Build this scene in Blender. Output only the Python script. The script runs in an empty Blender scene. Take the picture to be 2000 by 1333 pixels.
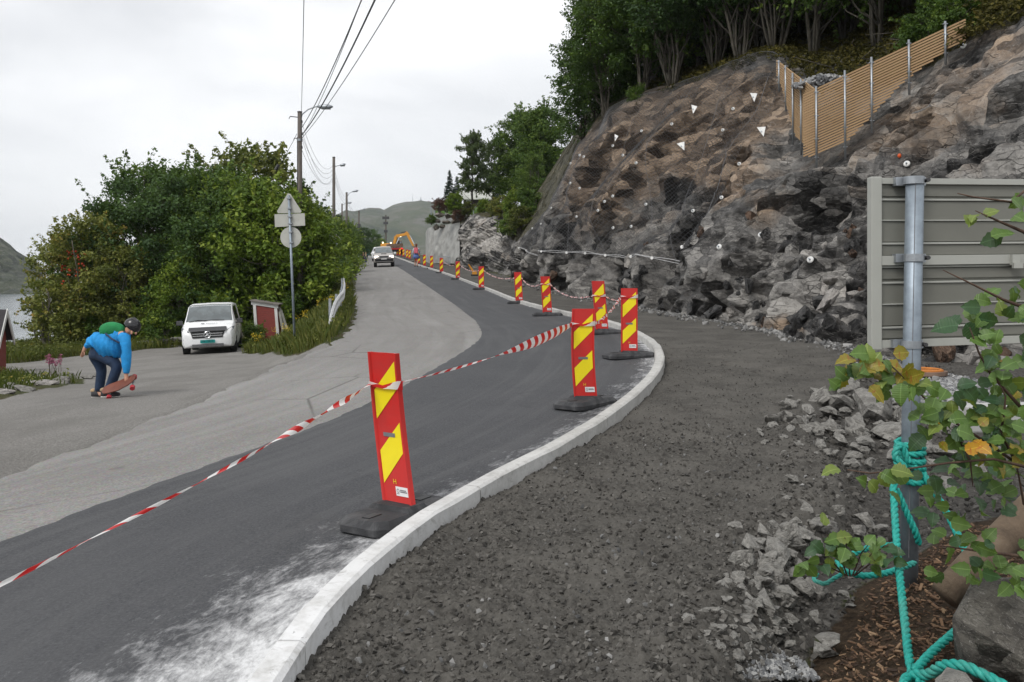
import bpy, bmesh, math, random
import numpy as np
from mathutils import Vector, Matrix, Euler

random.seed(7)
rng = np.random.default_rng(7)
SC = bpy.context.scene
COL = SC.collection
R_ = math.radians

# ------------------------------------------------------------------ camera
F = 1700.0                 # focal length in photograph pixels (2000 wide)
HZ = 550.0                 # pixel row of the horizon
cam_d = bpy.data.cameras.new('camera')
cam = bpy.data.objects.new('camera', cam_d)
COL.objects.link(cam)
cam.location = (0, 0, 0)   # the eye is the origin, the road is about 1.6 m below
cam.rotation_euler = (R_(90), 0, 0)
cam_d.sensor_width = 36.0
cam_d.lens = 36.0 * F / 2000.0
cam_d.shift_y = -(1333 / 2 - HZ) / 2000.0
cam_d.clip_start = 0.05
cam_d.clip_end = 30000
SC.camera = cam

# ------------------------------------------------------------------ overcast sky
SUN_EL, SUN_AZ = R_(48), R_(215)
w = bpy.data.worlds.new('World')
SC.world = w
w.use_nodes = True
nt = w.node_tree
nt.nodes.clear()
def wn(t, **k):
    n = nt.nodes.new(t)
    for a, b in k.items():
        setattr(n, a, b)
    return n
sky = wn('ShaderNodeTexSky', sky_type='NISHITA', sun_disc=False, sun_elevation=SUN_EL, sun_rotation=SUN_AZ)
bg1 = wn('ShaderNodeBackground'); bg1.inputs[1].default_value = 0.10
nt.links.new(sky.outputs[0], bg1.inputs[0])
tc = wn('ShaderNodeTexCoord')
mp = wn('ShaderNodeMapping'); mp.inputs['Scale'].default_value = (1.0, 1.0, 2.6)
nt.links.new(tc.outputs['Generated'], mp.inputs[0])
nz = wn('ShaderNodeTexNoise'); nz.inputs['Scale'].default_value = 2.3; nz.inputs['Detail'].default_value = 5; nz.inputs['Roughness'].default_value = .5
nz.inputs['Distortion'].default_value = .35
nt.links.new(mp.outputs[0], nz.inputs[0])
rp = wn('ShaderNodeValToRGB')
rp.color_ramp.elements[0].position = .36; rp.color_ramp.elements[0].color = (.68, .69, .71, 1)
rp.color_ramp.elements[1].position = .62; rp.color_ramp.elements[1].color = (.95, .953, .962, 1)
nt.links.new(nz.outputs[0], rp.inputs[0])
bg2 = wn('ShaderNodeBackground'); bg2.inputs[1].default_value = 1.0
nt.links.new(rp.outputs[0], bg2.inputs[0])
mx = wn('ShaderNodeMixShader'); mx.inputs[0].default_value = .93
nt.links.new(bg1.outputs[0], mx.inputs[1]); nt.links.new(bg2.outputs[0], mx.inputs[2])
ow = wn('ShaderNodeOutputWorld'); nt.links.new(mx.outputs[0], ow.inputs[0])

sl = bpy.data.lights.new('sun', 'SUN'); sl.energy = 1.5; sl.angle = R_(22); sl.color = (1.0, .965, .92)
sun = bpy.data.objects.new('sun', sl); COL.objects.link(sun)
sd = Vector((math.sin(SUN_AZ) * math.cos(SUN_EL), math.cos(SUN_AZ) * math.cos(SUN_EL), math.sin(SUN_EL)))
sun.rotation_euler = sd.to_track_quat('Z', 'Y').to_euler()
sun.location = (-20, -20, 40)

vs = SC.view_settings
SC.display_settings.display_device = 'sRGB'
vs.view_transform = 'Standard'; vs.look = 'None'; vs.exposure = 0.34; vs.gamma = 1.0; vs.use_curve_mapping = False
SC.render.engine = 'CYCLES'
SC.cycles.use_denoising = True
SC.cycles.max_bounces = 6; SC.cycles.diffuse_bounces = 3; SC.cycles.glossy_bounces = 3
SC.cycles.transmission_bounces = 4; SC.cycles.transparent_max_bounces = 8; SC.cycles.volume_bounces = 0
SC.cycles.use_adaptive_sampling = True

# ------------------------------------------------------------------ numpy noise
def _h(ix, iy, iz, seed):
    h = (ix.astype(np.int64) * 374761393 + iy.astype(np.int64) * 668265263 + iz.astype(np.int64) * 2147483647 + seed * 974634541) & 0xffffffff
    h = ((h ^ (h >> 13)) * 1274126177) & 0xffffffff
    h = ((h ^ (h >> 16)) * 2246822519) & 0xffffffff
    h = h ^ (h >> 15)
    return (h & 0xffffff).astype(np.float64) / 0x1000000
def vnoise(p, seed=0):
    p = np.asarray(p, float)
    i = np.floor(p).astype(np.int64); f = p - i; f = f * f * (3 - 2 * f)
    r = 0
    for a in (0, 1):
        for b in (0, 1):
            for c in (0, 1):
                wgt = (f[:, 0] if a else 1 - f[:, 0]) * (f[:, 1] if b else 1 - f[:, 1]) * (f[:, 2] if c else 1 - f[:, 2])
                r = r + wgt * _h(i[:, 0] + a, i[:, 1] + b, i[:, 2] + c, seed)
    return r * 2 - 1
def fbm(p, o=4, seed=0, g=.5):
    p = np.asarray(p, float); r = 0; a = 1.0; t = 0
    for k in range(o):
        r = r + a * vnoise(p * (2.03 ** k) + 7.3 * k, seed + k); t += a; a *= g
    return r / t
def worley(p, seed=0):
    """F1, F2, three hashes of the nearest cell and the vector to its centre"""
    p = np.asarray(p, float); i = np.floor(p).astype(np.int64)
    n = len(p); f1 = np.full(n, 9.); f2 = np.full(n, 9.); cid = np.zeros((n, 3), np.int64); vec = np.zeros((n, 3))
    for a in (-1, 0, 1):
        for b in (-1, 0, 1):
            for c in (-1, 0, 1):
                q = i + np.array([a, b, c])
                ctr = np.stack([q[:, 0] + _h(q[:, 0], q[:, 1], q[:, 2], seed), q[:, 1] + _h(q[:, 0], q[:, 1], q[:, 2], seed + 1), q[:, 2] + _h(q[:, 0], q[:, 1], q[:, 2], seed + 2)], 1)
                dv = p - ctr; d = np.sqrt((dv ** 2).sum(1))
                m = d < f1
                f2 = np.where(m, f1, np.minimum(f2, d)); f1 = np.where(m, d, f1)
                cid[m] = q[m]; vec[m] = dv[m]
    hs = np.stack([_h(cid[:, 0], cid[:, 1], cid[:, 2], seed + 10 + k) for k in range(4)], 1)
    return f1, f2, hs, vec
def facets(p, seed=0, k=16.):
    """fractured-rock relief: tilted planes cell by cell, blended over a narrow edge"""
    p = np.asarray(p, float); i = np.floor(p).astype(np.int64); n = len(p)
    num = np.zeros(n); den = np.zeros(n)
    for a in (-1, 0, 1):
        for b in (-1, 0, 1):
            for c in (-1, 0, 1):
                q = i + np.array([a, b, c]); h = [_h(q[:, 0], q[:, 1], q[:, 2], seed + j) for j in range(7)]
                dv_ = p - np.stack([q[:, j] + h[j] for j in range(3)], 1)
                w_ = np.exp(-k * (dv_ ** 2).sum(1)) + 1e-12
                num += w_ * ((h[3] - .5) + 1.9 * (dv_[:, 0] * (h[4] - .5) + dv_[:, 1] * (h[5] - .5) + dv_[:, 2] * (h[6] - .5))); den += w_
    return num / den
def sst(a, b, x):
    t = np.clip((np.asarray(x, float) - a) / (b - a), 0, 1)
    return t * t * (3 - 2 * t)
class Curve1:
    """smooth interpolation y(x) through points (Catmull-Rom tangents)"""
    def __init__(s, pts):
        a = np.array(sorted(pts), float); s.x, s.y = a[:, 0], a[:, 1]
        d = np.diff(s.y) / np.diff(s.x)
        m = np.concatenate([[d[0]], (d[:-1] * np.diff(s.x)[1:] + d[1:] * np.diff(s.x)[:-1]) / (np.diff(s.x)[1:] + np.diff(s.x)[:-1]), [d[-1]]])
        s.m = m
    def __call__(s, x):
        x = np.asarray(x, float); k = np.clip(np.searchsorted(s.x, x) - 1, 0, len(s.x) - 2)
        h = s.x[k + 1] - s.x[k]; t = (x - s.x[k]) / h
        lo, hi = t < 0, t > 1; tt = np.clip(t, 0, 1)
        r = (2 * tt**3 - 3 * tt**2 + 1) * s.y[k] + (tt**3 - 2 * tt**2 + tt) * h * s.m[k] + (-2 * tt**3 + 3 * tt**2) * s.y[k + 1] + (tt**3 - tt**2) * h * s.m[k + 1]
        r = np.where(lo, s.y[k] + t * h * s.m[k], r)
        return np.where(hi, s.y[k + 1] + (t - 1) * h * s.m[k + 1], r)

def P(u, v, Y):
    """the point seen at photograph pixel (u, v) at distance Y"""
    return Vector(((u - 1000) / F * Y, Y, (HZ - v) / F * Y))

# ------------------------------------------------------------------ mesh helpers
class MB:
    def __init__(s): s.v = []; s.f = []
    def add(s, v, f):
        o = len(s.v); s.v += [tuple(a) for a in v]; s.f += [tuple(i + o for i in q) for q in f]; return s
    def box(s, c, d, rot=None, taper=1.0):
        x, y, z = d[0] / 2, d[1] / 2, d[2] / 2
        vs_ = [Vector((sx * x * (taper if sz > 0 else 1), sy * y * (taper if sz > 0 else 1), sz * z)) for sz in (-1, 1) for sy in (-1, 1) for sx in (-1, 1)]
        m = rot if rot is not None else Matrix.Identity(3)
        c = Vector(c)
        return s.add([m @ a + c for a in vs_], [(0, 2, 3, 1), (4, 5, 7, 6), (0, 1, 5, 4), (2, 6, 7, 3), (0, 4, 6, 2), (1, 3, 7, 5)])
    def tube(s, pts, r, n=8, cap=True):
        pts = [Vector(p) for p in pts]; k = len(pts)
        rs = r if hasattr(r, '__len__') else [r] * k
        vs_, fs = [], []
        up = None
        for i, p in enumerate(pts):
            t = (pts[min(i + 1, k - 1)] - pts[max(i - 1, 0)]).normalized()
            if up is None:
                up = Vector((0, 0, 1)) if abs(t.z) < .9 else Vector((1, 0, 0))
            a = (up - t * up.dot(t))
            a = a.normalized() if a.length > 1e-6 else t.orthogonal().normalized()
            up = a; b = t.cross(a)
            for j in range(n):
                an = 2 * math.pi * j / n
                vs_.append(p + (a * math.cos(an) + b * math.sin(an)) * rs[i])
        for i in range(k - 1):
            for j in range(n):
                fs.append((i * n + j, i * n + (j + 1) % n, (i + 1) * n + (j + 1) % n, (i + 1) * n + j))
        if cap:
            fs.append(tuple(range(n - 1, -1, -1))); fs.append(tuple((k - 1) * n + j for j in range(n)))
        return s.add(vs_, fs)
    def prism(s, poly, depth, M):
        """polygon in local xy, thick along local z, placed by 4x4 matrix M"""
        n = len(poly)
        vs_ = [M @ Vector((x, y, -depth / 2)) for x, y in poly] + [M @ Vector((x, y, depth / 2)) for x, y in poly]
        return s.add(vs_, [tuple(range(n - 1, -1, -1)), tuple(range(n, 2 * n))] + [(i, (i + 1) % n, n + (i + 1) % n, n + i) for i in range(n)])
    def disc(s, c, axis, r, h, n=16, r2=None):
        c = Vector(c); axis = Vector(axis).normalized()
        return s.tube([c - axis * h / 2, c + axis * h / 2], [r, r if r2 is None else r2], n)
    def sphere(s, c, r, nu=12, nv=8, M=None):
        c = Vector(c); r = r if hasattr(r, '__len__') else (r, r, r)
        vs_, fs = [], []
        for i in range(nv + 1):
            th = math.pi * i / nv
            for j in range(nu):
                ph = 2 * math.pi * j / nu
                p = Vector((r[0] * math.sin(th) * math.cos(ph), r[1] * math.sin(th) * math.sin(ph), r[2] * math.cos(th)))
                vs_.append((M @ p if M is not None else p) + c)
        for i in range(nv):
            for j in range(nu):
                fs.append((i * nu + j, (i + 1) * nu + j, (i + 1) * nu + (j + 1) % nu, i * nu + (j + 1) % nu))
        return s.add(vs_, fs)
    def mesh(s, name, mat=None, smooth=False):
        me = bpy.data.meshes.new(name); me.from_pydata(s.v, [], s.f); me.validate()
        if mat: me.materials.append(mat)
        if smooth: me.polygons.foreach_set('use_smooth', [True] * len(me.polygons))
        me.update(); return me
    def build(s, name, mat, parent=None, smooth=False, bevel=0, **tags):
        me = s.mesh(name, mat, smooth)
        if bevel:
            b = bmesh.new(); b.from_mesh(me)
            bmesh.ops.remove_doubles(b, verts=b.verts, dist=1e-5)
            es = [e for e in b.edges if len(e.link_faces) == 2 and e.calc_face_angle(0) > .6]
            bmesh.ops.bevel(b, geom=es, offset=bevel, segments=2, profile=.6, affect='EDGES', clamp_overlap=True)
            b.to_mesh(me); b.free()
        return link(me, name, parent, **tags)
def link(data, name, parent=None, loc=None, rot=None, scale=None, **tags):
    o = bpy.data.objects.new(name, data); COL.objects.link(o)
    if parent is not None: o.parent = parent
    if loc is not None: o.location = loc
    if rot is not None: o.rotation_euler = rot
    if scale is not None: o.scale = (scale,) * 3 if not hasattr(scale, '__len__') else scale
    tag(o, **tags); return o
def tag(o, label=None, cat=None, group=None, kind=None):
    if label: o['label'] = label
    if cat: o['category'] = cat
    if group: o['group'] = group
    if kind: o['kind'] = kind
    return o
def empty(name, loc=(0, 0, 0), rz=0, rot=None, **tags):
    o = bpy.data.objects.new(name, None); COL.objects.link(o); o.empty_display_size = .2
    o.location = loc; o.rotation_euler = rot if rot is not None else (0, 0, rz)
    return tag(o, **tags)
def copy_tree(o, parent=None):
    c = o.copy(); COL.objects.link(c); c.parent = parent
    for ch in list(o.children): copy_tree(ch, c)
    return c
def grid_mesh(name, V, mat, smooth=True, uv=None, attrs=None):
    """V is (rows, cols, 3); uv (rows, cols, 2); attrs name -> (rows, cols)"""
    V = np.asarray(V, float); r, c = V.shape[:2]
    me = bpy.data.meshes.new(name)
    i = np.arange(r * c).reshape(r, c)
    q = np.stack([i[:-1, :-1], i[:-1, 1:], i[1:, 1:], i[1:, :-1]], -1).reshape(-1, 4)
    me.vertices.add(r * c); me.vertices.foreach_set('co', V.reshape(-1))
    me.loops.add(q.size); me.loops.foreach_set('vertex_index', q.reshape(-1).astype(np.int32))
    me.polygons.add(len(q)); me.polygons.foreach_set('loop_start', np.arange(0, q.size, 4, dtype=np.int32))
    me.polygons.foreach_set('use_smooth', np.full(len(q), smooth))
    me.update(calc_edges=True)
    if uv is not None:
        l = me.uv_layers.new(name='UVMap'); l.data.foreach_set('uv', np.asarray(uv, float).reshape(-1, 2)[q.reshape(-1)].reshape(-1))
    for k, a in (attrs or {}).items():
        at = me.attributes.new(k, 'FLOAT', 'POINT'); at.data.foreach_set('value', np.asarray(a, float).reshape(-1))
    if mat: me.materials.append(mat)
    return me
def soup_mesh(name, V, mat, tris=False, rnd=None, smooth=False):
    """V (n, k, 3): n separate polygons of k corners; rnd: a value for each polygon"""
    V = np.asarray(V, float); n, k = V.shape[:2]
    me = bpy.data.meshes.new(name)
    me.vertices.add(n * k); me.vertices.foreach_set('co', V.reshape(-1))
    me.loops.add(n * k); me.loops.foreach_set('vertex_index', np.arange(n * k, dtype=np.int32))
    me.polygons.add(n); me.polygons.foreach_set('loop_start', np.arange(0, n * k, k, dtype=np.int32))
    me.polygons.foreach_set('use_smooth', np.full(n, smooth))
    me.update(calc_edges=True)
    if rnd is not None:
        at = me.attributes.new('rnd', 'FLOAT', 'FACE'); at.data.foreach_set('value', np.asarray(rnd, float))
    if mat: me.materials.append(mat)
    return me
def inst_mesh(name, base_v, base_f, pos, scl, rots, mat, rnd=True, smooth=False):
    """many small solids joined into one mesh; base_f must all have the same corner count"""
    base_v = np.asarray(base_v, float); base_f = np.asarray(base_f)
    n = len(pos); nv = len(base_v)
    V = np.einsum('nij,vj->nvi', rots, base_v) * np.asarray(scl)[:, None, None] + np.asarray(pos)[:, None, :]
    Fq = (base_f[None] + (np.arange(n) * nv)[:, None, None]).reshape(-1, base_f.shape[1])
    me = bpy.data.meshes.new(name)
    me.vertices.add(n * nv); me.vertices.foreach_set('co', V.reshape(-1))
    me.loops.add(Fq.size); me.loops.foreach_set('vertex_index', Fq.reshape(-1).astype(np.int32))
    me.polygons.add(len(Fq)); me.polygons.foreach_set('loop_start', np.arange(0, Fq.size, base_f.shape[1], dtype=np.int32))
    me.polygons.foreach_set('use_smooth', np.full(len(Fq), smooth))
    me.update(calc_edges=True)
    if rnd:
        at = me.attributes.new('rnd', 'FLOAT', 'FACE'); at.data.foreach_set('value', np.repeat(rng.random(n), len(base_f)))
    me.materials.append(mat); return me
def rand_rots(n):
    q = rng.normal(size=(n, 4)); q /= np.linalg.norm(q, axis=1)[:, None]
    a, b, c, d = q.T
    return np.stack([np.stack([1 - 2 * (c*c + d*d), 2 * (b*c - a*d), 2 * (b*d + a*c)], -1), np.stack([2 * (b*c + a*d), 1 - 2 * (b*b + d*d), 2 * (c*d - a*b)], -1), np.stack([2 * (b*d - a*c), 2 * (c*d + a*b), 1 - 2 * (b*b + c*c)], -1)], 1)
def loft(name, sections, mat, parent=None, closed=True, cap=True, smooth=True, **tags):
    """rings of equal length joined along"""
    n = len(sections[0]); m = MB(); v = [p for s_ in sections for p in s_]; f = []
    for i in range(len(sections) - 1):
        for j in range(n if closed else n - 1):
            f.append((i * n + j, i * n + (j + 1) % n, (i + 1) * n + (j + 1) % n, (i + 1) * n + j))
    if cap:
        f.append(tuple(range(n - 1, -1, -1))); f.append(tuple((len(sections) - 1) * n + j for j in range(n)))
    m.add(v, f); return m.build(name, mat, parent, smooth, **tags)
def text_mesh(body, size, mat, name, parent, M):
    c = bpy.data.curves.new(name, 'FONT'); c.body = body; c.size = size; c.align_x = 'CENTER'; c.align_y = 'CENTER'; c.extrude = .0004
    o = bpy.data.objects.new(name, c); COL.objects.link(o)
    dg = bpy.context.evaluated_depsgraph_get(); dg.update()
    me = bpy.data.meshes.new_from_object(o.evaluated_get(dg)); bpy.data.objects.remove(o); bpy.data.curves.remove(c)
    me.materials.clear(); me.materials.append(mat); me.transform(M)
    return link(me, name, parent)
def skin_mesh(pts, edges, radii, sub=2, root=0):
    me = bpy.data.meshes.new('skin'); me.from_pydata([tuple(p) for p in pts], edges, [])
    o = bpy.data.objects.new('skin', me); COL.objects.link(o)
    m = o.modifiers.new('s', 'SKIN'); m.use_smooth_shade = True
    for i, s_ in enumerate(me.skin_vertices[0].data):
        r = radii[i]; s_.radius = (r, r) if not hasattr(r, '__len__') else r
        s_.use_root = (i == root)
    sb = o.modifiers.new('u', 'SUBSURF'); sb.levels = sub; sb.render_levels = sub
    dg = bpy.context.evaluated_depsgraph_get(); dg.update()
    out = bpy.data.meshes.new_from_object(o.evaluated_get(dg))
    bpy.data.objects.remove(o); bpy.data.meshes.remove(me)
    out.polygons.foreach_set('use_smooth', [True] * len(out.polygons)); return out
# ------------------------------------------------------------------ materials
class NT:
    def __init__(s, name):
        s.m = bpy.data.materials.new(name); s.m.use_nodes = True; s.t = s.m.node_tree
        s.b = s.t.nodes['Principled BSDF']; s.out = s.t.nodes['Material Output']
    def n(s, t, **k):
        x = s.t.nodes.new(t)
        for a, b in k.items(): setattr(x, a, b)
        return x
    def l(s, a, b): s.t.links.new(a, b)
    def set(s, sock, v):
        if hasattr(v, 'is_output') or hasattr(v, 'links'): s.l(v, sock)
        else: sock.default_value = v
    def coord(s, kind='Object', scale=None):
        c = s.n('ShaderNodeTexCoord').outputs[kind]
        if scale is None: return c
        m = s.n('ShaderNodeMapping'); m.inputs['Scale'].default_value = scale if hasattr(scale, '__len__') else (scale,) * 3
        s.l(c, m.inputs[0]); return m.outputs[0]
    def noise(s, vec, scale, detail=4, rough=.55, dist=0):
        x = s.n('ShaderNodeTexNoise'); s.l(vec, x.inputs['Vector'])
        x.inputs['Scale'].default_value = scale; x.inputs['Detail'].default_value = detail; x.inputs['Roughness'].default_value = rough; x.inputs['Distortion'].default_value = dist
        return x.outputs[0]
    def voro(s, vec, scale, feature='F1', out='Distance'):
        x = s.n('ShaderNodeTexVoronoi', feature=feature); s.l(vec, x.inputs['Vector']); x.inputs['Scale'].default_value = scale
        return x.outputs[out]
    def attr(s, name, out='Fac'):
        return s.n('ShaderNodeAttribute', attribute_name=name).outputs[out]
    def math(s, op, a, b=None, clamp=False):
        x = s.n('ShaderNodeMath', operation=op, use_clamp=clamp); s.set(x.inputs[0], a)
        if b is not None: s.set(x.inputs[1], b)
        return x.outputs[0]
    def ramp(s, fac, stops, interp='LINEAR'):
        x = s.n('ShaderNodeValToRGB'); cr = x.color_ramp; cr.interpolation = interp
        while len(cr.elements) < len(stops): cr.elements.new(.5)
        for e, (p, c) in zip(cr.elements, stops):
            e.position = p; e.color = (*c, 1) if hasattr(c, '__len__') else (c, c, c, 1)
        s.l(fac, x.inputs[0]); return x.outputs[0]
    def mix(s, fac, a, b, mode='MIX'):
        x = s.n('ShaderNodeMix', data_type='RGBA', blend_type=mode)
        s.set(x.inputs[0], fac)
        for sock, v in ((x.inputs[6], a), (x.inputs[7], b)):
            if hasattr(v, 'links'): s.l(v, sock)
            else: sock.default_value = (*v, 1)
        return x.outputs[2]
    def col(s, c): s.set(s.b.inputs['Base Color'], c if hasattr(c, 'links') else (*c, 1))
    def bump(s, h, strength=.3, dist=.02, prev=None):
        x = s.n('ShaderNodeBump'); x.inputs['Strength'].default_value = strength; x.inputs['Distance'].default_value = dist
        s.l(h, x.inputs['Height'])
        if prev is not None: s.l(prev, x.inputs['Normal'])
        s.l(x.outputs[0], s.b.inputs['Normal']); return x.outputs[0]
    def p(s, **k):
        for a, b in k.items(): s.set(s.b.inputs[a.replace('_', ' ')], b)
        return s
def mat(name, c, rough=.55, var=.12, scale=6., bump=0., bscale=60., metal=0., dirt=None, spec=.4):
    """plain surface with slight mottling, wear and relief"""
    t = NT(name); v = t.coord('Object')
    f = t.noise(v, scale, 5, .6)
    a = tuple(max(0, x * (1 - var)) for x in c); b = tuple(min(1, x * (1 + var)) for x in c)
    cc = t.mix(t.ramp(f, [(.3, 0.), (.7, 1.)]), a, b)
    if dirt is not None:
        g = t.ramp(t.noise(v, scale * .6, 6, .7, .6), [(.5, 0.), (.72, 1.)])
        cc = t.mix(t.math('MULTIPLY', g, dirt[1]), cc, dirt[0])
    t.col(cc); t.p(Roughness=rough, Metallic=metal)
    t.b.inputs['Specular IOR Level'].default_value = spec
    if bump: t.bump(t.noise(v, bscale, 4, .6), bump, .01)
    return t.m
def leaf_mat(name, stops, trans=.28, rough=.5, obj_var=.25):
    """foliage: hue differs leaf by leaf and clump by clump; some light passes through"""
    t = NT(name)
    r = t.attr('rnd'); v = t.coord('Object')
    n1 = t.noise(v, .9, 3)
    oi = t.n('ShaderNodeObjectInfo').outputs['Random']
    f = t.math('ADD', t.math('MULTIPLY', r, .55), t.math('MULTIPLY', n1, .45))
    f = t.math('ADD', f, t.math('MULTIPLY', t.math('SUBTRACT', oi, .5), obj_var))
    c = t.ramp(f, stops)
    d = t.b; t.l(c, d.inputs['Base Color']); d.inputs['Roughness'].default_value = rough; d.inputs['Specular IOR Level'].default_value = .25
    tr = t.n('ShaderNodeBsdfTranslucent'); t.l(t.mix(.5, c, (.12, .18, .02)), tr.inputs[0])
    mx_ = t.n('ShaderNodeMixShader'); mx_.inputs[0].default_value = trans
    t.l(d.outputs[0], mx_.inputs[1]); t.l(tr.outputs[0], mx_.inputs[2]); t.l(mx_.outputs[0], t.out.inputs[0])
    return t.m
def rnd_mat(name, stops, rough=.8, bump=0., bscale=80.):
    """a heap of small pieces: colour differs piece by piece"""
    t = NT(name); v = t.coord('Object')
    f = t.math('ADD', t.math('MULTIPLY', t.attr('rnd'), .75), t.math('MULTIPLY', t.noise(v, 12, 4), .25))
    t.col(t.ramp(f, stops)); t.p(Roughness=rough)
    if bump: t.bump(t.noise(v, bscale, 4, .6), bump, .01)
    return t.m

M = {}
# --- asphalt
def asphalt_old():
    t = NT('old_asphalt'); v = t.coord('Object'); uv = t.coord('UV')
    fine = t.noise(v, 55, 4, .7); mid = t.noise(v, 1.1, 5, .6, .3); long_ = t.noise(t.coord('UV', (1.6, .12, 1)), 1.6, 5, .6, .4)
    c = t.ramp(fine, [(.3, (.15, .145, .138)), (.55, (.265, .258, .248)), (.78, (.39, .38, .368))])
    c = t.mix(t.ramp(mid, [(.4, 0.), (.7, .45)]), c, (.19, .182, .172))
    c = t.mix(t.ramp(long_, [(.5, 0.), (.68, .5)]), c, (.17, .163, .155))
    wp = t.noise(t.coord('UV', (1.0, .06, 1)), 2.3, 4, .6, .2); c = t.mix(t.ramp(wp, [(.52, 0.), (.70, .45)]), c, (.33, .325, .315)); c = t.mix(t.ramp(t.noise(v, 3.2, 6, .72, .8), [(.62, 0.), (.70, .6)]), c, (.12, .116, .11))
    spk = t.voro(v, 42, 'F1', 'Color'); c = t.mix(.16, c, t.mix(1., (.24, .23, .215), spk, 'MULTIPLY'), 'MIX')
    ck = t.voro(t.mix(.12, v, t.n('ShaderNodeTexNoise').outputs['Color']), .55, 'DISTANCE_TO_EDGE')
    crack = t.math('MULTIPLY', t.ramp(ck, [(.0, 1.), (.012, 0.)]), t.ramp(t.noise(v, .35, 3), [(.5, 0.), (.6, .7)]))
    c = t.mix(crack, c, (.06, .056, .05))
    t.col(c); t.p(Roughness=.9); t.b.inputs['Specular IOR Level'].default_value = .25
    b1 = t.bump(fine, .35, .012); t.bump(crack, .5, -.01, b1)
    return t.m
M['asphalt_old'] = asphalt_old()
def asphalt_new():
    t = NT('new_asphalt'); v = t.coord('Object'); uv = t.coord('UV')
    fine = t.noise(v, 60, 4, .75); mid = t.noise(v, .9, 4, .6)
    c = t.ramp(fine, [(.3, (.026, .027, .030)), (.55, (.064, .066, .071)), (.8, (.125, .127, .132))])
    c = t.mix(t.ramp(mid, [(.4, 0.), (.7, .4)]), c, (.085, .086, .09))
    trk = t.noise(t.coord('UV', (2.2, .10, 1)), 2.0, 5, .6, .3); c = t.mix(t.ramp(trk, [(.48, 0.), (.70, .5)]), c, (.105, .106, .108)); c = t.mix(t.ramp(t.noise(v, 2.6, 6, .7, .6), [(.60, 0.), (.70, .45)]), c, (.035, .036, .039))
    sep = t.n('ShaderNodeSeparateXYZ'); t.l(uv, sep.inputs[0])
    d, y = sep.outputs[0], sep.outputs[1]
    # lime dust spilled along the kerb: densest where the kerb was cut, thinning away from it
    near = t.math('MULTIPLY', t.attr('lime'), 1.0)
    st = t.noise(t.coord('UV', (1.5, 1.0, 1)), 2.6, 8, .72, .6)
    st2 = t.noise(t.coord('UV', (3.0, 1.2, 1)), 9.0, 6, .75, .4)
    m = t.math('ADD', t.math('MULTIPLY', st, .6), t.math('MULTIPLY', st2, .4))
    m = t.math('ADD', m, t.math('SUBTRACT', t.math('MULTIPLY', near, .62), .46))
    mask = t.ramp(m, [(.28, 0.), (.36, .22), (.43, .55), (.52, 1.)])
    c = t.mix(t.math('MULTIPLY', mask, t.ramp(near, [(.0, 0.), (.08, 1.)])), c, (.66, .665, .67))
    t.col(c); t.p(Roughness=t.ramp(mask, [(0., .78), (1., .95)])); t.b.inputs['Specular IOR Level'].default_value = .3
    t.bump(fine, .4, .012); return t.m
M['asphalt_new'] = asphalt_new()
def kerb_mat():
    t = NT('kerb_concrete'); v = t.coord('Object')
    a = t.noise(v, 3, 6, .7, .4); b = t.noise(v, 34, 5, .65)
    c = t.ramp(a, [(.3, (.36, .355, .335)), (.6, (.50, .495, .475)), (.8, (.58, .575, .555))])
    c = t.mix(t.ramp(b, [(.3, .5), (.5, 0.)]), c, (.30, .295, .275))
    sep = t.n('ShaderNodeSeparateXYZ'); t.l(v, sep.inputs[0])
    lime = t.ramp(t.math('MULTIPLY', sep.outputs[1], .1), [(.36, 1.), (.75, .0)])
    c = t.mix(t.math('MULTIPLY', lime, t.ramp(t.noise(v, 5, 5, .7), [(.32, .25), (.55, .9)])), c, (.74, .745, .75))
    c = t.mix(t.ramp(t.noise(v, 7, 6, .75, .8), [(.56, 0.), (.70, .55)]), c, (.20, .19, .17)); c = t.mix(t.ramp(t.noise(v, 30, 4, .7), [(.66, 0.), (.72, .7)]), c, (.10, .095, .085))
    t.col(c); t.p(Roughness=.9); t.bump(b, .25, .008); return t.m
M['kerb'] = kerb_mat()
def soil():
    t = NT('dark_soil'); v = t.coord('Object')
    a = t.noise(v, 1.3, 5, .6); b = t.noise(v, 45, 5, .7); f = t.noise(v, 140, 3, .7)
    c = t.ramp(b, [(.28, (.026, .0245, .022)), (.52, (.074, .070, .063)), (.74, (.14, .133, .12))])
    c = t.mix(t.ramp(a, [(.38, 0.), (.66, .7)]), c, (.122, .115, .103)); c = t.mix(t.ramp(t.noise(v, 3.5, 5, .7, .5), [(.54, 0.), (.68, .6)]), c, (.035, .032, .029))
    t.col(c); t.p(Roughness=.95); t.b.inputs['Specular IOR Level'].default_value = .2
    p_ = t.bump(b, .6, .014); t.bump(f, .5, .005, p_); return t.m
M['soil'] = soil()
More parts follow.
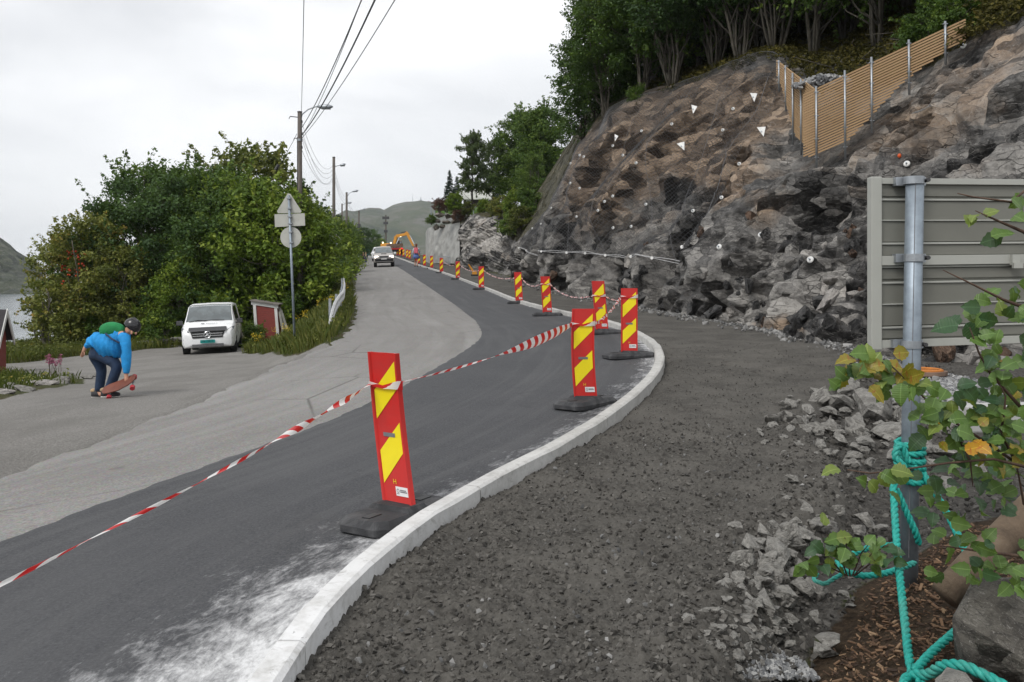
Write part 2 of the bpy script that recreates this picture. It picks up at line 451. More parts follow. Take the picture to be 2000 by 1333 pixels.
def ground():
    t = NT('ground'); v = t.coord('Object')
    a = t.noise(v, .8, 5, .6); b = t.noise(v, 24, 5, .7)
    earth = t.ramp(b, [(.3, (.020, .022, .008)), (.5, (.045, .055, .016)), (.75, (.085, .10, .030))])
    earth = t.mix(t.ramp(a, [(.45, 0.), (.65, .7)]), earth, (.075, .055, .03))
    gr = t.ramp(t.noise(v, 40, 5, .75), [(.3, (.135, .13, .12)), (.55, (.26, .25, .235)), (.75, (.37, .36, .345))])
    gr = t.mix(t.ramp(t.noise(t.coord('Object', (.8, .35, 1)), .9, 5, .65, .4), [(.42, 0.), (.62, .65)]), gr, (.165, .158, .146))
    e = t.math('ADD', t.attr('gravel'), t.math('MULTIPLY', t.math('SUBTRACT', t.noise(v, 5, 5, .7), .5), .5))
    c = t.mix(t.ramp(e, [(.46, 0.), (.54, 1.)]), earth, gr)
    d = t.math('ADD', t.attr('dirt'), t.math('MULTIPLY', t.math('SUBTRACT', t.noise(v, 6, 5, .7), .5), .5))
    dk = t.ramp(b, [(.3, (.020, .014, .009)), (.55, (.055, .038, .024)), (.75, (.10, .075, .05))])
    c = t.mix(t.ramp(d, [(.46, 0.), (.54, 1.)]), c, dk)
    so = t.math('ADD', t.attr('soil'), t.math('MULTIPLY', t.math('SUBTRACT', t.noise(v, 5, 5, .7), .5), .5))
    c = t.mix(t.ramp(so, [(.46, 0.), (.54, 1.)]), c, t.ramp(b, [(.28, (.030, .028, .025)), (.52, (.085, .08, .073)), (.74, (.16, .153, .14))]))
    t.col(c); t.p(Roughness=.95); t.b.inputs['Specular IOR Level'].default_value = .2
    t.bump(b, .8, .05); return t.m
M['ground'] = ground()
def rock(name, stops, rust=None, pale=None, sc=1.0, rel=1.0, dip=35.):
    """fractured rock: tilted facets block by block, cracks, veins, rust and quartz"""
    t = NT(name); v = t.coord('Object')
    def mapped(rot, scale):
        m = t.n('ShaderNodeMapping'); m.inputs['Rotation'].default_value = tuple(R_(x) for x in rot); m.inputs['Scale'].default_value = scale; t.l(v, m.inputs[0]); return m.outputs[0]
    wv = t.n('ShaderNodeTexNoise'); t.l(v, wv.inputs['Vector']); wv.inputs['Scale'].default_value = 1.6 * sc; wv.inputs['Detail'].default_value = 3
    def warped(vec, amt):
        x = t.n('ShaderNodeVectorMath', operation='SCALE'); t.l(wv.outputs['Color'], x.inputs[0]); x.inputs['Scale'].default_value = amt
        y = t.n('ShaderNodeVectorMath', operation='ADD'); t.l(vec, y.inputs[0]); t.l(x.outputs[0], y.inputs[1]); return y.outputs[0]
    def cells(vec, scale, amp):
        x = t.n('ShaderNodeTexVoronoi'); t.l(vec, x.inputs['Vector']); x.inputs['Scale'].default_value = scale
        d = t.n('ShaderNodeVectorMath', operation='SUBTRACT'); t.l(vec, d.inputs[0]); t.l(x.outputs['Position'], d.inputs[1])
        c = t.n('ShaderNodeVectorMath', operation='SUBTRACT'); t.l(x.outputs['Color'], c.inputs[0]); c.inputs[1].default_value = (.5, .5, .5)
        q = t.n('ShaderNodeVectorMath', operation='DOT_PRODUCT'); t.l(d.outputs[0], q.inputs[0]); t.l(c.outputs[0], q.inputs[1])
        sp = t.n('ShaderNodeSeparateColor'); t.l(x.outputs['Color'], sp.inputs[0])
        h = t.math('ADD', t.math('MULTIPLY', q.outputs['Value'], 2.4 * amp), t.math('MULTIPLY', sp.outputs[0], .22 * amp / scale)); return h, sp.outputs[1]
    sv = mapped((dip, dip * .45, 0), (.75, .55, 1.5)); sw = warped(sv, .35 / sc)
    h1, r1 = cells(sw, .95 * sc, .9); h2, r2 = cells(sw, 2.6 * sc, .8); h3, r3 = cells(warped(sv, .2 / sc), 7.5 * sc, .8)
    brk = t.ramp(t.noise(v, .8 * sc, 4, .6), [(.42, .12), (.62, 1.)])
    b = t.noise(v, 7 * sc, 6, .7, .3); f = t.noise(v, 40 * sc, 4, .7)
    st_ = t.noise(sv, 3.0 * sc, 8, .72, .5)
    tone = t.math('ADD', t.math('ADD', t.math('MULTIPLY', r1, .22), t.math('MULTIPLY', r2, .17)), t.math('ADD', t.math('MULTIPLY', st_, .40), t.math('MULTIPLY', b, .26)))
    c = t.ramp(tone, stops)
    if rust is not None:
        r = t.math('ADD', t.attr('rust'), t.math('MULTIPLY', t.math('SUBTRACT', t.math('ADD', t.math('MULTIPLY', r1, .3), t.math('MULTIPLY', t.noise(v, 1.3 * sc, 6, .7, .5), .7)), .5), 1.1))
        rc = t.ramp(t.math('ADD', t.math('MULTIPLY', r2, .5), t.math('MULTIPLY', b, .5)), [(.22, rust[0]), (.5, rust[1]), (.75, rust[2])])
        c = t.mix(t.ramp(r, [(.30, 0.), (.62, .9)]), c, rc)
    if pale is not None:
        p_ = t.math('ADD', t.attr('pale'), t.math('MULTIPLY', t.math('SUBTRACT', t.math('ADD', t.math('MULTIPLY', r2, .45), t.math('MULTIPLY', t.noise(v, 2.6 * sc, 7, .72, .9), .55)), .5), 1.1))
        c = t.mix(t.ramp(p_, [(.36, 0.), (.55, .85)]), c, t.ramp(b, [(.3, tuple(x * .5 for x in pale)), (.6, pale)]))
        mo = t.math('ADD', t.attr('moss'), t.math('MULTIPLY', t.math('SUBTRACT', t.noise(v, 1.6, 6, .7), .5), .8))
        mc = t.ramp(t.noise(v, 14, 5, .7), [(.3, (.012, .010, .005)), (.5, (.045, .040, .012)), (.75, (.10, .085, .022))])
        c = t.mix(t.ramp(mo, [(.45, 0.), (.58, 1.)]), c, mc)
    vein = t.ramp(t.noise(sv, 2.2 * sc, 3, .5, 1.8), [(.49, 0.), (.5, .5), (.51, 0.)]); c = t.mix(vein, c, (.42, .40, .37))
    ck = t.n('ShaderNodeTexVoronoi', feature='DISTANCE_TO_EDGE'); t.l(sw, ck.inputs['Vector']); ck.inputs['Scale'].default_value = 2.6 * sc
    c = t.mix(t.math('MULTIPLY', t.ramp(ck.outputs['Distance'], [(0., .6), (.020, 0.)]), brk), c, (.014, .013, .012))
    ck2 = t.n('ShaderNodeTexVoronoi', feature='DISTANCE_TO_EDGE'); t.l(warped(mapped((dip + 8, dip * .4, 15), (1.1, .45, 2.4)), .3 / sc), ck2.inputs['Vector']); ck2.inputs['Scale'].default_value = 3.6 * sc
    thin = t.math('MULTIPLY', t.ramp(ck2.outputs['Distance'], [(0., 1.), (.045, 0.)]), t.ramp(t.noise(v, 1.7 * sc, 4, .6), [(.45, 0.), (.6, .85)]))
    c = t.mix(thin, c, (.012, .011, .011))
    pit = t.noise(v, 17 * sc, 6, .75, .4); c = t.mix(t.ramp(pit, [(.30, .75), (.45, 0.)]), c, (.02, .019, .018)); c = t.mix(t.ramp(pit, [(.58, 0.), (.75, .4)]), c, (.42, .40, .37))
    t.col(c); t.p(Roughness=.8); t.b.inputs['Specular IOR Level'].default_value = .4
    hh = t.math('ADD', t.math('ADD', h1, t.math('MULTIPLY', h2, .6)), t.math('MULTIPLY', t.math('MULTIPLY', h3, .75), brk))
    hh = t.math('ADD', hh, t.math('ADD', t.math('MULTIPLY', b, .07 / sc), t.math('MULTIPLY', f, .014 / sc)))
    hh = t.math('SUBTRACT', hh, t.math('MULTIPLY', thin, .05 / sc))
    t.bump(hh, min(1., .95 * rel), 1.0); return t.m
M['cliff'] = rock('cliff_rock', [(.32, (.032, .031, .031)), (.44, (.090, .087, .084)), (.55, (.175, .168, .158)), (.72, (.37, .355, .33))],
                  ((.075, .052, .036), (.205, .145, .098), (.42, .31, .215)), (.56, .53, .49))
M['rubble'] = rock('rubble_stone', [(.3, (.115, .11, .10)), (.5, (.205, .198, .182)), (.75, (.32, .31, .285))], sc=3.0, rel=.5)
M['boulder'] = rock('boulder_stone', [(.3, (.035, .032, .028)), (.5, (.085, .078, .066)), (.75, (.15, .14, .12))], sc=2.5, rel=.4)
M['rock_dark'] = rock('dark_rock', [(.3, (.018, .018, .020)), (.48, (.06, .06, .061)), (.62, (.13, .127, .124)), (.8, (.24, .23, .22))], sc=1.8)
M['rock_rust'] = rock('rusty_rock', [(.3, (.06, .035, .022)), (.5, (.16, .092, .058)), (.75, (.28, .19, .13))], sc=1.8)
M['rock_pale'] = rock('pale_rock', [(.3, (.20, .19, .175)), (.5, (.34, .32, .30)), (.75, (.50, .47, .43))], sc=1.6, rel=.7)
M['shore'] = rock('shore_hill', [(.3, (.012, .018, .008)), (.5, (.030, .042, .018)), (.62, (.05, .06, .028)), (.8, (.16, .15, .13))], sc=.12)
M['wallstone'] = rock('wall_stone', [(.3, (.11, .095, .075)), (.5, (.21, .185, .15)), (.75, (.33, .30, .255))], sc=1.6, rel=.6)
M['concrete_wall'] = mat('sprayed_concrete', (.33, .33, .315), .9, .22, 1.2, .5, 9., dirt=((.16, .16, .15), .6))
M['concrete'] = mat('plain_concrete', (.42, .42, .41), .88, .12, 4, .2, 40)
# --- foliage
M['leaf_mid'] = leaf_mat('leaves_mid', [(.2, (0.026, 0.057, 0.011)), (.5, (0.074, 0.136, 0.023)), (.75, (0.164, 0.236, 0.040)), (.95, (0.286, 0.337, 0.065))])
M['leaf_dark'] = leaf_mat('leaves_dark', [(.2, (0.019, 0.043, 0.014)), (.5, (0.048, 0.096, 0.027)), (.8, (0.105, 0.178, 0.043))])
M['leaf_lime'] = leaf_mat('leaves_lime', [(.2, (0.058, 0.104, 0.012)), (.5, (0.134, 0.211, 0.024)), (.8, (0.270, 0.336, 0.045))])
M['leaf_olive'] = leaf_mat('leaves_olive', [(.2, (0.058, 0.074, 0.015)), (.5, (0.136, 0.160, 0.033)), (.72, (0.241, 0.246, 0.051)), (.92, (0.418, 0.246, 0.055))])
M['leaf_birch'] = leaf_mat('leaves_birch', [(.2, (0.033, 0.054, 0.021)), (.5, (0.075, 0.112, 0.039)), (.8, (0.143, 0.180, 0.068))])
M['needles'] = leaf_mat('fir_needles', [(.2, (0.012, 0.024, 0.018)), (.5, (0.030, 0.054, 0.036)), (.8, (0.060, 0.093, 0.060))], trans=.1)
M['grass'] = leaf_mat('grass_blades', [(.15, (.035, .058, .010)), (.45, (.085, .115, .022)), (.7, (.16, .165, .04)), (.95, (.26, .22, .09))])
M['moss'] = leaf_mat('moss_tufts', [(.2, (.022, .022, .006)), (.5, (.062, .056, .012)), (.75, (.11, .092, .018)), (.95, (.13, .075, .02))], trans=.1, rough=.9)
M['flower_yellow'] = leaf_mat('goldenrod', [(.2, (.42, .28, .012)), (.8, (.62, .46, .03))], trans=.2)
M['flower_pink'] = leaf_mat('fireweed', [(.2, (.32, .08, .16)), (.8, (.50, .20, .30))], trans=.2)
M['berry'] = mat('rowan_berry', (.42, .05, .01), .4, .2)
M['heather'] = leaf_mat('heather', [(.2, (.06, .03, .022)), (.6, (.14, .07, .05)), (.9, (.12, .11, .04))], trans=.1)
def bark(name, a, b, c3, sc=(7, 7, 1.6)):
    t = NT(name); v = t.coord('Object', sc); n = t.noise(v, 2.2, 6, .7, .5)
    t.col(t.ramp(n, [(.3, a), (.52, b), (.75, c3)])); t.p(Roughness=.9); t.bump(n, .6, .02); return t.m
M['bark'] = bark('bark_grey', (.035, .030, .022), (.095, .085, .066), (.19, .175, .145))
M['bark_dark'] = bark('bark_dark', (.022, .018, .013), (.055, .045, .034), (.10, .085, .066))
M['bark_log'] = bark('bark_log', (.070, .050, .034), (.135, .098, .066), (.20, .155, .108), (3, 3, 3))
M['twig'] = bark('twig_bark', (.035, .020, .014), (.085, .050, .034), (.15, .10, .07))
M['pole_wood'] = bark('pole_wood', (.055, .048, .042), (.115, .10, .088), (.19, .17, .15), (9, 9, .7))
# --- made things
def paint(name, c, rough=.35, wear=None, grime=.25):
    t = NT(name); v = t.coord('Object')
    g = t.ramp(t.noise(v, 3.5, 6, .7, .4), [(.42, 0.), (.75, 1.)])
    cc = t.mix(t.math('MULTIPLY', g, grime), c, tuple(x * .62 + .02 for x in c))
    if wear is not None:
        cc = t.mix(t.ramp(t.noise(v, 11, 6, .75, .8), [(.66, 0.), (.70, .8)]), cc, wear)
    t.col(cc); t.p(Roughness=t.ramp(g, [(0., rough), (1., min(1, rough + .25))])); t.bump(t.noise(v, 90, 3), .05, .003); return t.m
M['red'] = paint('signal_red', (.54, .016, .012), .4, (.30, .035, .022), .5)
M['yellow'] = paint('signal_yellow', (.84, .69, .004), .35, (.66, .52, .05), .25)
M['rubber'] = mat('recycled_rubber', (.036, .037, .040), .8, .3, 9, .4, 70, dirt=((.20, .20, .20), .35))
M['white_label'] = mat('white_label', (.72, .72, .72), .45, .06)
M['print_grey'] = mat('grey_print', (.16, .16, .17), .6, .1)
M['letter_yellow'] = mat('yellow_letter', (.75, .55, .02), .5, .1)
M['galv'] = mat('galvanised_steel', (.36, .385, .41), .45, .16, 14, .08, 90, .75)
M['galv_pole'] = mat('galvanised_pole', (.27, .315, .36), .5, .18, 16, .06, 120, .55)
M['alu'] = mat('aluminium_sheet', (.19, .19, .165), .5, .08, 3, .04, 60, .3)  # grey-green sheet, darkened further to paint in the shade of the channel recesses
M['alu_light'] = mat('aluminium_frame', (.40, .405, .37), .5, .06, 3, .04, 60, .2)
M['sign_back'] = mat('sign_back', (.46, .46, .42), .5, .08, 4, .03, 40, .25, dirt=((.25, .25, .21), .3))
M['wire'] = mat('netting_wire', (.15, .153, .16), .5, .2, 5, 0, 1, .3)
M['cable'] = mat('steel_cable', (.50, .50, .50), .45, .2, 20, 0, 1, .3)
M['plate_white'] = mat('anchor_white', (.72, .72, .70), .5, .12)
M['line_wire'] = mat('overhead_wire', (.05, .05, .055), .6, .1)
M['orange'] = mat('orange_marker', (.65, .10, .02), .5, .1)
def timber():
    t = NT('larch_slat'); oi = t.n('ShaderNodeObjectInfo').outputs['Random']; v = t.coord('Object', (1.2, 22, 22))
    n = t.noise(v, 1.6, 5, .65, .6)
    c = t.ramp(n, [(.3, (.25, .155, .075)), (.55, (.40, .265, .14)), (.8, (.50, .355, .205))])
    c = t.mix(t.math('MULTIPLY', oi, .35), c, (.30, .18, .085))
    t.col(c); t.p(Roughness=.75); t.bump(n, .2, .005); return t.m
M['timber'] = timber()
def boards(name, c, n=9.):
    t = NT(name); v = t.coord('Object'); g = t.noise(t.coord('Object', (2, 2, 14)), 3, 5, .7)
    t.col(t.mix(t.ramp(g, [(.3, 0.), (.7, 1.)]), tuple(x * .7 for x in c), tuple(min(1, x * 1.2) for x in c))); t.p(Roughness=.7); t.bump(g, .3, .008); return t.m
M['barn_red'] = boards('barn_red', (.215, .036, .026))
M['white_wood'] = mat('white_wood', (.62, .62, .60), .6, .1, 4, .1, 30, dirt=((.35, .35, .32), .4))
M['brown_wood'] = boards('brown_wood', (.036, .022, .020))
M['roof_dark'] = mat('roof_felt', (.04, .037, .04), .85, .2, 5, .2, 50)
M['roof_light'] = mat('roof_sheet', (.40, .41, .37), .7, .2, 2, .1, 20)
M['roof_grey'] = mat('roof_board_grey', (.18, .165, .15), .8, .2, 4, .2, 40)
M['old_plank'] = mat('weathered_plank', (.24, .24, .21), .8, .25, 5, .2, 30)
M['teal'] = mat('teal_fence', (.022, .075, .088), .6, .12)
M['white_rail'] = mat('white_rail', (.62, .63, .63), .45, .1, 4, .05, 40, .15, dirt=((.35, .34, .31), .4))
M['car_white'] = paint('car_white', (.80, .81, .815), .2, None, .05)
M['car_silver'] = paint('car_silver', (.40, .375, .35), .28, None, .15)
M['black_plastic'] = mat('black_plastic', (.016, .016, .017), .5, .2)
M['dark_grey'] = mat('dark_grey_plastic', (.055, .055, .058), .5, .15)
M['tyre'] = mat('tyre', (.016, .016, .016), .85, .25, 12, .2, 60)
M['rim'] = mat('wheel_rim', (.30, .30, .31), .4, .15, 6, 0, 1, .6)
M['chrome'] = mat('chrome', (.62, .63, .64), .18, .08, 6, 0, 1, .9)
M['lens'] = mat('headlamp_glass', (.07, .075, .085), .1, .2, 30, 0, 1, 0, spec=.7)
M['plate_green'] = mat('green_number_plate', (.0, .22, .21), .45, .08)
M['plate_blank'] = mat('white_number_plate', (.62, .62, .61), .45, .08)
def glass(name, c, rough=.04):
    t = NT(name); v = t.coord('Object')
    t.col(t.mix(t.ramp(t.noise(v, 2.5, 3), [(.4, 0.), (.6, 1.)]), c, tuple(x * .6 for x in c)))
    t.p(Roughness=rough); t.b.inputs['Specular IOR Level'].default_value = .9; t.b.inputs['Coat Weight'].default_value = .6; t.b.inputs['Coat Roughness'].default_value = .03; return t.m
M['windscreen'] = glass('windscreen', (.10, .125, .13))
M['glass_dark'] = glass('dark_glass', (.012, .012, .016))
def lamp_mat(name, c, s):
    t = NT(name); t.col(c); t.set(t.b.inputs['Emission Color'], (*c, 1)); t.b.inputs['Emission Strength'].default_value = s; return t.m
M['lamp_on'] = lamp_mat('headlamp_lit', (1.0, .90, .76), 3.0)
M['beacon_on'] = lamp_mat('work_light', (1.0, .86, .62), 3.0)
M['tail_on'] = lamp_mat('tail_light', (.9, .03, .02), 1.2)
M['digger_yellow'] = paint('digger_yellow', (.62, .27, .025), .4, (.25, .12, .03), .4)
M['truck_red'] = paint('truck_red', (.42, .02, .02), .4, None, .4)
M['rust_steel'] = mat('rusty_steel', (.17, .115, .085), .8, .35, 4, .2, 30)
def water():
    t = NT('fjord_water'); v = t.coord('Object', (.05, .28, 1))
    n = t.noise(v, 1.3, 6, .65, .4); n2 = t.noise(t.coord('Object', (.012, .05, 1)), 1.0, 4, .6)
    t.col(t.mix(t.ramp(n2, [(.4, 0.), (.6, 1.)]), (.075, .095, .11), (.13, .155, .17))); t.p(Roughness=.16); t.bump(n, .5, .5); return t.m
M['water'] = water()
def mountain():
    t = NT('mountain'); v = t.coord('Object')
    a = t.noise(v, .006, 8, .68, .8); b = t.noise(t.coord('Object', (1, 1, 2.2)), .011, 7, .7)
    c = t.ramp(a, [(.34, (.028, .042, .020)), (.5, (.062, .074, .036)), (.62, (.10, .096, .066)), (.75, (.15, .135, .11))])
    c = t.mix(t.ramp(b, [(.52, 0.), (.66, .75)]), c, (.15, .135, .125))
    t.col(c); t.p(Roughness=1.); t.b.inputs['Specular IOR Level'].default_value = .1; t.bump(a, .9, 30.); return t.m
M['mountain'] = mountain()
def chips():
    return rnd_mat('wood_chips', [(.1, (.030, .017, .010)), (.4, (.085, .048, .027)), (.75, (.19, .112, .062)), (.97, (.36, .25, .15))], .85)
M['chips'] = chips()
M['clods'] = rnd_mat('soil_clods', [(.1, (.032, .030, .027)), (.5, (.076, .071, .063)), (.86, (.13, .123, .111)), (.97, (.26, .25, .23))], .95, .5, 90)
M['pebbles'] = rnd_mat('pebbles', [(.1, (.06, .06, .06)), (.5, (.15, .15, .147)), (.9, (.30, .295, .285))], .85, .3, 60)
M['gravel_light'] = rnd_mat('crushed_gravel', [(.1, (.09, .094, .10)), (.5, (.20, .204, .208)), (.9, (.40, .40, .39))], .85)
def rope():
    t = NT('turquoise_rope'); v = t.coord('Object'); n = t.noise(v, 60, 5, .7)
    c = t.ramp(n, [(.3, (.004, .19, .16)), (.6, (.012, .36, .30)), (.8, (.10, .50, .43))])
    c = t.mix(t.ramp(t.noise(v, 4.5, 4), [(.55, 0.), (.8, .35)]), c, (.20, .27, .20)); t.col(c); t.p(Roughness=.6)
    t.bump(t.noise(t.coord('Object', (40, 40, 160)), 2.5, 4), .4, .003); return t.m
M['rope'] = rope()
def tape():
    t = NT('barrier_tape'); uv = t.coord('UV'); s_ = t.n('ShaderNodeSeparateXYZ'); t.l(uv, s_.inputs[0])
    f = t.math('FRACT', t.math('ADD', t.math('MULTIPLY', s_.outputs[0], 5.0), t.math('MULTIPLY', s_.outputs[1], .35)))
    c = t.mix(t.math('GREATER_THAN', f, .5), (.58, .018, .018), (.80, .79, .77)); t.col(c); t.p(Roughness=.35)
    tr = t.n('ShaderNodeBsdfTranslucent'); t.l(c, tr.inputs[0]); m_ = t.n('ShaderNodeMixShader'); m_.inputs[0].default_value = .25
    t.l(t.b.outputs[0], m_.inputs[1]); t.l(tr.outputs[0], m_.inputs[2]); t.l(m_.outputs[0], t.out.inputs[0]); return t.m
M['tape'] = tape()
# people
M['skin'] = mat('skin', (.52, .28, .19), .55, .1, 9)
def cloth(name, c, var=.2, sc=9):
    t = NT(name); v = t.coord('Object'); n = t.noise(v, sc, 4, .6, .6)
    t.col(t.mix(t.ramp(n, [(.35, 0.), (.65, 1.)]), tuple(x * (1 - var) for x in c), tuple(min(1, x * (1 + var)) for x in c))); t.p(Roughness=.8)
    t.bump(n, .6, .03); return t.m
M['jacket_blue'] = cloth('blue_jacket', (.012, .26, .62), .12, 11)
M['jeans'] = cloth('dark_jeans', (.010, .026, .062))
M['bag_green'] = cloth('green_bag', (.008, .19, .055), .15, 7)
M['strap_dark'] = cloth('dark_strap', (.02, .04, .09))
M['helmet'] = mat('helmet_black', (.012, .012, .015), .25, .2, 6, spec=.6)
M['shoe'] = cloth('grey_shoe', (.05, .05, .055)); M['shoe_tan'] = cloth('tan_shoe', (.42, .30, .18)); M['sole'] = mat('white_sole', (.62, .60, .56), .7, .1)
M['deck'] = mat('skateboard_deck', (.17, .055, .035), .5, .3, 5); M['wheel_red'] = mat('urethane_red', (.40, .035, .045), .4, .15)
M['pink'] = cloth('pink_bag', (.62, .13, .17)); M['denim'] = cloth('denim_skirt', (.10, .16, .38)); M['light_top'] = cloth('pale_top', (.42, .46, .50))
M['hair_red'] = mat('auburn_hair', (.11, .035, .014), .6, .3); M['hair_fair'] = mat('fair_hair', (.38, .26, .13), .6, .3); M['coat_dark'] = cloth('dark_coat', (.022, .025, .024)); M['navy'] = cloth('navy_trousers', (.020, .028, .085)); M['scarf'] = cloth('pale_scarf', (.36, .34, .18))
# ------------------------------------------------------------------ lie of the land (metres, eye = 0)
ROAD = Curve1([(-6, -1.85), (0, -1.70), (3, -1.63), (6, -1.53), (10, -1.345), (13.5, -1.165), (18, -1.045), (24, -.92), (31, -.72), (40, -.38), (51, .10), (61, .56), (81, 1.48), (100, 2.55), (113, 3.3), (128, 3.75), (145, 3.7), (200, 3.0), (400, 0)])
KERB = Curve1([(-6, -1.05), (0, -1.16), (2, -1.08), (3.3, -1.006), (3.9, -.97), (4.54, -.855), (5.38, -.60), (6.3, -.20), (7.4, .35), (9.7, 1.28), (12, 1.95), (14, 2.24), (16.5, 2.30), (19.8, 2.08), (24, 1.27), (28.5, .40), (38, -1.0), (51, -3.15), (61, -4.95), (81, -8.9), (113, -16.0), (135, -22), (170, -33), (400, -120)])
KW = .138                                   # kerb width
XF = .03                                    # cross fall of the road, down to the left
EDGE = Curve1([(-6, -4.3), (5, -4.25), (7.4, -4.2), (10, -3.95), (13, -3.78), (16, -3.62), (19, -3.75), (24, -4.4), (31, -5.6), (40, -7.3), (51, -9.2), (61, -10.9), (81, -14.6), (113, -21.9), (135, -28), (170, -39), (400, -126)])
YARD = Curve1([(-6, -1.3), (5, -1.50), (10, -1.58), (13, -1.72), (20, -2.12), (32, -2.68), (40, -2.85), (60, -2.9), (90, -2.4), (140, -1.0), (400, -1)])
PATHR = Curve1([(-6, .25), (3.0, .45), (3.4, .62), (4.25, 1.05), (5.1, 1.5), (6.0, 2.1), (8, 2.55), (10, 3.4), (13, 4.75), (16, 5.2), (20, 4.75), (27, 3.9), (38, 2.2), (50, .3), (61, -1.6), (81, -5.4), (113, -12.5), (135, -18.5), (170, -29), (400, -116)])
def H(x, y):
    """height of the bare ground"""
    x = np.asarray(x, float); y = np.asarray(y, float)
    r = ROAD(y); k = KERB(y); e = EDGE(y)
    road = r - XF * (k - x)
    edge = r - XF * (k - e)
    d = e - x
    xv = np.interp(y, [10, 32, 60], [-4.2, -11.2, -18])
    yz = YARD(y) + .045 * np.clip(x - xv, -12, 9)
    s_ = -x - .16 * np.clip(y - 40, 0, 400)
    yz = yz + sst(38, 44, y) * (.9 * sst(8, 14, s_) * sst(30, 20, s_) if False else 0)
    yz = yz + (-9.5 - yz) * sst(24, 44, s_)
    wd = .5 + 3.0 * sst(12, 30, y)
    left = edge + (yz - edge) * sst(0, 1, np.clip(d / wd, 0, 1) ** 1.0)
    pr = PATHR(y); pth = r + .035
    dr = x - pr
    near = sst(13, 7.5, y)
    right = pth + near * (-.20 * sst(0, .35, dr) + .24 * sst(.45, 1.2, dr)) * sst(7, 5.2, y) - near * .10 * sst(5.2, 7, y) * sst(0, .5, dr)
    z = np.where(x < e, left, np.where(x < k, road, right))
    far = sst(230, 420, y)
    return z * (1 - far) + far * (-9.5 + 12 * sst(-60, 60, x))
def Hs(x, y): return float(H(np.array([x]), np.array([y]))[0])
_YS = np.geomspace(2.0, 420, 5000)
def G(u, v):
    """where the line of sight through a pixel meets the ground"""
    x = (u - 1000) / F * _YS; z = (HZ - v) / F * _YS
    k = np.argmax(H(x, _YS) >= z)
    return Vector((x[k], _YS[k], z[k])) if k > 0 else P(u, v, 60)
def in_poly(x, y, poly):
    poly = np.asarray(poly); r = np.zeros(np.shape(x), bool); n = len(poly)
    for i in range(n):
        x1, y1 = poly[i]; x2, y2 = poly[(i + 1) % n]
        r ^= ((y1 > y) != (y2 > y)) & (x < (x2 - x1) * (y - y1) / (y2 - y1 + 1e-12) + x1)
    return r
def dist_poly(x, y, poly):
    d = np.full(np.shape(x), 1e9); n = len(poly)
    for i in range(n):
        a = np.array(poly[i]); b = np.array(poly[(i + 1) % n]); ab = b - a
        t = np.clip(((x - a[0]) * ab[0] + (y - a[1]) * ab[1]) / (ab @ ab), 0, 1)
        d = np.minimum(d, np.hypot(x - a[0] - t * ab[0], y - a[1] - t * ab[1]))
    return np.where(in_poly(x, y, poly), d, -d)

# ------------------------------------------------------------------ ground sheet
gxy = lambda px: [tuple(G(u, v)[:2]) for u, v in px]
YARD_POLY = [(-3.4, 2), (-3.4, 12)] + [(EDGE(y) + .5, y) for y in (13, 14.5, 16)] + gxy([(556, 696), (520, 690), (470, 690)]) + [tuple(P(552, 0, 36)[:2]), tuple(P(552, 0, 38.5)[:2]), tuple(P(350, 0, 39)[:2]), tuple(P(190, 0, 35.5)[:2]), tuple(P(30, 0, 32)[:2]), (-26, 31), (-26, 28.5)] + gxy([(30, 728), (100, 738), (168, 740), (160, 752), (60, 768), (0, 782)]) + [(-8.5, 11), (-8, 2)]
CHIP_POLY = [(.55, 2.0), (.75, 3.1), (1.15, 3.7), (1.55, 4.35), (2.0, 5.0), (3.2, 5.6), (5.5, 5.5), (5.5, 2.0)]
def growth(a, b, s0, g):
    r = [a]; s_ = s0
    while r[-1] < b: r.append(r[-1] + s_); s_ *= g
    return r
xs = np.array(sorted(set([-x for x in growth(22, 4000, .5, 1.18) if x < 3990] + list(np.arange(-22, 8, .14)) + [x for x in growth(8, 4000, .3, 1.2) if x < 3990])))
ys = np.array([-390, -150, -60, -25, -12, -6, -3, -1, 0, 1] + list(np.geomspace(2, 46, 300)) + growth(46.4, 240, .6, 1.02) + [y for y in growth(246, 5000, 10, 1.25) if y < 5990])
X, Y = np.meshgrid(xs, ys)
Z = H(X, Y)
gm = sst(-.35, .35, dist_poly(X, Y, YARD_POLY)); dm = sst(-.3, .3, dist_poly(X, Y, CHIP_POLY))
pth = ((X > KERB(Y)) & (X < PATHR(Y) + .3))
inside = sst(0, .25, X - EDGE(Y)) * sst(.0, .25, KERB(Y) + .3 - X)
inp = sst(0, .2, X - KERB(Y)) * sst(0, .2, PATHR(Y) + .12 - X)
p3 = np.stack([X, Y, 0 * X], -1).reshape(-1, 3)
lump = fbm(p3 * .9, 4, 3).reshape(X.shape) * .16 + fbm(p3 * 4, 3, 9).reshape(X.shape) * .03
rough_m = (1 - gm) * (1 - inside) * (1 - inp) * sst(0, 2.5, EDGE(Y) - X) * sst(250, 60, np.abs(X)) + .25 * dm + .5 * sst(.1, .4, X - PATHR(Y)) * sst(40, 30, Y)
so_ = sst(-.2, .2, X - PATHR(Y)) * sst(40, 30, Y) * (1 - dm)
me = grid_mesh('ground', np.stack([X, Y, Z - .09 * inside - .14 * inp + lump * np.clip(rough_m, 0, 1) + .015 * gm * fbm(p3 * 2.2, 3, 5).reshape(X.shape)], -1), M['ground'], True, attrs={'gravel': gm, 'dirt': dm, 'soil': so_})
ground_o = link(me, 'ground', kind='structure')
def Gs(x, y): return Hs(x, y)

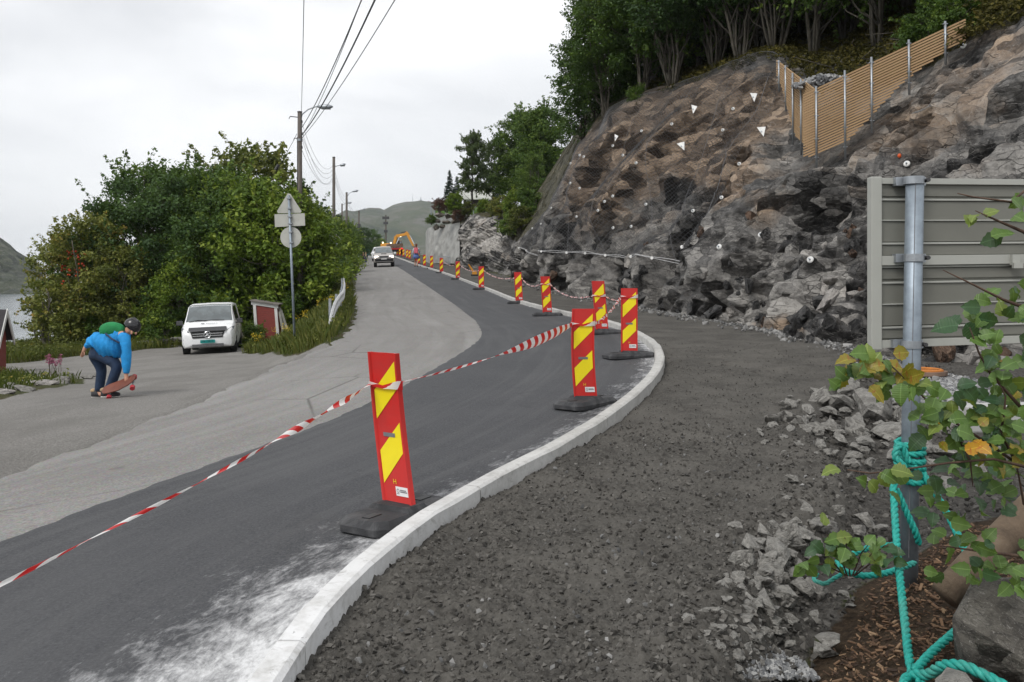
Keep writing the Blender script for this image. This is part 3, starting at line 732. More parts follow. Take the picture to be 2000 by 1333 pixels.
# ------------------------------------------------------------------ roads
NEWB = Curve1([(-6, -3.2), (2, -3.15)] + [(p_.y, p_.x) for p_ in (G(u, v) for u, v in [(0, 1066), (380, 922), (640, 826), (740, 780), (900, 692), (938, 662), (934, 636), (898, 604), (845, 567), (800, 537)])] + [(80, -10.6), (113, -17.6), (135, -24), (170, -35), (400, -122)])
def strip(name, y, fa, fb, n, dz, m, attrs=None, wob=None):
    T = np.linspace(0, 1, n)[None]; Yg = np.repeat(np.asarray(y)[:, None], n, 1)
    a, b = fa(y)[:, None], fb(y)[:, None]; Xg = a + (b - a) * T
    Zg = H(np.minimum(Xg, KERB(Yg) - 1e-4), Yg) + dz
    V = np.stack([Xg, Yg, Zg], -1)
    uv = np.stack([KERB(Yg) - Xg, Yg], -1)
    return V, uv
yr = np.concatenate([np.linspace(-6, 2, 20), np.geomspace(2.05, 200, 420)])
wob = lambda y: .05 * np.sin(y * 3.1) + .04 * np.sin(y * 7.7 + 1) + .03 * np.sin(y * 15.3 + 2)
V, uv = strip('old_road', yr, lambda y: EDGE(y) + wob(y) * np.clip(y / 10, .3, 2), lambda y: np.minimum(KERB(y) - .05, NEWB(y) + .25), 22, .012, None)
V[:, 0, 2] -= .05
link(grid_mesh('old_road', V, M['asphalt_old'], True, uv), 'old_road', kind='structure')
nb = lambda y: NEWB(y) + .012 * np.sin(y * 9) + .01 * np.sin(y * 23)
V, uv = strip('new_road', yr, nb, lambda y: KERB(y) - .0, 40, .026, None)
V[:, 0, 2] -= .011
d = uv[..., 0]; yy = uv[..., 1]
reach = np.interp(yy, [0, 3.0, 4.5, 6, 8, 10, 13, 16, 30, 60, 100], [2.3, 2.2, 1.6, 1.3, 1.25, 1.15, .9, .42, .34, .3, .3])
amt = np.interp(yy, [0, 3.5, 5, 7, 9, 12, 14, 18, 40, 100], [.86, .82, .68, .60, .58, .60, .66, .55, .55, .5])
lime = np.clip(amt * np.clip(1 - d / reach, 0, 1) ** 1.35, 0, 1) * .95
link(grid_mesh('new_road', V, M['asphalt_new'], True, uv, {'lime': lime}), 'new_road', kind='structure')

# kerb: cast concrete lengths with open joints
kerb_root = empty('kerb', (0, 0, 0), label='pale concrete kerb curving between new asphalt and dark footpath', cat='kerb')
def kerb_piece(y0, y1):
    yy_ = np.linspace(y0, y1, max(4, int((y1 - y0) / .25)))
    secs = []
    for y_ in yy_:
        y2 = float(y_); x0 = float(KERB(y2)); dx = float(KERB(y2 + .02) - KERB(y2 - .02)) / .04
        nrm = Vector((1, -dx, 0)).normalized(); b = Vector((x0, y2, float(ROAD(y2))))
        wv = .006 * math.sin(y2 * 5.1) + .004 * math.sin(y2 * 13)
        prof = [(0, -.15), (0.004, .03), (.012, .115 + wv * .5), (.028, .132 + wv * .5), (KW - .02, .132 + wv * .4), (KW + .002, .118 + wv), (KW + .012, -.15)]
        secs.append([b + nrm * (p_[0] + wv * .4) + Vector((0, 0, p_[1])) for p_ in prof])
    return loft('kerb_length', secs, M['kerb'], kerb_root, closed=True, cap=True, smooth=False)
yk = 1.2
for i in range(70):
    L = 2.4 if yk < 20 else 3.2
    kerb_piece(yk, yk + L - .012); yk += L
    if yk > 135: break

# footpath of dark soil
yp = np.concatenate([np.linspace(1.6, 2.5, 12), np.exp(np.arange(math.log(2.55), math.log(13.5), .0042)), np.geomspace(13.6, 135, 260)])
n = 190
Yg = np.repeat(yp[:, None], n, 1); a = KERB(yp)[:, None] + KW - .03; b = PATHR(yp)[:, None] + .42
T = np.linspace(0, 1, n)[None]; Xg = a + (b - a) * T
dr = Xg - PATHR(Yg)
Zg = H(np.maximum(Xg, KERB(Yg) + 1e-3), Yg)
p3 = np.stack([Xg, Yg, 0 * Xg], -1).reshape(-1, 3)
f1, f2, hs, vec = worley(p3 * 15 + 0.4 * fbm(p3 * 20, 2, 4)[:, None], 21)
f1b, f2b, hsb, vecb = worley(p3 * 34, 31)
clod = (np.clip(1 - f1 * 1.35, 0, 1) ** .7 * (.25 + .75 * hs[:, 0] ** 2)) * .042 + (np.clip(1 - f1b * 1.3, 0, 1) ** .7 * hsb[:, 0]) * .018
fine = fbm(p3 * 60, 3, 2) * .006 + fbm(p3 * 2.2, 4, 8) * .035
yf = Yg.reshape(-1)
near = np.interp(yf, [0, 5, 7.5, 9, 12, 30], [1, 1, .75, .38, .28, .3])
rip = .02 * np.sin(yf * 9 + 2.2 * fbm(p3 * .9, 3, 6)) * sst(8, 10, yf) * sst(16, 13, yf) * np.clip(fbm(p3 * np.array([.35, 2.2, 1]), 2, 12) + .4, 0, 1)
edge_n = .05 * fbm(p3 * 3, 3, 17) * sst(-.5, 0, dr.reshape(-1))
berm = sst(-.55, -.1, dr.reshape(-1)) * .04 * near
Zp = Zg + (clod * near + fine * (.3 + .7 * near) + rip + edge_n + berm).reshape(Zg.shape) - .005
Zp = Zp - .03 * np.exp(-((Xg - a) / .12) ** 2) * (1 + fbm(p3 * 4, 2, 41).reshape(Zg.shape)) * np.interp(Yg, [3, 7, 12, 20], [.2, 1.2, 1.0, .2])
Zp = Zp - .11 * sst(.12, .42, dr)
Zpath, n_path = Zp, n
path_o = link(grid_mesh('footpath', np.stack([Xg, Yg, Zp], -1), M['soil'], True), 'footpath', kind='structure')

# sea
ms = MB(); ms.add([(-3990, -390, -7), (3990, -390, -7), (3990, 5990, -7), (-3990, 5990, -7)], [(0, 1, 2, 3)])
sea = ms.build('sea', M['water'], kind='structure')

# far shore and mountains
def ridge(name, m, prof, Y0, depth, base, nx=220, ny=50, amp=1., sc=.02, seed=3):
    us = np.linspace(prof[0][0], prof[-1][0], nx); vv = np.interp(us, [p_[0] for p_ in prof], [p_[1] for p_ in prof])
    t = np.linspace(0, 1, ny)[:, None]
    top = (HZ - vv) / F * (Y0 + depth * .6)
    prof_t = np.sin(np.clip(t / .6, 0, 1) * math.pi / 2) ** 1.15 * (1 - .5 * np.clip((t - .6) / .4, 0, 1))
    Yg = Y0 + depth * t + 0 * us[None]; Xg = (us[None] - 1000) / F * Yg
    pp = np.stack([Xg, Yg, 0 * Xg], -1).reshape(-1, 3) * sc
    Zg = base + (top[None] - base) * prof_t + amp * fbm(pp, 5, seed).reshape(Xg.shape) * np.clip(prof_t * 2, 0, 1) * np.clip(1.3 - prof_t, .25, 1)
    return link(grid_mesh(name, np.stack([Xg, Yg, Zg], -1), m, True), name, kind='structure')
ridge('mountain', M['mountain'], [(200, 560), (420, 520), (560, 468), (640, 432), (662, 420), (676, 412), (690, 416), (705, 413), (722, 411), (742, 414), (750, 418), (770, 408), (790, 401), (822, 396), (845, 399), (900, 405), (1000, 420), (1200, 440), (1500, 470)], 1500, 1700, -8, 360, 80, 55, .006, 5)
far_shore = ridge('far_shore_hill', M['shore'], [(-500, 360), (-200, 420), (-60, 450), (0, 464), (20, 478), (32, 490), (50, 500), (66, 508), (80, 521), (86, 545), (92, 566), (100, 590)], 470, 260, -9, 160, 60, 9, .05, 9)
# ------------------------------------------------------------------ cliff beside the footpath
CL = [  # each column: foot, lower third, upper third, brink, slope above, far slope (u, v, distance)
 [(884,512,82),(886,492,83),(887,468,84),(884,452,85),(890,440,90),(900,428,104)],
 [(905,521,72),(910,492,73),(918,456,74),(928,425,75.5),(937,420,82),(950,413,97)],
 [(942,527,64),(955,500,65),(965,465,66.5),(977,428,69),(990,420,76),(1000,408,90)],
 [(975,537,56),(980,515,56.5),(985,495,58),(992,470,60),(1002,435,67),(1015,402,82)],
 [(1003,545,50),(1008,520,50),(1012,500,50.5),(1022,468,51.5),(1035,425,59),(1050,370,74)],
 [(1040,553,43.5),(1046,515,44),(1058,465,44.5),(1082,402,45.5),(1090,335,53),(1110,280,67)],
 [(1085,562,38.5),(1086,495,39),(1104,402,40),(1138,298,41),(1145,235,48),(1160,190,61)],
 [(1135,575,33.5),(1130,480,34.5),(1145,340,36),(1196,234,37.5),(1210,180,44),(1230,125,57)],
 [(1200,588,29.5),(1200,470,30.5),(1230,320,32.5),(1304,188,34.5),(1325,138,40),(1350,70,52)],
 [(1270,603,26),(1285,470,27.2),(1330,310,29.5),(1412,150,32),(1435,102,37),(1460,20,48)],
 [(1340,616,23),(1370,480,24.3),(1430,310,26.8),(1505,120,29.5),(1535,86,34),(1570,0,44)],
 [(1420,633,20.2),(1460,490,21.3),(1530,345,23.3),(1590,185,26.5),(1640,95,30.5),(1690,-20,40)],
 [(1510,650,17.6),(1560,510,18.8),(1630,312,21.2),(1690,185,24.2),(1745,70,28),(1800,-60,37)],
 [(1610,670,15.4),(1660,520,16.6),(1738,300,18.9),(1800,135,21.3),(1840,45,24.5),(1885,-110,33)],
 [(1700,692,13.5),(1760,520,14.8),(1840,310,16.8),(1900,72,19.6),(1935,-10,22),(1970,-170,29)],
 [(1800,715,11.9),(1860,520,13.2),(1940,310,15.0),(2020,45,17.8),(2055,-40,20),(2100,-200,26)],
 [(1960,735,10.6),(2010,500,11.8),(2090,250,13.5),(2200,-20,16),(2240,-100,18),(2310,-260,24)],
 [(2300,770,9.0),(2340,480,10),(2420,200,11.5),(2520,-80,14),(2570,-170,16),(2650,-340,21)],
 [(3000,850,7.2),(3040,450,8.0),(3120,100,9.2),(3220,-220,11.5),(3280,-330,13),(3400,-520,17)]]
CT = [0, .33, .66, 1.0, 1.4, 2.0]
CW = np.array([[tuple(P(*p_)) for p_ in c_] for c_ in CL])            # columns x 6 x 3
for i in range(len(CW)):
    CW[i, 0, 2] = Hs(CW[i, 0, 0], CW[i, 0, 1]) - .30
_ci = np.arange(len(CW), dtype=float)
_ccol = [[Curve1(list(zip(_ci, CW[:, j, k]))) for k in range(3)] for j in range(6)]
def CS(s_, t_):
    """smooth cliff surface: s along the road, t from foot (0) to brink (1) and up the slope (2)"""
    s_ = np.asarray(s_, float); t_ = np.asarray(t_, float); sh = np.broadcast(s_, t_).shape
    s_ = np.broadcast_to(s_, sh).reshape(-1); t_ = np.broadcast_to(t_, sh).reshape(-1)
    C_ = np.stack([np.stack([_ccol[j][k](s_) for k in range(3)], -1) for j in range(6)], 1)   # n,6,3
    ct = np.array(CT); d_ = np.diff(C_, axis=1) / np.diff(ct)[None, :, None]
    m_ = np.concatenate([d_[:, :1], (d_[:, :-1] + d_[:, 1:]) / 2, d_[:, -1:]], 1)
    k_ = np.clip(np.searchsorted(ct, t_) - 1, 0, 4); h_ = (ct[k_ + 1] - ct[k_])[:, None]; x_ = ((t_ - ct[k_])[:, None] / h_)
    i_ = np.arange(len(t_))
    r = (2*x_**3 - 3*x_**2 + 1) * C_[i_, k_] + (x_**3 - 2*x_**2 + x_) * h_ * m_[i_, k_] + (-2*x_**3 + 3*x_**2) * C_[i_, k_ + 1] + (x_**3 - x_**2) * h_ * m_[i_, k_ + 1]
    return r.reshape(sh + (3,))
s_n = np.concatenate([np.linspace(0, 4, 120)[:-1], np.linspace(4, 16, 640)[:-1], np.linspace(16, 18, 30)])
t_n = np.concatenate([np.linspace(0, 1, 190)[:-1], np.linspace(1, 2, 56)])
Sg, Tg = np.meshgrid(s_n, t_n, indexing='ij')
B = CS(Sg, Tg)
ds = np.gradient(B, axis=0); dt = np.gradient(B, axis=1)
NN = np.cross(ds, dt); NN /= np.linalg.norm(NN, axis=-1, keepdims=True) + 1e-9
if NN[len(s_n)//2, 60, 0] > 0: NN = -NN
Bf = B.reshape(-1, 3)
dv = Vector((.55, -.35, .60)).normalized(); e1 = dv.cross(Vector((-.8, -.6, .1))).normalized(); e2 = dv.cross(e1)
Q = np.stack([Bf @ np.array(dv) * .38, Bf @ np.array(e1) * 1.15, Bf @ np.array(e2) * 1.0], -1)
wq = np.stack([fbm(Bf * .6, 3, 50 + k) for k in range(3)], -1)
disp = facets(Q * .42 + wq * .2, 61, 80.) * 1.5 + (facets(Q * 1.05 + wq * .25, 71, 50.) * .55 + facets(Q * 2.6 + wq * .3, 81, 24.) * .24) * (1 - .45 * sst(4.5, 5.5, Sg.reshape(-1)) * sst(.25, .4, Tg.reshape(-1))) + facets(Bf * 5.0, 91, 14.) * .15 + fbm(Bf * 2.4, 4, 33) * .05
tf = Tg.reshape(-1); sf = Sg.reshape(-1)
fade = sst(1.3, 1.0, tf) * (.55 + .45 * sst(0, .12, tf)) * (1 - .6 * sst(.70, .98, tf))
fade = np.maximum(fade, .45 * sst(11.5, 12.5, sf) * sst(1.9, 1.4, tf)) + .18
u0_ = 1000 + F * Bf[:, 0] / Bf[:, 1]; v0_ = HZ - F * Bf[:, 2] / Bf[:, 1]
fl_ = np.interp(u0_, [1500, 1560, 1600, 1650, 1700, 1775, 1850, 1890], [330, 320, 310, 290, 240, 165, 105, 80])
keep_ = sst(1490, 1520, u0_) * sst(1915, 1890, u0_) * sst(60, 20, v0_ - fl_) * sst(1.5, 1.2, tf)
disp = np.where(disp > -.15, disp + (-.15 - disp) * keep_, disp)
def blur(a, k):
    for ax in (0, 1):
        c_ = np.cumsum(np.pad(a, [(k, k) if x == ax else (0, 0) for x in (0, 1)], mode='edge'), axis=ax)
        c_ = np.concatenate([np.zeros_like(np.take(c_, [0], ax)), c_], ax)
        n_ = a.shape[ax]; a = (np.take(c_, np.arange(2*k+1, 2*k+1+n_), ax) - np.take(c_, np.arange(0, n_), ax)) / (2*k+1)
    return a
disp = (blur(blur(np.where(disp > .45, .45 + (disp - .45) * .4, disp).reshape(Sg.shape), 1), 1) - .18).reshape(-1)
D = (B.reshape(-1, 3) + NN.reshape(-1, 3) * (disp * fade)[:, None])
uu = 1000 + F * D[:, 0] / D[:, 1]; vv = HZ - F * D[:, 2] / D[:, 1]
def blobs(l): return np.clip(sum(a * np.exp(-(((uu - u) / ru) ** 2 + ((vv - v) / rv) ** 2)) for u, v, ru, rv, a in l), 0, 1)
rust = blobs([(1330,240,170,110,.75),(1160,340,90,90,.35),(1240,400,120,80,.25),(1420,200,90,80,.6),(1400,330,70,70,.5),(1200,290,70,60,.45),(1130,400,50,90,.3),(1530,190,40,60,.5),(1900,170,160,120,.42),(1760,280,140,80,.36),(1600,380,120,60,.28),(1480,420,60,60,.18),(1960,60,60,60,.4),(1530,640,60,25,.6),(1340,575,22,22,.5),(1680,600,20,40,.4),(940,440,30,18,.45),(1500,410,50,40,.25),(1630,260,60,50,.2),(985,490,25,30,.25)])
pale = blobs([(1640,590,45,70,.5),(1650,440,50,50,.3),(1570,500,30,30,.35),(1430,555,25,40,.12),(950,455,45,38,.5),(905,470,28,45,.5),(960,480,22,24,.5),(1150,245,40,22,.3),(1880,230,120,22,.2),(1830,330,80,20,.15),(1160,520,120,20,.08)])
moss = sst(1.02, 1.16, tf) * .62 + blobs([(1640,70,160,45,.4),(1760,70,120,60,.4),(1960,20,60,30,.3)]) * sst(.85, 1.05, tf) + sst(4.4, 2.0, sf) * sst(.9, 1.0, tf) * .4
soilm = blobs([(1590,120,90,26,.8),(1700,120,60,22,.6)])
D = D.reshape(B.shape)
cliff = link(grid_mesh('cliff', D, M['cliff'], True, attrs={'rust': rust, 'pale': pale, 'moss': np.clip(moss - soilm * .5, 0, 1)}), 'cliff', kind='structure')
CU, CV = uu.reshape(Sg.shape), vv.reshape(Sg.shape)
def on_cliff(u, v, smin=0, smax=18, tmax=1.1):
    """nearest-to-eye point of the cliff seen at pixel (u, v): index pair"""
    e = (CU - u) ** 2 + (CV - v) ** 2
    e = np.where((Sg < smin) | (Sg > smax) | (Tg > tmax), 1e12, e)
    best = e.min(); cand = e <= best + 30
    yy_ = np.where(cand, D[..., 1], 1e9)
    return np.unravel_index(np.argmin(yy_), e.shape)

# broken rock lying at the foot and standing out of the face
def rock_mesh(name, m, seed, pts=16, sub=1, flat=(1, 1, 1), rough=.06):
    r = np.random.default_rng(seed)
    p_ = r.normal(size=(pts, 3)); p_ /= np.linalg.norm(p_, axis=1)[:, None]; p_ *= (r.uniform(.75, 1.1, pts))[:, None] * np.array(flat)
    b = bmesh.new()
    for q in p_: b.verts.new(q)
    bmesh.ops.convex_hull(b, input=b.verts)
    bmesh.ops.delete(b, geom=[v for v in b.verts if not v.link_faces], context='VERTS')
    if sub:
        bmesh.ops.subdivide_edges(b, edges=b.edges, cuts=1, use_grid_fill=True)
        bmesh.ops.triangulate(b, faces=b.faces)
        co = np.array([v.co for v in b.verts]); dd = fbm(co * 2.2 + seed, 3, seed) * rough * 1.5
        for v, k in zip(b.verts, dd): v.co *= 1 + k
    me = bpy.data.meshes.new(name); b.to_mesh(me); b.free(); me.materials.append(m); return me
ROCKS = {k: [rock_mesh('rock', M[k], 100 + i * 7 + j * 31, 13 + i % 4, 1, ((1, .8, .65), (1, .6, .8), (.9, .9, .6), (1, .75, .5))[i % 4]) for i in range(5)] for j, k in enumerate(('rock_dark', 'rock_rust', 'rock_pale', 'rubble'))}
rr = random.Random(5)
def put_rock(meshes, loc, size, parent, name='rock', sink=.25):
    o = link(rr.choice(meshes), name, parent, (loc[0], loc[1], loc[2] + size * (.35 - sink)), (rr.uniform(-.5, .5), rr.uniform(-.5, .5), rr.uniform(0, 6.3)), size * .5 * rr.uniform(.85, 1.15))
    return o
for i in range(250):          # rocks in the lower, blasted part of the face
    s0 = rr.uniform(8.2, 15.3) if i < 200 else rr.uniform(2.5, 8.2); t0 = rr.random() ** 1.3 * (.36 if s0 < 11 else .44)
    k = (np.searchsorted(s_n, s0), np.searchsorted(t_n, t0)); p_ = D[k]; n_ = NN[k]
    key = rr.choices(['rock_dark', 'rock_rust', 'rock_pale'], [7, 1.2 + 3 * rust.reshape(Sg.shape)[k], .8 + 6 * pale.reshape(Sg.shape)[k]])[0]
    sz = rr.uniform(.2, .62) * (1.15 if t0 < .2 else 1) * (1.3 if s0 < 8 else 1)
    o = link(rr.choice(ROCKS[key]), 'rock', cliff, tuple(p_ + n_ * sz * .08), (rr.uniform(0, 6), rr.uniform(0, 6), rr.uniform(0, 6)), (sz * .5, sz * .42, sz * .36))
# small stones strewn along the foot
pos, scl = [], []
for i in range(1500):
    s0 = rr.uniform(4, 16); p_ = CS(s0, .02); off = abs(rr.gauss(0, .28))
    x_, y_ = p_[0] - off - .05, p_[1] - off * .5
    pos.append((x_, y_, Hs(x_, y_) + .02)); scl.append(rr.uniform(.015, .05) * (2.2 if rr.random() < .08 else 1))
bme = rock_mesh('b', M['rubble'], 3, 9, 0); bv = [tuple(v.co) for v in bme.vertices]; bf = [tuple(p_.vertices) for p_ in bme.polygons]
bf = [f_ for f_ in bf if len(f_) == 3]
link(inst_mesh('foot_stones', bv, bf, np.array(pos), np.array(scl), rand_rots(len(pos)), M['pebbles']), 'loose_stones', kind='stuff')

# ------------------------------------------------------------------ rock netting
net = empty('rock_netting', tuple(CS(7., .1)), label='grey wire rockfall netting draped over the rusty brown rock face', cat='netting')
def child(o, parent):
    o.parent = parent; o.matrix_parent_inverse = Matrix.Translation(-parent.location); return o
# a smoothed copy of the face: the net spans the hollows
from_s = np.searchsorted(s_n, 3.6); to_s = np.searchsorted(s_n, 10.6); nt_ = np.searchsorted(t_n, 1.12)
dd_ = (disp * fade).reshape(Sg.shape)[from_s:to_s, :nt_]
mxd = dd_.copy()
for sh in (3, 6, 9):
    for ax in (0, 1):
        mxd = np.maximum(mxd, np.maximum(np.roll(dd_, sh, ax), np.roll(dd_, -sh, ax)))
nd = np.maximum(blur(mxd, 9) - .05, dd_) + .05
NG = B[from_s:to_s, :nt_] + NN[from_s:to_s, :nt_] * nd[..., None]
SN, TN = s_n[from_s:to_s], t_n[:nt_]
def NS(s_, t_):
    fi = np.interp(s_, SN, np.arange(len(SN))); fj = np.interp(t_, TN, np.arange(len(TN)))
    i0 = np.clip(fi.astype(int), 0, len(SN) - 2); j0 = np.clip(fj.astype(int), 0, len(TN) - 2); a = (fi - i0)[..., None]; b = (fj - j0)[..., None]
    return NG[i0, j0] * (1-a) * (1-b) + NG[i0+1, j0] * a * (1-b) + NG[i0, j0+1] * (1-a) * b + NG[i0+1, j0+1] * a * b
TB = Curve1([(3.6, .95), (4, .82), (4.5, .62), (5, .43), (6, .32), (7, .29), (8, .26), (9, .25), (10, .29), (10.6, .3)])
# arc length of a mid-height line gives evenly spaced wires
sl_ = np.linspace(3.95, 10.15, 1500); mid = NS(sl_, np.full(1500, .62)); al = np.concatenate([[0], np.cumsum(np.linalg.norm(np.diff(mid, axis=0), axis=1))])
CELL = .12
nw = int(al[-1] / CELL); wires = []
for i in range(nw):
    s0 = np.interp((i + .5) * CELL, al, sl_)
    tt = np.linspace(TB(np.array([s0]))[0], 1.05, 400); ss = np.full(400, s0) + (tt - .3) * .3 * np.clip((s0 - 7) / 3, 0, 1)
    pp = NS(ss, tt); L = np.concatenate([[0], np.cumsum(np.linalg.norm(np.diff(pp, axis=0), axis=1))])
    m_ = max(6, int(L[-1] / (CELL * .62)))
    q = np.stack([np.interp(np.linspace(0, L[-1], m_), L, pp[:, k]) for k in range(3)], -1)
    tang = NS(ss + .02, tt) - pp; tang /= np.linalg.norm(tang, axis=1)[:, None] + 1e-9
    tq = np.stack([np.interp(np.linspace(0, L[-1], m_), L, tang[:, k]) for k in range(3)], -1)
    q = q + tq * (CELL * .5 * np.where(np.arange(m_) % 2 == i % 2, 1, -1))[:, None]
    wires.append(q)
V_, F_ = [], []; o_ = 0; WR = .0062
for q in wires:
    n_ = len(q); a = np.array([[0, 0, 1], [.87, 0, -.5], [-.87, 0, -.5]]) * WR
    V_.append((q[:, None] + a[None]).reshape(-1, 3)); i_ = np.arange(n_ - 1)[:, None] * 3 + o_
    for j in range(3):
        F_.append(np.concatenate([i_ + j, i_ + (j + 1) % 3, i_ + 3 + (j + 1) % 3, i_ + 3 + j], 1))
    o_ += 3 * n_
V_ = np.concatenate(V_); F_ = np.concatenate(F_)
me = bpy.data.meshes.new('wire_mesh'); me.vertices.add(len(V_)); me.vertices.foreach_set('co', V_.reshape(-1))
me.loops.add(F_.size); me.loops.foreach_set('vertex_index', F_.reshape(-1).astype(np.int32)); me.polygons.add(len(F_)); me.polygons.foreach_set('loop_start', np.arange(0, F_.size, 4, dtype=np.int32)); me.update(calc_edges=True)
me.materials.append(M['wire']); child(link(me, 'wire_mesh', kind='stuff'), net)
def cable(ss, tt, r, name='border_cable', m='cable', lift=.03):
    p_ = NS(np.array(ss), np.array(tt)); return child(MB().tube([Vector(q) + Vector((-.02, -.02, lift)) for q in p_], r, 6).build(name, M[m], None, True), net)
s1 = np.linspace(3.95, 10.0, 160)
cable(s1, TB(s1), .011); cable(s1, TB(s1) + .006 + .004 * np.sin(s1 * 9), .011)
t1 = np.linspace(.29, 1.04, 80); cable(9.93 + (t1 - .3) * .28, t1, .009, m='wire')
cable(np.linspace(3.95, 10.15, 120), np.full(120, 1.045), .009, m='wire')
for s0 in (5.6, 6.7, 7.6, 8.5, 9.3): # seams where two widths of netting are laced
    t1 = np.linspace(float(TB(s0)), 1.04, 90); cable(s0 + .12 * (t1 - .5), t1, .006, 'lacing_seam', 'wire')
def plate_at(u, v, kind, parent, dist=.05, r=.05):
    k = on_cliff(u, v, 3, 17.5)
    p_ = Vector(D[k]); n_ = Vector(NN[k])
    if parent is net:
        p_ = Vector(NS(np.array([s_n[k[0]]]), np.array([t_n[k[1]]]))[0])
    n_ = (n_ * .6 + Vector((-.3, -.8, 0))).normalized(); p_ = p_ + n_ * dist
    if kind == 'disc':
        m_ = MB().disc(p_, n_, r * 1.15, .018, 14, r * .9); o = m_.build('anchor_plate', M['plate_white'], None)
        b_ = MB().disc(p_ + n_ * .035, n_, .02, .07, 8).build('anchor_bolt', M['galv'], o)
    else:
        x_ = n_.cross(Vector((0, 0, 1))).normalized(); z_ = x_.cross(n_); a0 = rr.uniform(-.5, .5); h_ = kind
        Mx = Matrix(((x_.x, z_.x, n_.x, p_.x), (x_.y, z_.y, n_.y, p_.y), (x_.z, z_.z, n_.z, p_.z), (0, 0, 0, 1))) @ Matrix.Rotation(a0, 4, 'Z')
        o = MB().prism([(-h_ * .38, h_ * .3), (h_ * .30, h_ * .5), (-h_ * .1, -h_ * .5)], .012, Mx).build('spike_plate', M['plate_white'], None)
        MB().disc(p_ + n_ * .02, n_, .025, .03, 8).build('anchor_bolt', M['galv'], o)
    if parent is not None: child(o, parent)
    return o
for a, b in [(855,665),(1105,685),(372,827),(690,883),(512,1070),(945,1095),(632,1193),(697,1065),(1090,1030),(1180,857),(680,705),(600,815),(540,775),(350,805),(300,850),(400,1003),(235,1105),(305,953),(335,1125),(598,1080),(1163,578),(448,1113),(580,1218),(150,1160),(80,1170)]:
    plate_at(1000 + a / 2.667, b / 2.667, 'disc', net)
for a, b, h_ in [(965,578,.36),(897,790,.40),(1272,533,.36),(1312,690,.38),(553,722,.3)]:
    plate_at(1000 + a / 2.667, b / 2.667, h_, net)
for s0 in np.linspace(4.3, 9.95, 13):
    p_ = Vector(NS(np.array([s0]), TB(np.array([s0])))[0]) + Vector((-.04, -.06, .03)); child(MB().disc(p_, (-.5, -.85, .1), .05, .02, 12).build('cable_anchor', M['plate_white'], None), net)
for i, (u, v, lab) in enumerate([(1403, 480, 'round white rock bolt plate on dark rock beside the netting edge'), (1483, 457, 'white rock bolt plate above the shattered black rock'), (1580, 512, 'white rock bolt plate in the pinkish broken rock'), (1877, 92, 'large white rock bolt cap on brown rock right of the timber fence'), (1767, 318, 'white rock bolt cap on the slab above the sign board')]):
    r_ = plate_at(u, v, 'disc', None, .05, .062)
    tag(r_, lab, 'rock bolt', 'rock bolts in the bare rock')
k = on_cliff(1754, 306); tag(MB().sphere(Vector(D[k]) + Vector(NN[k]) * .03, (.04, .04, .05)).build('survey_marker', M['orange'], None, True), 'small orange marker cap on the rock beside a bolt cap', 'marker')

# ------------------------------------------------------------------ timber catch fence
def fence_panel(root, A_top, B_top, nsl, pitch, bottoms, wid=.040, thick=.03):
    """slats parallel to A-B, cut off below by the rock line bottoms(fraction) -> drop"""
    A_top, B_top = Vector(A_top), Vector(B_top); dvec = B_top - A_top; L = dvec.length
    xa = dvec.normalized(); hor = Vector((xa.y, -xa.x, 0)).normalized(); up = hor.cross(xa); up = up if up.z > 0 else -up
    R3 = Matrix((xa, hor, up)).transposed()
    for i in range(nsl):
        drop = pitch * (i + .5) ; fr = np.linspace(0, 1, 60); ok = bottoms(fr) > drop
        if not ok.any(): continue
        f0, f1 = fr[ok][0], fr[ok][-1]
        if (f1 - f0) * L < .1: continue
        c_ = A_top + dvec * ((f0 + f1) / 2) - Vector((0, 0, drop))
        o = MB().box((0, 0, 0), (1, 1, 1)).mesh('slat', M['timber'])
        ob = link(o if i == -1 else SLAT, 'slat', None, c_, R3.to_euler(), ((f1 - f0) * L, thick, wid)); child(ob, root)
SLAT = MB().box((0, 0, 0), (1, 1, 1)).mesh('slat', M['timber'])
fcor = P(1592, 172, 22.0)
fence = empty('timber_fence', tuple(P(1592, 305, 22.0)), label='V-shaped fence of golden timber slats on steel posts above the cliff', cat='fence')
Rt0, Rt1 = P(1569, 184, 21.9), P(1886, 36, 20.2)
bot_px = Curve1([(1560, 310), (1575, 308), (1600, 300), (1650, 283), (1690, 245), (1740, 192), (1775, 157), (1845, 104), (1890, 76)])
def bot_r(fr):
    u = 1569 + (1886 - 1569) * fr; top = 184 + (36 - 184) * fr; Yf = 21.9 + (20.2 - 21.9) * fr
    return (bot_px(u) - top) / F * Yf
fence_panel(fence, Rt0, Rt1, 25, 1.60 / 24, bot_r)
Lt0, Lt1 = P(1517, 117, 24.6), P(1591, 173, 22.1)
botl = Curve1([(1510, 140), (1520, 152), (1533, 190), (1550, 250), (1567, 290), (1592, 300)])
def bot_l(fr):
    u = 1517 + 74 * fr; return (botl(u) - (117 + 56 * fr)) / F * (24.6 - 2.5 * fr)
fence_panel(fence, Lt0, Lt1, 25, 1.60 / 24, bot_l)
for u, v0, v1, Yf in [(1594, 169, 312, 21.75), (1650, 138, 292, 21.45), (1702, 112, 240, 21.15), (1775, 78, 165, 20.75), (1846, 42, 106, 20.35), (1521, 118, 162, 24.4), (1534, 128, 200, 23.95), (1548, 143, 265, 23.4), (1564, 154, 285, 22.9)]:
    a, b = P(u, v0, Yf - .03), P(u + 1, v1, Yf - .03)
    po = MB().tube([a, b + Vector((0, 0, -.25))], .027, 10).build('post', M['galv'], None, True); child(po, fence)
    for fr in (.08, .4, .72, .97):
        q = a.lerp(b, fr); MB().box(q, (.1, .05, .018)).build('clamp', M['galv'], po)
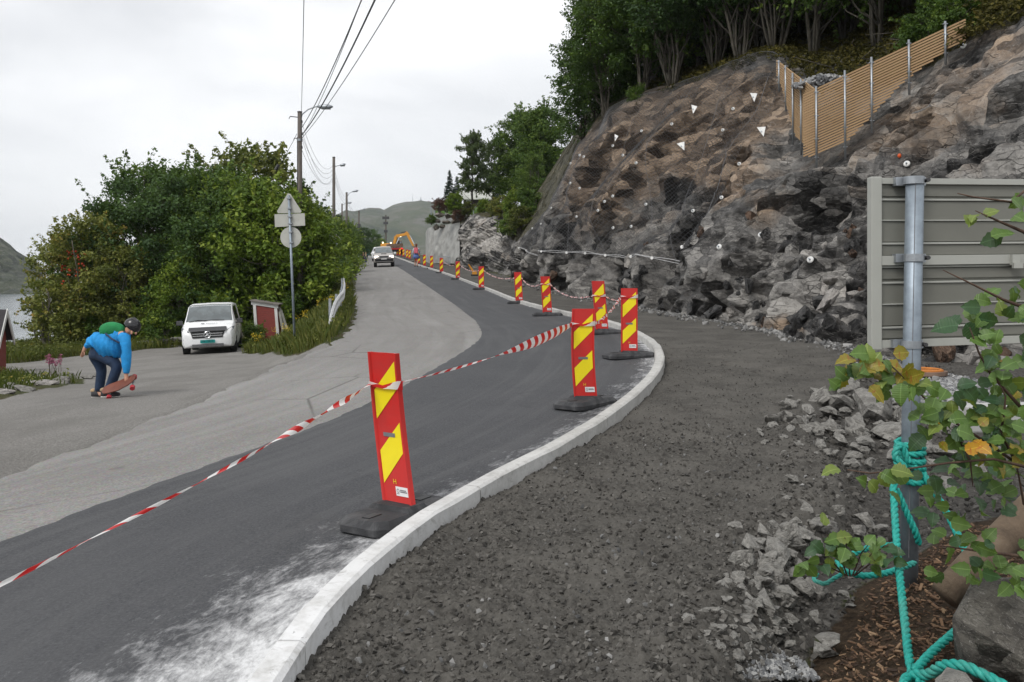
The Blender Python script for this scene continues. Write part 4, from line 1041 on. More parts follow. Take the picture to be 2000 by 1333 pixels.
# crushed gravel held behind the fence
pos = []; 
for i in range(1400):
    u = rr.uniform(1548, 1660); v = rr.gauss(0, 1); Yg_ = rr.uniform(22.6, 25.5); f_ = (u - 1548) / 112
    p_ = P(u, 172 - (1 if True else 0) * 24 * math.sin(max(.1, f_) * 2.6) * rr.random() ** .6, Yg_); pos.append(tuple(p_))
grav = link(inst_mesh('gravel_fill', bv, bf, np.array(pos), rng.uniform(.04, .1, len(pos)), rand_rots(len(pos)), M['gravel_light']), 'gravel_fill', kind='stuff')
# ------------------------------------------------------------------ trees and shrubs
def leaf_cloud(centres, radii, per, size, r, flat=.75, droop=0.):
    """leaf-sized quads scattered through clumps; returns (n, 4, 3) and a value for each leaf"""
    c_ = np.repeat(np.asarray(centres, float), per, 0); rad = np.repeat(np.asarray(radii, float), per)
    n = len(c_); d_ = r.normal(size=(n, 3)); d_ /= np.linalg.norm(d_, axis=1)[:, None]
    q = c_ + d_ * (rad * r.random(n) ** .45)[:, None] * np.array([1, 1, flat])
    nrm = d_ * .5 + r.normal(size=(n, 3)) * .6 + np.array([0, 0, .55]); nrm /= np.linalg.norm(nrm, axis=1)[:, None]
    a = np.cross(nrm, r.normal(size=(n, 3))); a /= np.linalg.norm(a, axis=1)[:, None] + 1e-9
    a[:, 2] -= droop; b = np.cross(nrm, a)
    s_ = (size * r.uniform(.6, 1.3, n))[:, None]
    V = np.stack([q - a * s_ * .55, q + b * s_ * .34 + nrm * s_ * .05, q + a * s_ * .6 - nrm * s_ * .08, q - b * s_ * .34 + nrm * s_ * .05], 1)
    clump = np.repeat(r.random(len(centres)), per)
    return V, np.clip(.5 * clump + .5 * r.random(n), 0, 1)
def limb(m, p0, p1, r0, r1, r, k=6, wob=.12, n=7):
    p0, p1 = Vector(p0), Vector(p1); L = (p1 - p0).length; pts, rs = [], []
    off = Vector((0, 0, 0))
    for i in range(k + 1):
        t = i / k; pts.append(p0.lerp(p1, t) + off * math.sin(t * math.pi)); rs.append(r0 + (r1 - r0) * t)
        off = off + Vector(r.normal(size=3) * wob * L * .35)
    m.tube(pts, rs, n, cap=True); return pts
def tree_proto(seed, h, wr, stems=1, crown0=.25, clumps=120, per=110, size=.13, leaf='leaf_mid', bark_='bark', clump_r=.55, shape='round', lean=0., trunk_r=.11, droop=0.):
    r = np.random.default_rng(seed); tm = MB(); cs, rs = [], []
    tops = []
    for s_ in range(stems):
        a = r.uniform(0, 6.28); sp = (0 if stems == 1 else wr * r.uniform(.25, .75))
        top = Vector((math.cos(a) * sp + lean * h, math.sin(a) * sp, h * r.uniform(.72, .95))); base = Vector((math.cos(a) * .12 * (stems > 1), math.sin(a) * .12 * (stems > 1), -.3))
        pts = limb(tm, base, top, trunk_r * (1 if stems == 1 else r.uniform(.4, .75)), .015, r, 9, .05, 8); tops.append(pts)
    for i in range(clumps):
        t = r.random()
        if shape == 'round': z = crown0 + (1 - crown0) * t; w_ = math.sqrt(max(.02, 1 - ((z - (crown0 + .42 * (1 - crown0))) / (.60 * (1 - crown0))) ** 2)) if abs(z - (crown0 + .42 * (1 - crown0))) < .60 * (1 - crown0) else .12
        elif shape == 'cone': z = crown0 + (1 - crown0) * t ** 1.4; w_ = max(.05, (1 - (z - crown0) / (1 - crown0)) ** .9)
        else: z = crown0 + (1 - crown0) * t; w_ = .35 + .65 * math.sin(min(1, (z - crown0) / (1 - crown0) + .15) * math.pi * .9)
        a = r.uniform(0, 6.28); rad = wr * w_ * (r.random() ** .42) * r.uniform(.8, 1.18)
        c_ = Vector((math.cos(a) * rad + lean * h * z, math.sin(a) * rad, h * z))
        cs.append(c_); rs.append(clump_r * r.uniform(.55, 1.2))
        if i % 3 == 0:
            pts = tops[r.integers(len(tops))]; k_ = min(len(pts) - 1, max(1, int(len(pts) * z * r.uniform(.55, .9)))); limb(tm, pts[k_], c_, .018 + .02 * (1 - z), .006, r, 4, .1, 5)
    V, rv = leaf_cloud(cs, rs, per, size, r, .8, droop)
    tc_, tr_ = [], []                       # thin shoots reaching out of the crown give it a ragged edge
    for i in range(int(clumps * .45)):
        c_ = cs[r.integers(len(cs))]; d_ = Vector((c_.x - lean * h, c_.y, (c_.z - h * (crown0 + .35 * (1 - crown0))) * .9 + .2)); d_ = (d_.normalized() + Vector(r.normal(size=3) * .35)).normalized(); L = clump_r * r.uniform(1.1, 2.3)
        tm.tube([c_, c_ + d_ * L], [.010, .003], 4)
        for f_ in (.45, .65, .85, 1.): tc_.append(c_ + d_ * L * f_); tr_.append(clump_r * .22)
    V2, rv2 = leaf_cloud(tc_, tr_, max(5, per // 14), size * .95, r, .8, droop); V = np.concatenate([V, V2]); rv = np.concatenate([rv, np.clip(rv2 + .15, 0, 1)])
    return tm.mesh('trunk', M[bark_], True), soup_mesh('crown', V, M[leaf], rnd=rv)
TREES = {
 'alder': tree_proto(1, 7.6, 2.3, 2, .10, 130, 100, .15, 'leaf_dark', 'bark_dark', .62),
 'alder2': tree_proto(2, 7.0, 2.1, 3, .08, 120, 100, .15, 'leaf_mid', 'bark', .60),
 'maple': tree_proto(3, 6.2, 2.5, 2, .05, 125, 95, .17, 'leaf_lime', 'bark', .62),
 'willow': tree_proto(4, 5.4, 1.9, 4, .12, 110, 110, .13, 'leaf_olive', 'bark', .50),
 'hazel': tree_proto(5, 8.5, 2.5, 13, .24, 170, 120, .14, 'leaf_dark', 'bark', .60, 'vase', trunk_r=.085),
 'hazel2': tree_proto(6, 8.0, 2.4, 6, .18, 150, 120, .14, 'leaf_mid', 'bark', .62, 'vase', trunk_r=.10),
 'birch': tree_proto(7, 9.0, 1.9, 1, .22, 130, 110, .16, 'leaf_birch', 'bark_dark', .55, trunk_r=.13, droop=.5),
 'ash': tree_proto(8, 8.2, 2.9, 1, .10, 210, 120, .2, 'leaf_mid', 'bark_dark', .75),
 'ash2': tree_proto(18, 8.6, 2.4, 2, .16, 190, 120, .15, 'leaf_dark', 'bark_dark', .6),
 'shrub': tree_proto(9, 2.0, 1.0, 4, .04, 60, 90, .12, 'leaf_olive', 'bark', .34),
 'shrub2': tree_proto(10, 2.2, 1.1, 4, .02, 60, 100, .14, 'leaf_lime', 'bark', .36),
 'shrub3': tree_proto(11, 1.7, .95, 3, .02, 55, 100, .11, 'leaf_mid', 'bark', .34),
 'hedge': tree_proto(12, 2.4, 1.5, 5, .02, 110, 110, .16, 'leaf_lime', 'bark', .40),
 'sapling': tree_proto(13, 2.6, .8, 2, .25, 26, 50, .11, 'leaf_olive', 'bark', .3),
 'heath': tree_proto(14, 1.2, .9, 5, .02, 50, 90, .09, 'heather', 'bark', .28),
}
def fir_proto(seed, h, w0):
    r = np.random.default_rng(seed); tm = MB(); tm.tube([(0, 0, -.3), (0, 0, h)], [.14, .012], 8); Vs, rv = [], []
    cs, rs = [], []
    for z in np.arange(.12, .99, .038):
        n_ = 7
        for j in range(n_):
            a = r.uniform(0, 6.28); L = w0 * (1 - z) ** .85 * r.uniform(.75, 1.15); tip = Vector((math.cos(a) * L, math.sin(a) * L, z * h - L * .22)); b0 = Vector((0, 0, z * h))
            tm.tube([b0, b0.lerp(tip, .5) + Vector((0, 0, .04)), tip], [.02, .012, .004], 4)
            for k_ in np.linspace(.25, 1, 7): cs.append(b0.lerp(tip, k_)); rs.append(.13 + .10 * (1 - z))
    V, rv = leaf_cloud(cs, rs, 26, .13, r, .45, .35)
    return tm.mesh('trunk', M['bark_dark'], True), soup_mesh('crown', V, M['needles'], rnd=rv)
TREES['fir'] = fir_proto(20, 7.2, 1.7)
tr_r = random.Random(12)
def plant(kind, loc, scale=1., label=None, cat='tree', group=None, name='tree', rz=None, sz=None):
    tm, cm = TREES[kind]
    o = empty(name, loc, tr_r.uniform(0, 6.28) if rz is None else rz, label=label, cat=cat, group=group)
    o.scale = (scale, scale, scale * (sz or 1))
    link(tm, 'trunk' if cat == 'tree' else 'stems', o); link(cm, 'crown' if cat == 'tree' else 'foliage', o); return o
def at(u, Y, dz=0.):
    x = (u - 1000) / F * Y; return (x, Y, Hs(x, Y) + dz)
LB = {'alder': 'dense dark green alder in the thicket behind the parked van', 'alder2': 'mid green many-stemmed tree in the thicket behind the gravel yard', 'maple': 'bright lime green broadleaf tree standing above the small red shed', 'willow': 'loose olive green willow at the seaward end of the thicket'}
for u, Yd, kind, top in [(175, 42, 'willow', 445), (210, 45, 'alder2', 415), (262, 44, 'alder', 372), (300, 48, 'alder2', 345), (330, 43, 'alder', 368), (372, 45, 'alder2', 352), (408, 47, 'alder', 348), (442, 43, 'alder2', 372), (495, 50, 'willow', 318), (468, 43.5, 'maple', 385), (520, 42, 'maple', 378), (548, 41, 'maple', 400), (400, 42, 'alder', 400), (590, 47, 'alder2', 415), (560, 52, 'alder', 382), (130, 46, 'willow', 480), (240, 41.5, 'willow', 500), (350, 41, 'maple', 520)]:
    b_ = at(u, Yd); h = (HZ - top) / F * Yd - b_[2]; base = {'alder': 7.6, 'alder2': 7.0, 'maple': 6.2, 'willow': 5.4}[kind]
    lab = {(175, 42): 'olive willow above the spindly saplings by the water', (210, 45): 'mid green tree between the seaward willow and the dark alders', (262, 44): 'dark alder just behind the skateboarder side of the thicket', (300, 48): 'mid green tree deep in the thicket with high crown', (330, 43): 'dark alder at the thicket front left of the van', (372, 45): 'mid green tree rising behind the left half of the van', (408, 47): 'dark alder deep in the thicket straight behind the van', (442, 43): 'mid green tree rising behind the right half of the van', (495, 50): 'tall thin olive treetop rising above the lime green trees', (468, 43.5): 'lime green tree between the van and the red shed', (520, 42): 'lime green tree standing right above the red shed', (548, 41): 'lime green tree just left of the three-plate sign pole', (400, 42): 'low dark alder close above the van roof', (590, 47): 'mid green tree at the foot of the near lamp pole', (560, 52): 'dark alder behind the three-plate sign pole', (130, 46): 'outermost olive willow of the thicket, over the water', (240, 41.5): 'low olive willow above the rocky ledge', (350, 41): 'low lime green young tree close behind the van roof'}[(u, Yd)]
    plant(kind, b_, h / base * 1.06, lab, group='trees of the thicket behind the yard')
for u, Yd, kind, sc_, lab in [(596, 44, 'shrub2', 1.2, 'lime green shrub on the grassy bank below the road'), (622, 47, 'shrub', 1.15, 'olive shrub on the bank beyond the white guardrail'), (572, 40, 'shrub3', 1.0, 'green shrub between the red shed and the bank'), (632, 50, 'shrub2', 1.1, 'lime green shrub behind the far guardrail end'), (600, 48, 'shrub', 1.5, 'olive shrub under the lamp post'), (640, 58, 'shrub3', 1.5, 'green bush by the roadside past the guardrail'), (652, 66, 'shrub2', 1.2, 'lime bush below the diamond sign'), (100, 40, 'sapling', 1.25, 'spindly yellowing sapling on the grass above the water'), (75, 43, 'sapling', 1.1, 'small reddish sapling nearest the water'), (130, 40, 'shrub', 1.1, 'olive shrub at the foot of the thicket above the grass'), (310, 40, 'shrub3', .8, 'low green bush above the boulder wall'), (285, 41, 'shrub2', .8, 'low lime bush above the boulder wall'), (175, 40.5, 'shrub3', 1.0, 'green bush on the rocky bank behind the skater'), (225, 41, 'shrub', .9, 'olive bush on the rocky bank behind the skater'), (495, 36.3, 'shrub3', .55, 'dark little bush between van and red shed')]:
    plant(kind, at(u, Yd, -.05), sc_, lab, 'shrub', 'shrubs on the seaward bank', 'shrub')
# roadside trees towards the crest
for u, Yd, kind, top in [(618, 60, 'alder2', 428), (640, 68, 'maple', 440), (645, 82, 'alder2', 425), (668, 84, 'alder', 440), (672, 100, 'maple', 438), (690, 104, 'alder2', 452), (712, 125, 'alder', 448), (700, 140, 'alder2', 455), (728, 150, 'alder', 452), (742, 155, 'maple', 470), (655, 74, 'maple', 470), (676, 90, 'willow', 480)]:
    b_ = at(u, Yd); b_ = (b_[0], b_[1], max(b_[2], float(ROAD(Yd)) - 2.2)); h = (HZ - top) / F * Yd - b_[2]; base = {'alder': 7.6, 'alder2': 7.0, 'maple': 6.2, 'willow': 5.4}[kind]
    plant(kind, b_, h / base * 1.05, {'alder': 'dark green tree in the row beside the lamp posts', 'alder2': 'mid green tree in the row beside the lamp posts', 'maple': 'bright green tree in the row beside the lamp posts', 'willow': 'olive green low tree in the row beside the lamp posts'}[kind], group='trees along the road to the crest')
for u, Yd, k_, sc_ in [(648, 70, 'shrub2', 1.2), (658, 76, 'shrub', 1.3), (664, 84, 'shrub3', 1.4), (670, 94, 'shrub2', 1.4), (678, 103, 'shrub3', 1.4)]:
    b_ = at(u, Yd); plant(k_, (b_[0], b_[1], max(b_[2], float(ROAD(Yd)) - 1.2)), sc_, {'shrub': 'olive bush', 'shrub2': 'lime green bush', 'shrub3': 'mid green bush'}[k_] + ' growing against the left road edge near the walkers', 'shrub', 'bushes at the road edge', 'shrub')

# wood above the cliff
def crest(s_, t_): return tuple(CS(s_, t_))
WL = {'hazel': 'dark green many-stemmed hazel in the wood above the netted cliff', 'hazel2': 'mid green few-stemmed tree in the wood above the cliff', 'ash2': 'broad dark tree deep in the wood above the cliff', 'alder': 'dark leafy tree leaning over the far end of the cliff', 'alder2': 'mid green tree deep in the wood above the cliff'}
for s0, t0, kind, sc_ in [(5.9, 1.12, 'alder', .62), (6.35, 1.2, 'alder', .85), (6.7, 1.10, 'hazel2', .78), (7.1, 1.3, 'alder', 1.0), (7.5, 1.12, 'hazel2', .95), (8.0, 1.10, 'hazel', .95), (7.7, 1.45, 'ash2', 1.05), (8.35, 1.3, 'alder2', 1.0), (8.7, 1.22, 'hazel', 1.0), (9.0, 1.5, 'ash2', 1.1), (9.2, 1.16, 'hazel', 1.0), (9.55, 1.3, 'hazel2', 1.0), (9.9, 1.2, 'hazel', 1.05), (10.1, 1.5, 'ash2', 1.1), (10.6, 1.32, 'hazel2', 1.05), (11.0, 1.5, 'hazel', 1.1), (11.3, 1.72, 'ash2', 1.1), (11.7, 1.38, 'hazel2', 1.0), (12.1, 1.6, 'hazel', 1.0), (12.6, 1.7, 'ash2', 1.1), (13.0, 1.45, 'hazel2', .9), (8.4, 1.75, 'ash2', 1.2), (9.6, 1.8, 'ash2', 1.2), (10.6, 1.85, 'ash2', 1.2), (7.2, 1.7, 'ash2', 1.1), (13.6, 1.7, 'ash2', 1.0), (14.3, 1.55, 'hazel', .9)]:
    plant(kind, crest(s0, t0), sc_, WL[kind], group='trees of the wood above the cliff')
for s0, t0, kind, sc_, lab in [(7.45, 1.04, 'shrub3', .42, 'small dark bush on the cliff brink at the netting'), (13.0, 1.15, 'shrub3', .75, 'green bush behind the upper end of the timber fence'), (13.6, 1.12, 'shrub3', .6, 'green bush over the end of the timber fence')]:
    plant(kind, crest(s0, t0), sc_, lab, 'shrub', 'bushes on the cliff brink', 'shrub')
# trees and garden round the house on the knoll
def zt(u, v, Y): return tuple(P(u, v, Y))
for u, v, Yd, kind, sc_, lab, ct in [(1018, 395, 84, 'ash', 1.02, 'big round bright green tree beside the netted cliff', 'tree'), (1062, 380, 78, 'ash', .92, 'green round tree close behind the cliff end', 'tree'), (1040, 400, 72, 'alder2', .6, 'mid green tree at the foot of the round trees', 'tree'), (965, 403, 86, 'birch', .72, 'slender grey green birch right of the house', 'tree'), (922, 405, 80, 'birch', .76, 'tall thin birch standing in front of the brown house', 'tree'), (985, 400, 88, 'alder', .62, 'dark tree between the birches and the round tree', 'tree'), (878, 405, 96, 'fir', .58, 'dark spruce left of the house', 'tree'), (892, 402, 100, 'fir', .48, 'small dark spruce by the house gable', 'tree'),
    (888, 408, 78, 'hedge', .52, 'clipped bright green bush above the railing', 'shrub'), (944, 414, 77, 'hedge', .42, 'round bright green bush in front of the house', 'shrub'), (858, 411, 80, 'heath', .8, 'reddish hedge behind the garden railing', 'shrub'), (872, 411, 80, 'heath', .7, 'reddish hedge behind the garden railing', 'shrub'), (842, 437, 84, 'shrub3', .5, 'green tuft at the corner of the stone wall', 'shrub'), (995, 458, 60, 'shrub3', .75, 'dark green bush in the gully left of the netting', 'shrub'), (985, 425, 70, 'shrub', .85, 'olive bush above the pink rock outcrop', 'shrub'), (965, 425, 73, 'shrub', .7, 'olive bush on the brink of the pink outcrop', 'shrub'), (1010, 425, 66, 'shrub2', .9, 'lime bush at the head of the gully', 'shrub'), (1015, 450, 58, 'shrub', .8, 'olive bush beside the cliff end', 'shrub'), (1030, 420, 60, 'shrub3', 1.0, 'green bush behind the cliff end', 'shrub'), (895, 430, 80, 'heath', .8, 'brown bramble hanging over the stone wall', 'shrub'), (915, 420, 79, 'shrub', .6, 'olive scrub between stone wall and outcrop', 'shrub')]:
    plant(kind, zt(u, v, Yd), sc_, lab, ct, 'garden plants on the knoll', 'tree' if ct == 'tree' else 'shrub')
# ------------------------------------------------------------------ red and yellow marker boards
BW, BH = .25, .965
def beacon_meshes():
    d_ = {}
    def bend(x, z, y): return (x, y, z)
    m = MB(); n = 14
    prof = [(-BW/2, .030), (-BW/2, -.012), (-BW/2 + .014, -.012), (-BW/2 + .020, 0), (BW/2 - .020, 0), (BW/2 - .014, -.012), (BW/2, -.012), (BW/2, .030), (BW/2 - .006, .030), (BW/2 - .006, .012), (-BW/2 + .006, .012), (-BW/2 + .006, .030)]
    secs = [[Vector((x, y, .09 + BH * i / n)) for x, y in prof] for i in range(n + 1)]
    k = len(prof); v = [p_ for s_ in secs for p_ in s_]; f = []
    for i in range(n):
        for j in range(k): f.append((i*k + j, i*k + (j+1) % k, (i+1)*k + (j+1) % k, (i+1)*k + j))
    f += [tuple(range(k-1, -1, -1)), tuple(n*k + j for j in range(k))]
    d_['board'] = MB().add(v, f).mesh('board', M['red'])
    def patch(poly, name, m_, y=-.0035, cuts=8):
        b = bmesh.new(); vs_ = [b.verts.new((x, y, z)) for x, z in poly]; b.faces.new(vs_)
        bmesh.ops.bisect_plane
        for c_ in np.linspace(.09, .09 + BH, 15):
            bmesh.ops.bisect_plane(b, geom=b.verts[:] + b.edges[:] + b.faces[:], plane_co=(0, 0, c_), plane_no=(0, 0, 1))
        bmesh.ops.recalc_face_normals(b, faces=b.faces)
        me = bpy.data.meshes.new(name); b.to_mesh(me); b.free(); me.materials.append(m_); return me
    zf = lambda f_: .09 + BH * (1 - f_); xl, xr = -BW/2 + .026, BW/2 - .022
    d_['stripe1'] = patch([(xl, zf(.46)), (xr, zf(.25)), (xr, zf(.055)), (xl, zf(.264))], 'stripe', M['yellow'])
    d_['stripe2'] = patch([(xl, zf(.877)), (xr, zf(.67)), (xr, zf(.47)), (xl, zf(.67))], 'stripe', M['yellow'])
    d_['slot'] = patch([(-.052, zf(.572)), (.052, zf(.572)), (.052, zf(.545)), (-.052, zf(.545))], 'handle_slot', M['print_grey'], -.0065)
    d_['label'] = patch([(.0, zf(.942)), (.105, zf(.942)), (.105, zf(.885)), (.0, zf(.885))], 'label', M['white_label'], -.0045)
    d_['band'] = patch([(xl - .018, zf(.0)), (xr + .016, zf(.0)), (xr + .016, zf(-.0) - .0), (xl - .018, zf(.0))], 'b', M['red']) if False else None
    b = MB(); L, W, h1 = .80, .40, .078                     # recycled rubber foot, chamfered, two hand slots
    lo = [(-L/2 + .07, -W/2), (L/2 - .07, -W/2), (L/2, -W/2 + .07), (L/2, W/2 - .07), (L/2 - .07, W/2), (-L/2 + .07, W/2), (-L/2, W/2 - .07), (-L/2, -W/2 + .07)]
    hi = [(x * .90, y * .80) for x, y in lo]
    b.add([(x, y, 0) for x, y in lo] + [(x, y, .04) for x, y in lo] + [(x, y, h1) for x, y in hi], [tuple(range(7, -1, -1)), tuple(range(16, 24))] + [(r*8 + i, r*8 + (i+1) % 8, (r+1)*8 + (i+1) % 8, (r+1)*8 + i) for r in (0, 1) for i in range(8)])
    d_['foot'] = b.mesh('foot', M['rubber'])
    d_['hand_slot'] = MB().box((0, 0, h1), (.12, .055, .006)).mesh('hand_slot', M['black_plastic'])
    d_['socket'] = MB().box((0, 0, h1 + .012), (.20, .33, .03), taper=.85).mesh('socket', M['rubber'])
    return d_
BM = beacon_meshes()
def warp(me, lean, curve, yaw_twist=0.):
    """a used board: leaning back and bowed"""
    c = me.copy(); n = len(c.vertices); a = np.empty(n * 3); c.vertices.foreach_get('co', a); a = a.reshape(-1, 3)
    t = (a[:, 2] - .09) / BH; out = a.copy(); out[:, 0] += lean[0] * t + curve[0] * np.sin(np.clip(t, 0, 1) * math.pi) * 1.0; out[:, 1] += lean[1] * t + curve[1] * np.sin(np.clip(t, 0, 1) * math.pi)
    c.vertices.foreach_set('co', out.reshape(-1)); c.update(); return c
TEXT_H = []
beacons = []
def beacon(u, v, label, yaw=0, foot_rot=.8, lean=(0, 0), curve=(0, 0), Yd=None, detail=True, hs=1.0):
    if Yd is None:
        g = G(u, v); g = Vector((g.x, g.y, 0)); 
    else: g = Vector(((u - 1000) / F * Yd, Yd, 0))
    g.z = Hs(min(g.x, float(KERB(g.y)) - .02), g.y) + .026
    o = empty('marker_board', g, yaw, label=label, cat='marker board', group='red and yellow marker boards along the new kerb')
    wf = (lambda me: warp(me, lean, curve)) if (lean != (0, 0) or curve != (0, 0)) else (lambda me: me)
    bo = link(wf(BM['board']), 'board', o)
    link(wf(BM['stripe1']), 'stripe', bo); link(wf(BM['stripe2']), 'stripe', bo)
    if detail:
        link(wf(BM['slot']), 'handle_slot', bo); link(wf(BM['label']), 'label', bo)
        me = TEXT_H[0] if TEXT_H else None
        if me is None:
            t_ = text_mesh('H', .042, M['letter_yellow'], 'letter', bo, Matrix.Translation((.0, -.005, .09 + BH * .142)) @ Matrix.Rotation(R_(90), 4, 'X')); TEXT_H.append(t_.data.copy()); t_.data = wf(t_.data)
        else: link(wf(me), 'letter', bo)
        lb = MB(); 
        for i, (x0, x1, zz) in enumerate([(.038, .098, .915), (.038, .09, .905), (.008, .03, .928)]):
            lb.box((.5 * (x0 + x1), -.0062, .09 + BH * (1 - zz)), (x1 - x0, .001, .006 if i < 2 else .003))
        lb.tube([Vector((.02 + .010 * math.cos(a), -.0062, .09 + BH * .09 + .010 * math.sin(a))) for a in np.linspace(0, 6.2, 14)], .0018, 4)
        link(wf(lb.mesh('print', M['print_grey'])), 'print', bo)
    ft = link(BM['foot'], 'foot', o, rot=(0, 0, foot_rot)); link(BM['socket'], 'socket', ft)
    if detail:
        for s_ in (-1, 1): link(BM['hand_slot'], 'hand_slot', ft, (s_ * .26, 0, .002))
    beacons.append(o); return o
b1 = beacon(778, 1022, 'tallest-looking leaning marker board bowed sideways beside the limewashed kerb', -.62, 1.65, (-.20, .06), (-.06, .05))
b2 = beacon(1144, 797, 'upright marker board with a wide striped tape tied from the bowed one', .05, .85, (-.02, .02), (-.02, 0))
b3 = beacon(1229, 702, 'marker board with plain red top standing in the bend of the kerb', -.12, .5, (0, .02))
b4 = beacon(1176, 655, 'marker board with scuffed top half hidden behind the upright one', .1, .2, (-.08, .02))
b5 = beacon(1069, 619, 'slightly leaning marker board tied with thin tape below the netting', .05, .05, (-.06, 0))
b6 = beacon(1014, 594, 'marker board before the broken rock, left of the slightly leaning one', .0, .05, (-.05, 0))
b7 = beacon(940, 567, 'marker board beside the grey gravel heap', .05, .05)
b8 = beacon(894, 547, 'marker board tied to the tape beside the pale outcrop', 0, .05)
b9 = beacon(862, 534, 'marker board opposite the sprayed concrete wall foot', 0, .05, detail=False)
for u, v, lab in [(843, 523, 'marker board beside the mesh barrier panel'), (829, 518, 'small distant marker board just past the walking girl'), (818, 514, 'small distant marker board behind the walking girl'), (812, 510, 'small distant marker board left of the walking girl'), (800, 505, 'small distant marker board near the digger bucket'), (795, 503, 'small distant marker board near the digger bucket'), (788, 500, 'small distant marker board near the red trailer'), (781, 498, 'small distant marker board near the red trailer'), (776, 497, 'small distant marker board near the red trailer')]:
    Yd = np.interp(v, [497, 499, 503, 510, 514, 518, 523, 534], [112, 108, 101, 90, 84, 77, 71, 61])
    beacon(u, v, lab, 0, .05, Yd=float(Yd), detail=False)
# ------------------------------------------------------------------ barrier tape
def ribbon(name, pts, width, twist, label, sag=0., n=90, group='red and white barrier tapes', uv0=0., wfun=None):
    """pts: two ends; twist(t) gives the roll of the band in radians"""
    a, b = Vector(pts[0]), Vector(pts[1]); L = (b - a).length; V = []; UV = []
    for i in range(n + 1):
        t = i / n; p_ = a.lerp(b, t) - Vector((0, 0, sag * 4 * t * (1 - t))); tg = (b - a).normalized()
        s_ = tg.cross(Vector((0, 0, 1))).normalized(); u_ = s_.cross(tg); r_ = twist(t); w_ = width * (wfun(t) if wfun else 1)
        d_ = u_ * math.cos(r_) + s_ * math.sin(r_)
        row = []
        for j in range(5):
            k_ = (j / 4 - .5); bow = tg.cross(d_) * (.18 * w_ * (1 - (2 * k_) ** 2))
            row.append(tuple(p_ + d_ * w_ * k_ + bow)); UV.append((t * L + uv0, j / 4))
        V.append(row)
    V = np.array(V); UV = np.array(UV).reshape(n + 1, 5, 2)
    me = grid_mesh(name, V, M['tape'], True, UV); return link(me, name, label=label, cat='barrier tape', group=group)
def on_board(o, frac, dx=0., dy=-.02):
    bo = o.children[0]; me = bo.data; n = len(me.vertices); a = np.empty(n * 3); me.vertices.foreach_get('co', a); a = a.reshape(-1, 3)
    z = .09 + BH * frac; k = np.argsort(np.abs(a[:, 2] - z))[:12]; c_ = a[k].mean(0)
    Mx = Matrix.Translation(o.location) @ Matrix.Rotation(o.rotation_euler.z, 4, 'Z'); return Mx @ Vector((c_[0] + dx, c_[1] + dy, z))
bpy.context.view_layer.update()
def wrap(o, frac, name='tape'):
    """the band pulled round the board"""
    ps = [on_board(o, frac + .01, BW/2 + .01, .02), on_board(o, frac + .015, BW/2 + .006, -.028), on_board(o, frac - .005, 0, -.03), on_board(o, frac + .012, -BW/2 - .006, -.028), on_board(o, frac + .02, -BW/2 - .01, .02)]
    V, UV = [], []
    for i, p_ in enumerate(ps):
        w_ = (.06, .055, .022, .03, .04)[i]; V.append([tuple(p_ + Vector((0, 0, -w_ / 2))), tuple(p_), tuple(p_ + Vector((0, 0, w_ / 2)))]); UV.append([(i * .10, 0), (i * .10, .5), (i * .10, 1)])
    return grid_mesh('wrap', np.array(V), M['tape'], True, np.array(UV))
w1 = on_board(b1, .77, -BW/2); w1r = on_board(b1, .80, BW/2); w2 = on_board(b2, .82, -BW/2); w2r = on_board(b2, .82, BW/2)
w3 = on_board(b3, .86, -BW/2); w4 = on_board(b4, .68, BW/2); w4l = on_board(b4, .70, -BW/2); w5 = on_board(b5, .78, BW/2)
left_end = P(-160, 1222, 2.25)
t1 = ribbon('barrier_tape', (left_end, w1), .075, lambda t: 16 * t + 1.2, 'thin twisted barrier tape running across the near road to the bowed marker', .03, 240, wfun=lambda t: .17 + .10 * t + (.28 * abs(math.sin(t * 17)) if t > .55 else 0))
link(wrap(b1, .77), 'wrap', t1)
t2 = ribbon('barrier_tape', (w1r, w2), .125, lambda t: .25 + 9 * max(0, .52 - t) ** 1.0 + .5 * max(0, t - .6), 'broad flat stretch of barrier tape between bowed and upright markers', .05, 120, wfun=lambda t: .14 + .86 * float(sst(.42, .74, t)) * (1 - .55 * float(sst(.86, 1., t))))
link(wrap(b2, .82), 'wrap', t2)
t3 = ribbon('barrier_tape', (w2r, w3), .075, lambda t: 22 * t, 'crumpled barrier tape from the upright marker to the bend marker', .05, 90, wfun=lambda t: .55)
link(wrap(b3, .86), 'wrap', t3)
ribbon('barrier_tape', (on_board(b3, .84, BW/2), w4), .075, lambda t: 18 * t, 'short barrier tape from the bend marker to the scuffed one', .06, 60, wfun=lambda t: .4)
t5 = ribbon('barrier_tape', (w4l, w5), .075, lambda t: 30 * t, 'thin barrier tape sagging before the rock between scuffed and leaning markers', .16, 120, wfun=lambda t: .45)
link(wrap(b4, .69), 'wrap', t5); link(wrap(b5, .78), 'wrap', t5)
for A_, B_, lb in [(b5, b6, 'barrier tape between the leaning marker and the one by broken rock'), (b6, b7, 'long barrier tape between broken rock and gravel heap'), (b7, b8, 'barrier tape past the gravel heap to the outcrop marker'), (b8, b9, 'distant barrier tape towards the concrete wall')]:
    ribbon('barrier_tape', (on_board(A_, .8, -BW/2), on_board(B_, .8, BW/2)), .075, lambda t: 30 * t, lb, .15, 80, wfun=lambda t: .6)

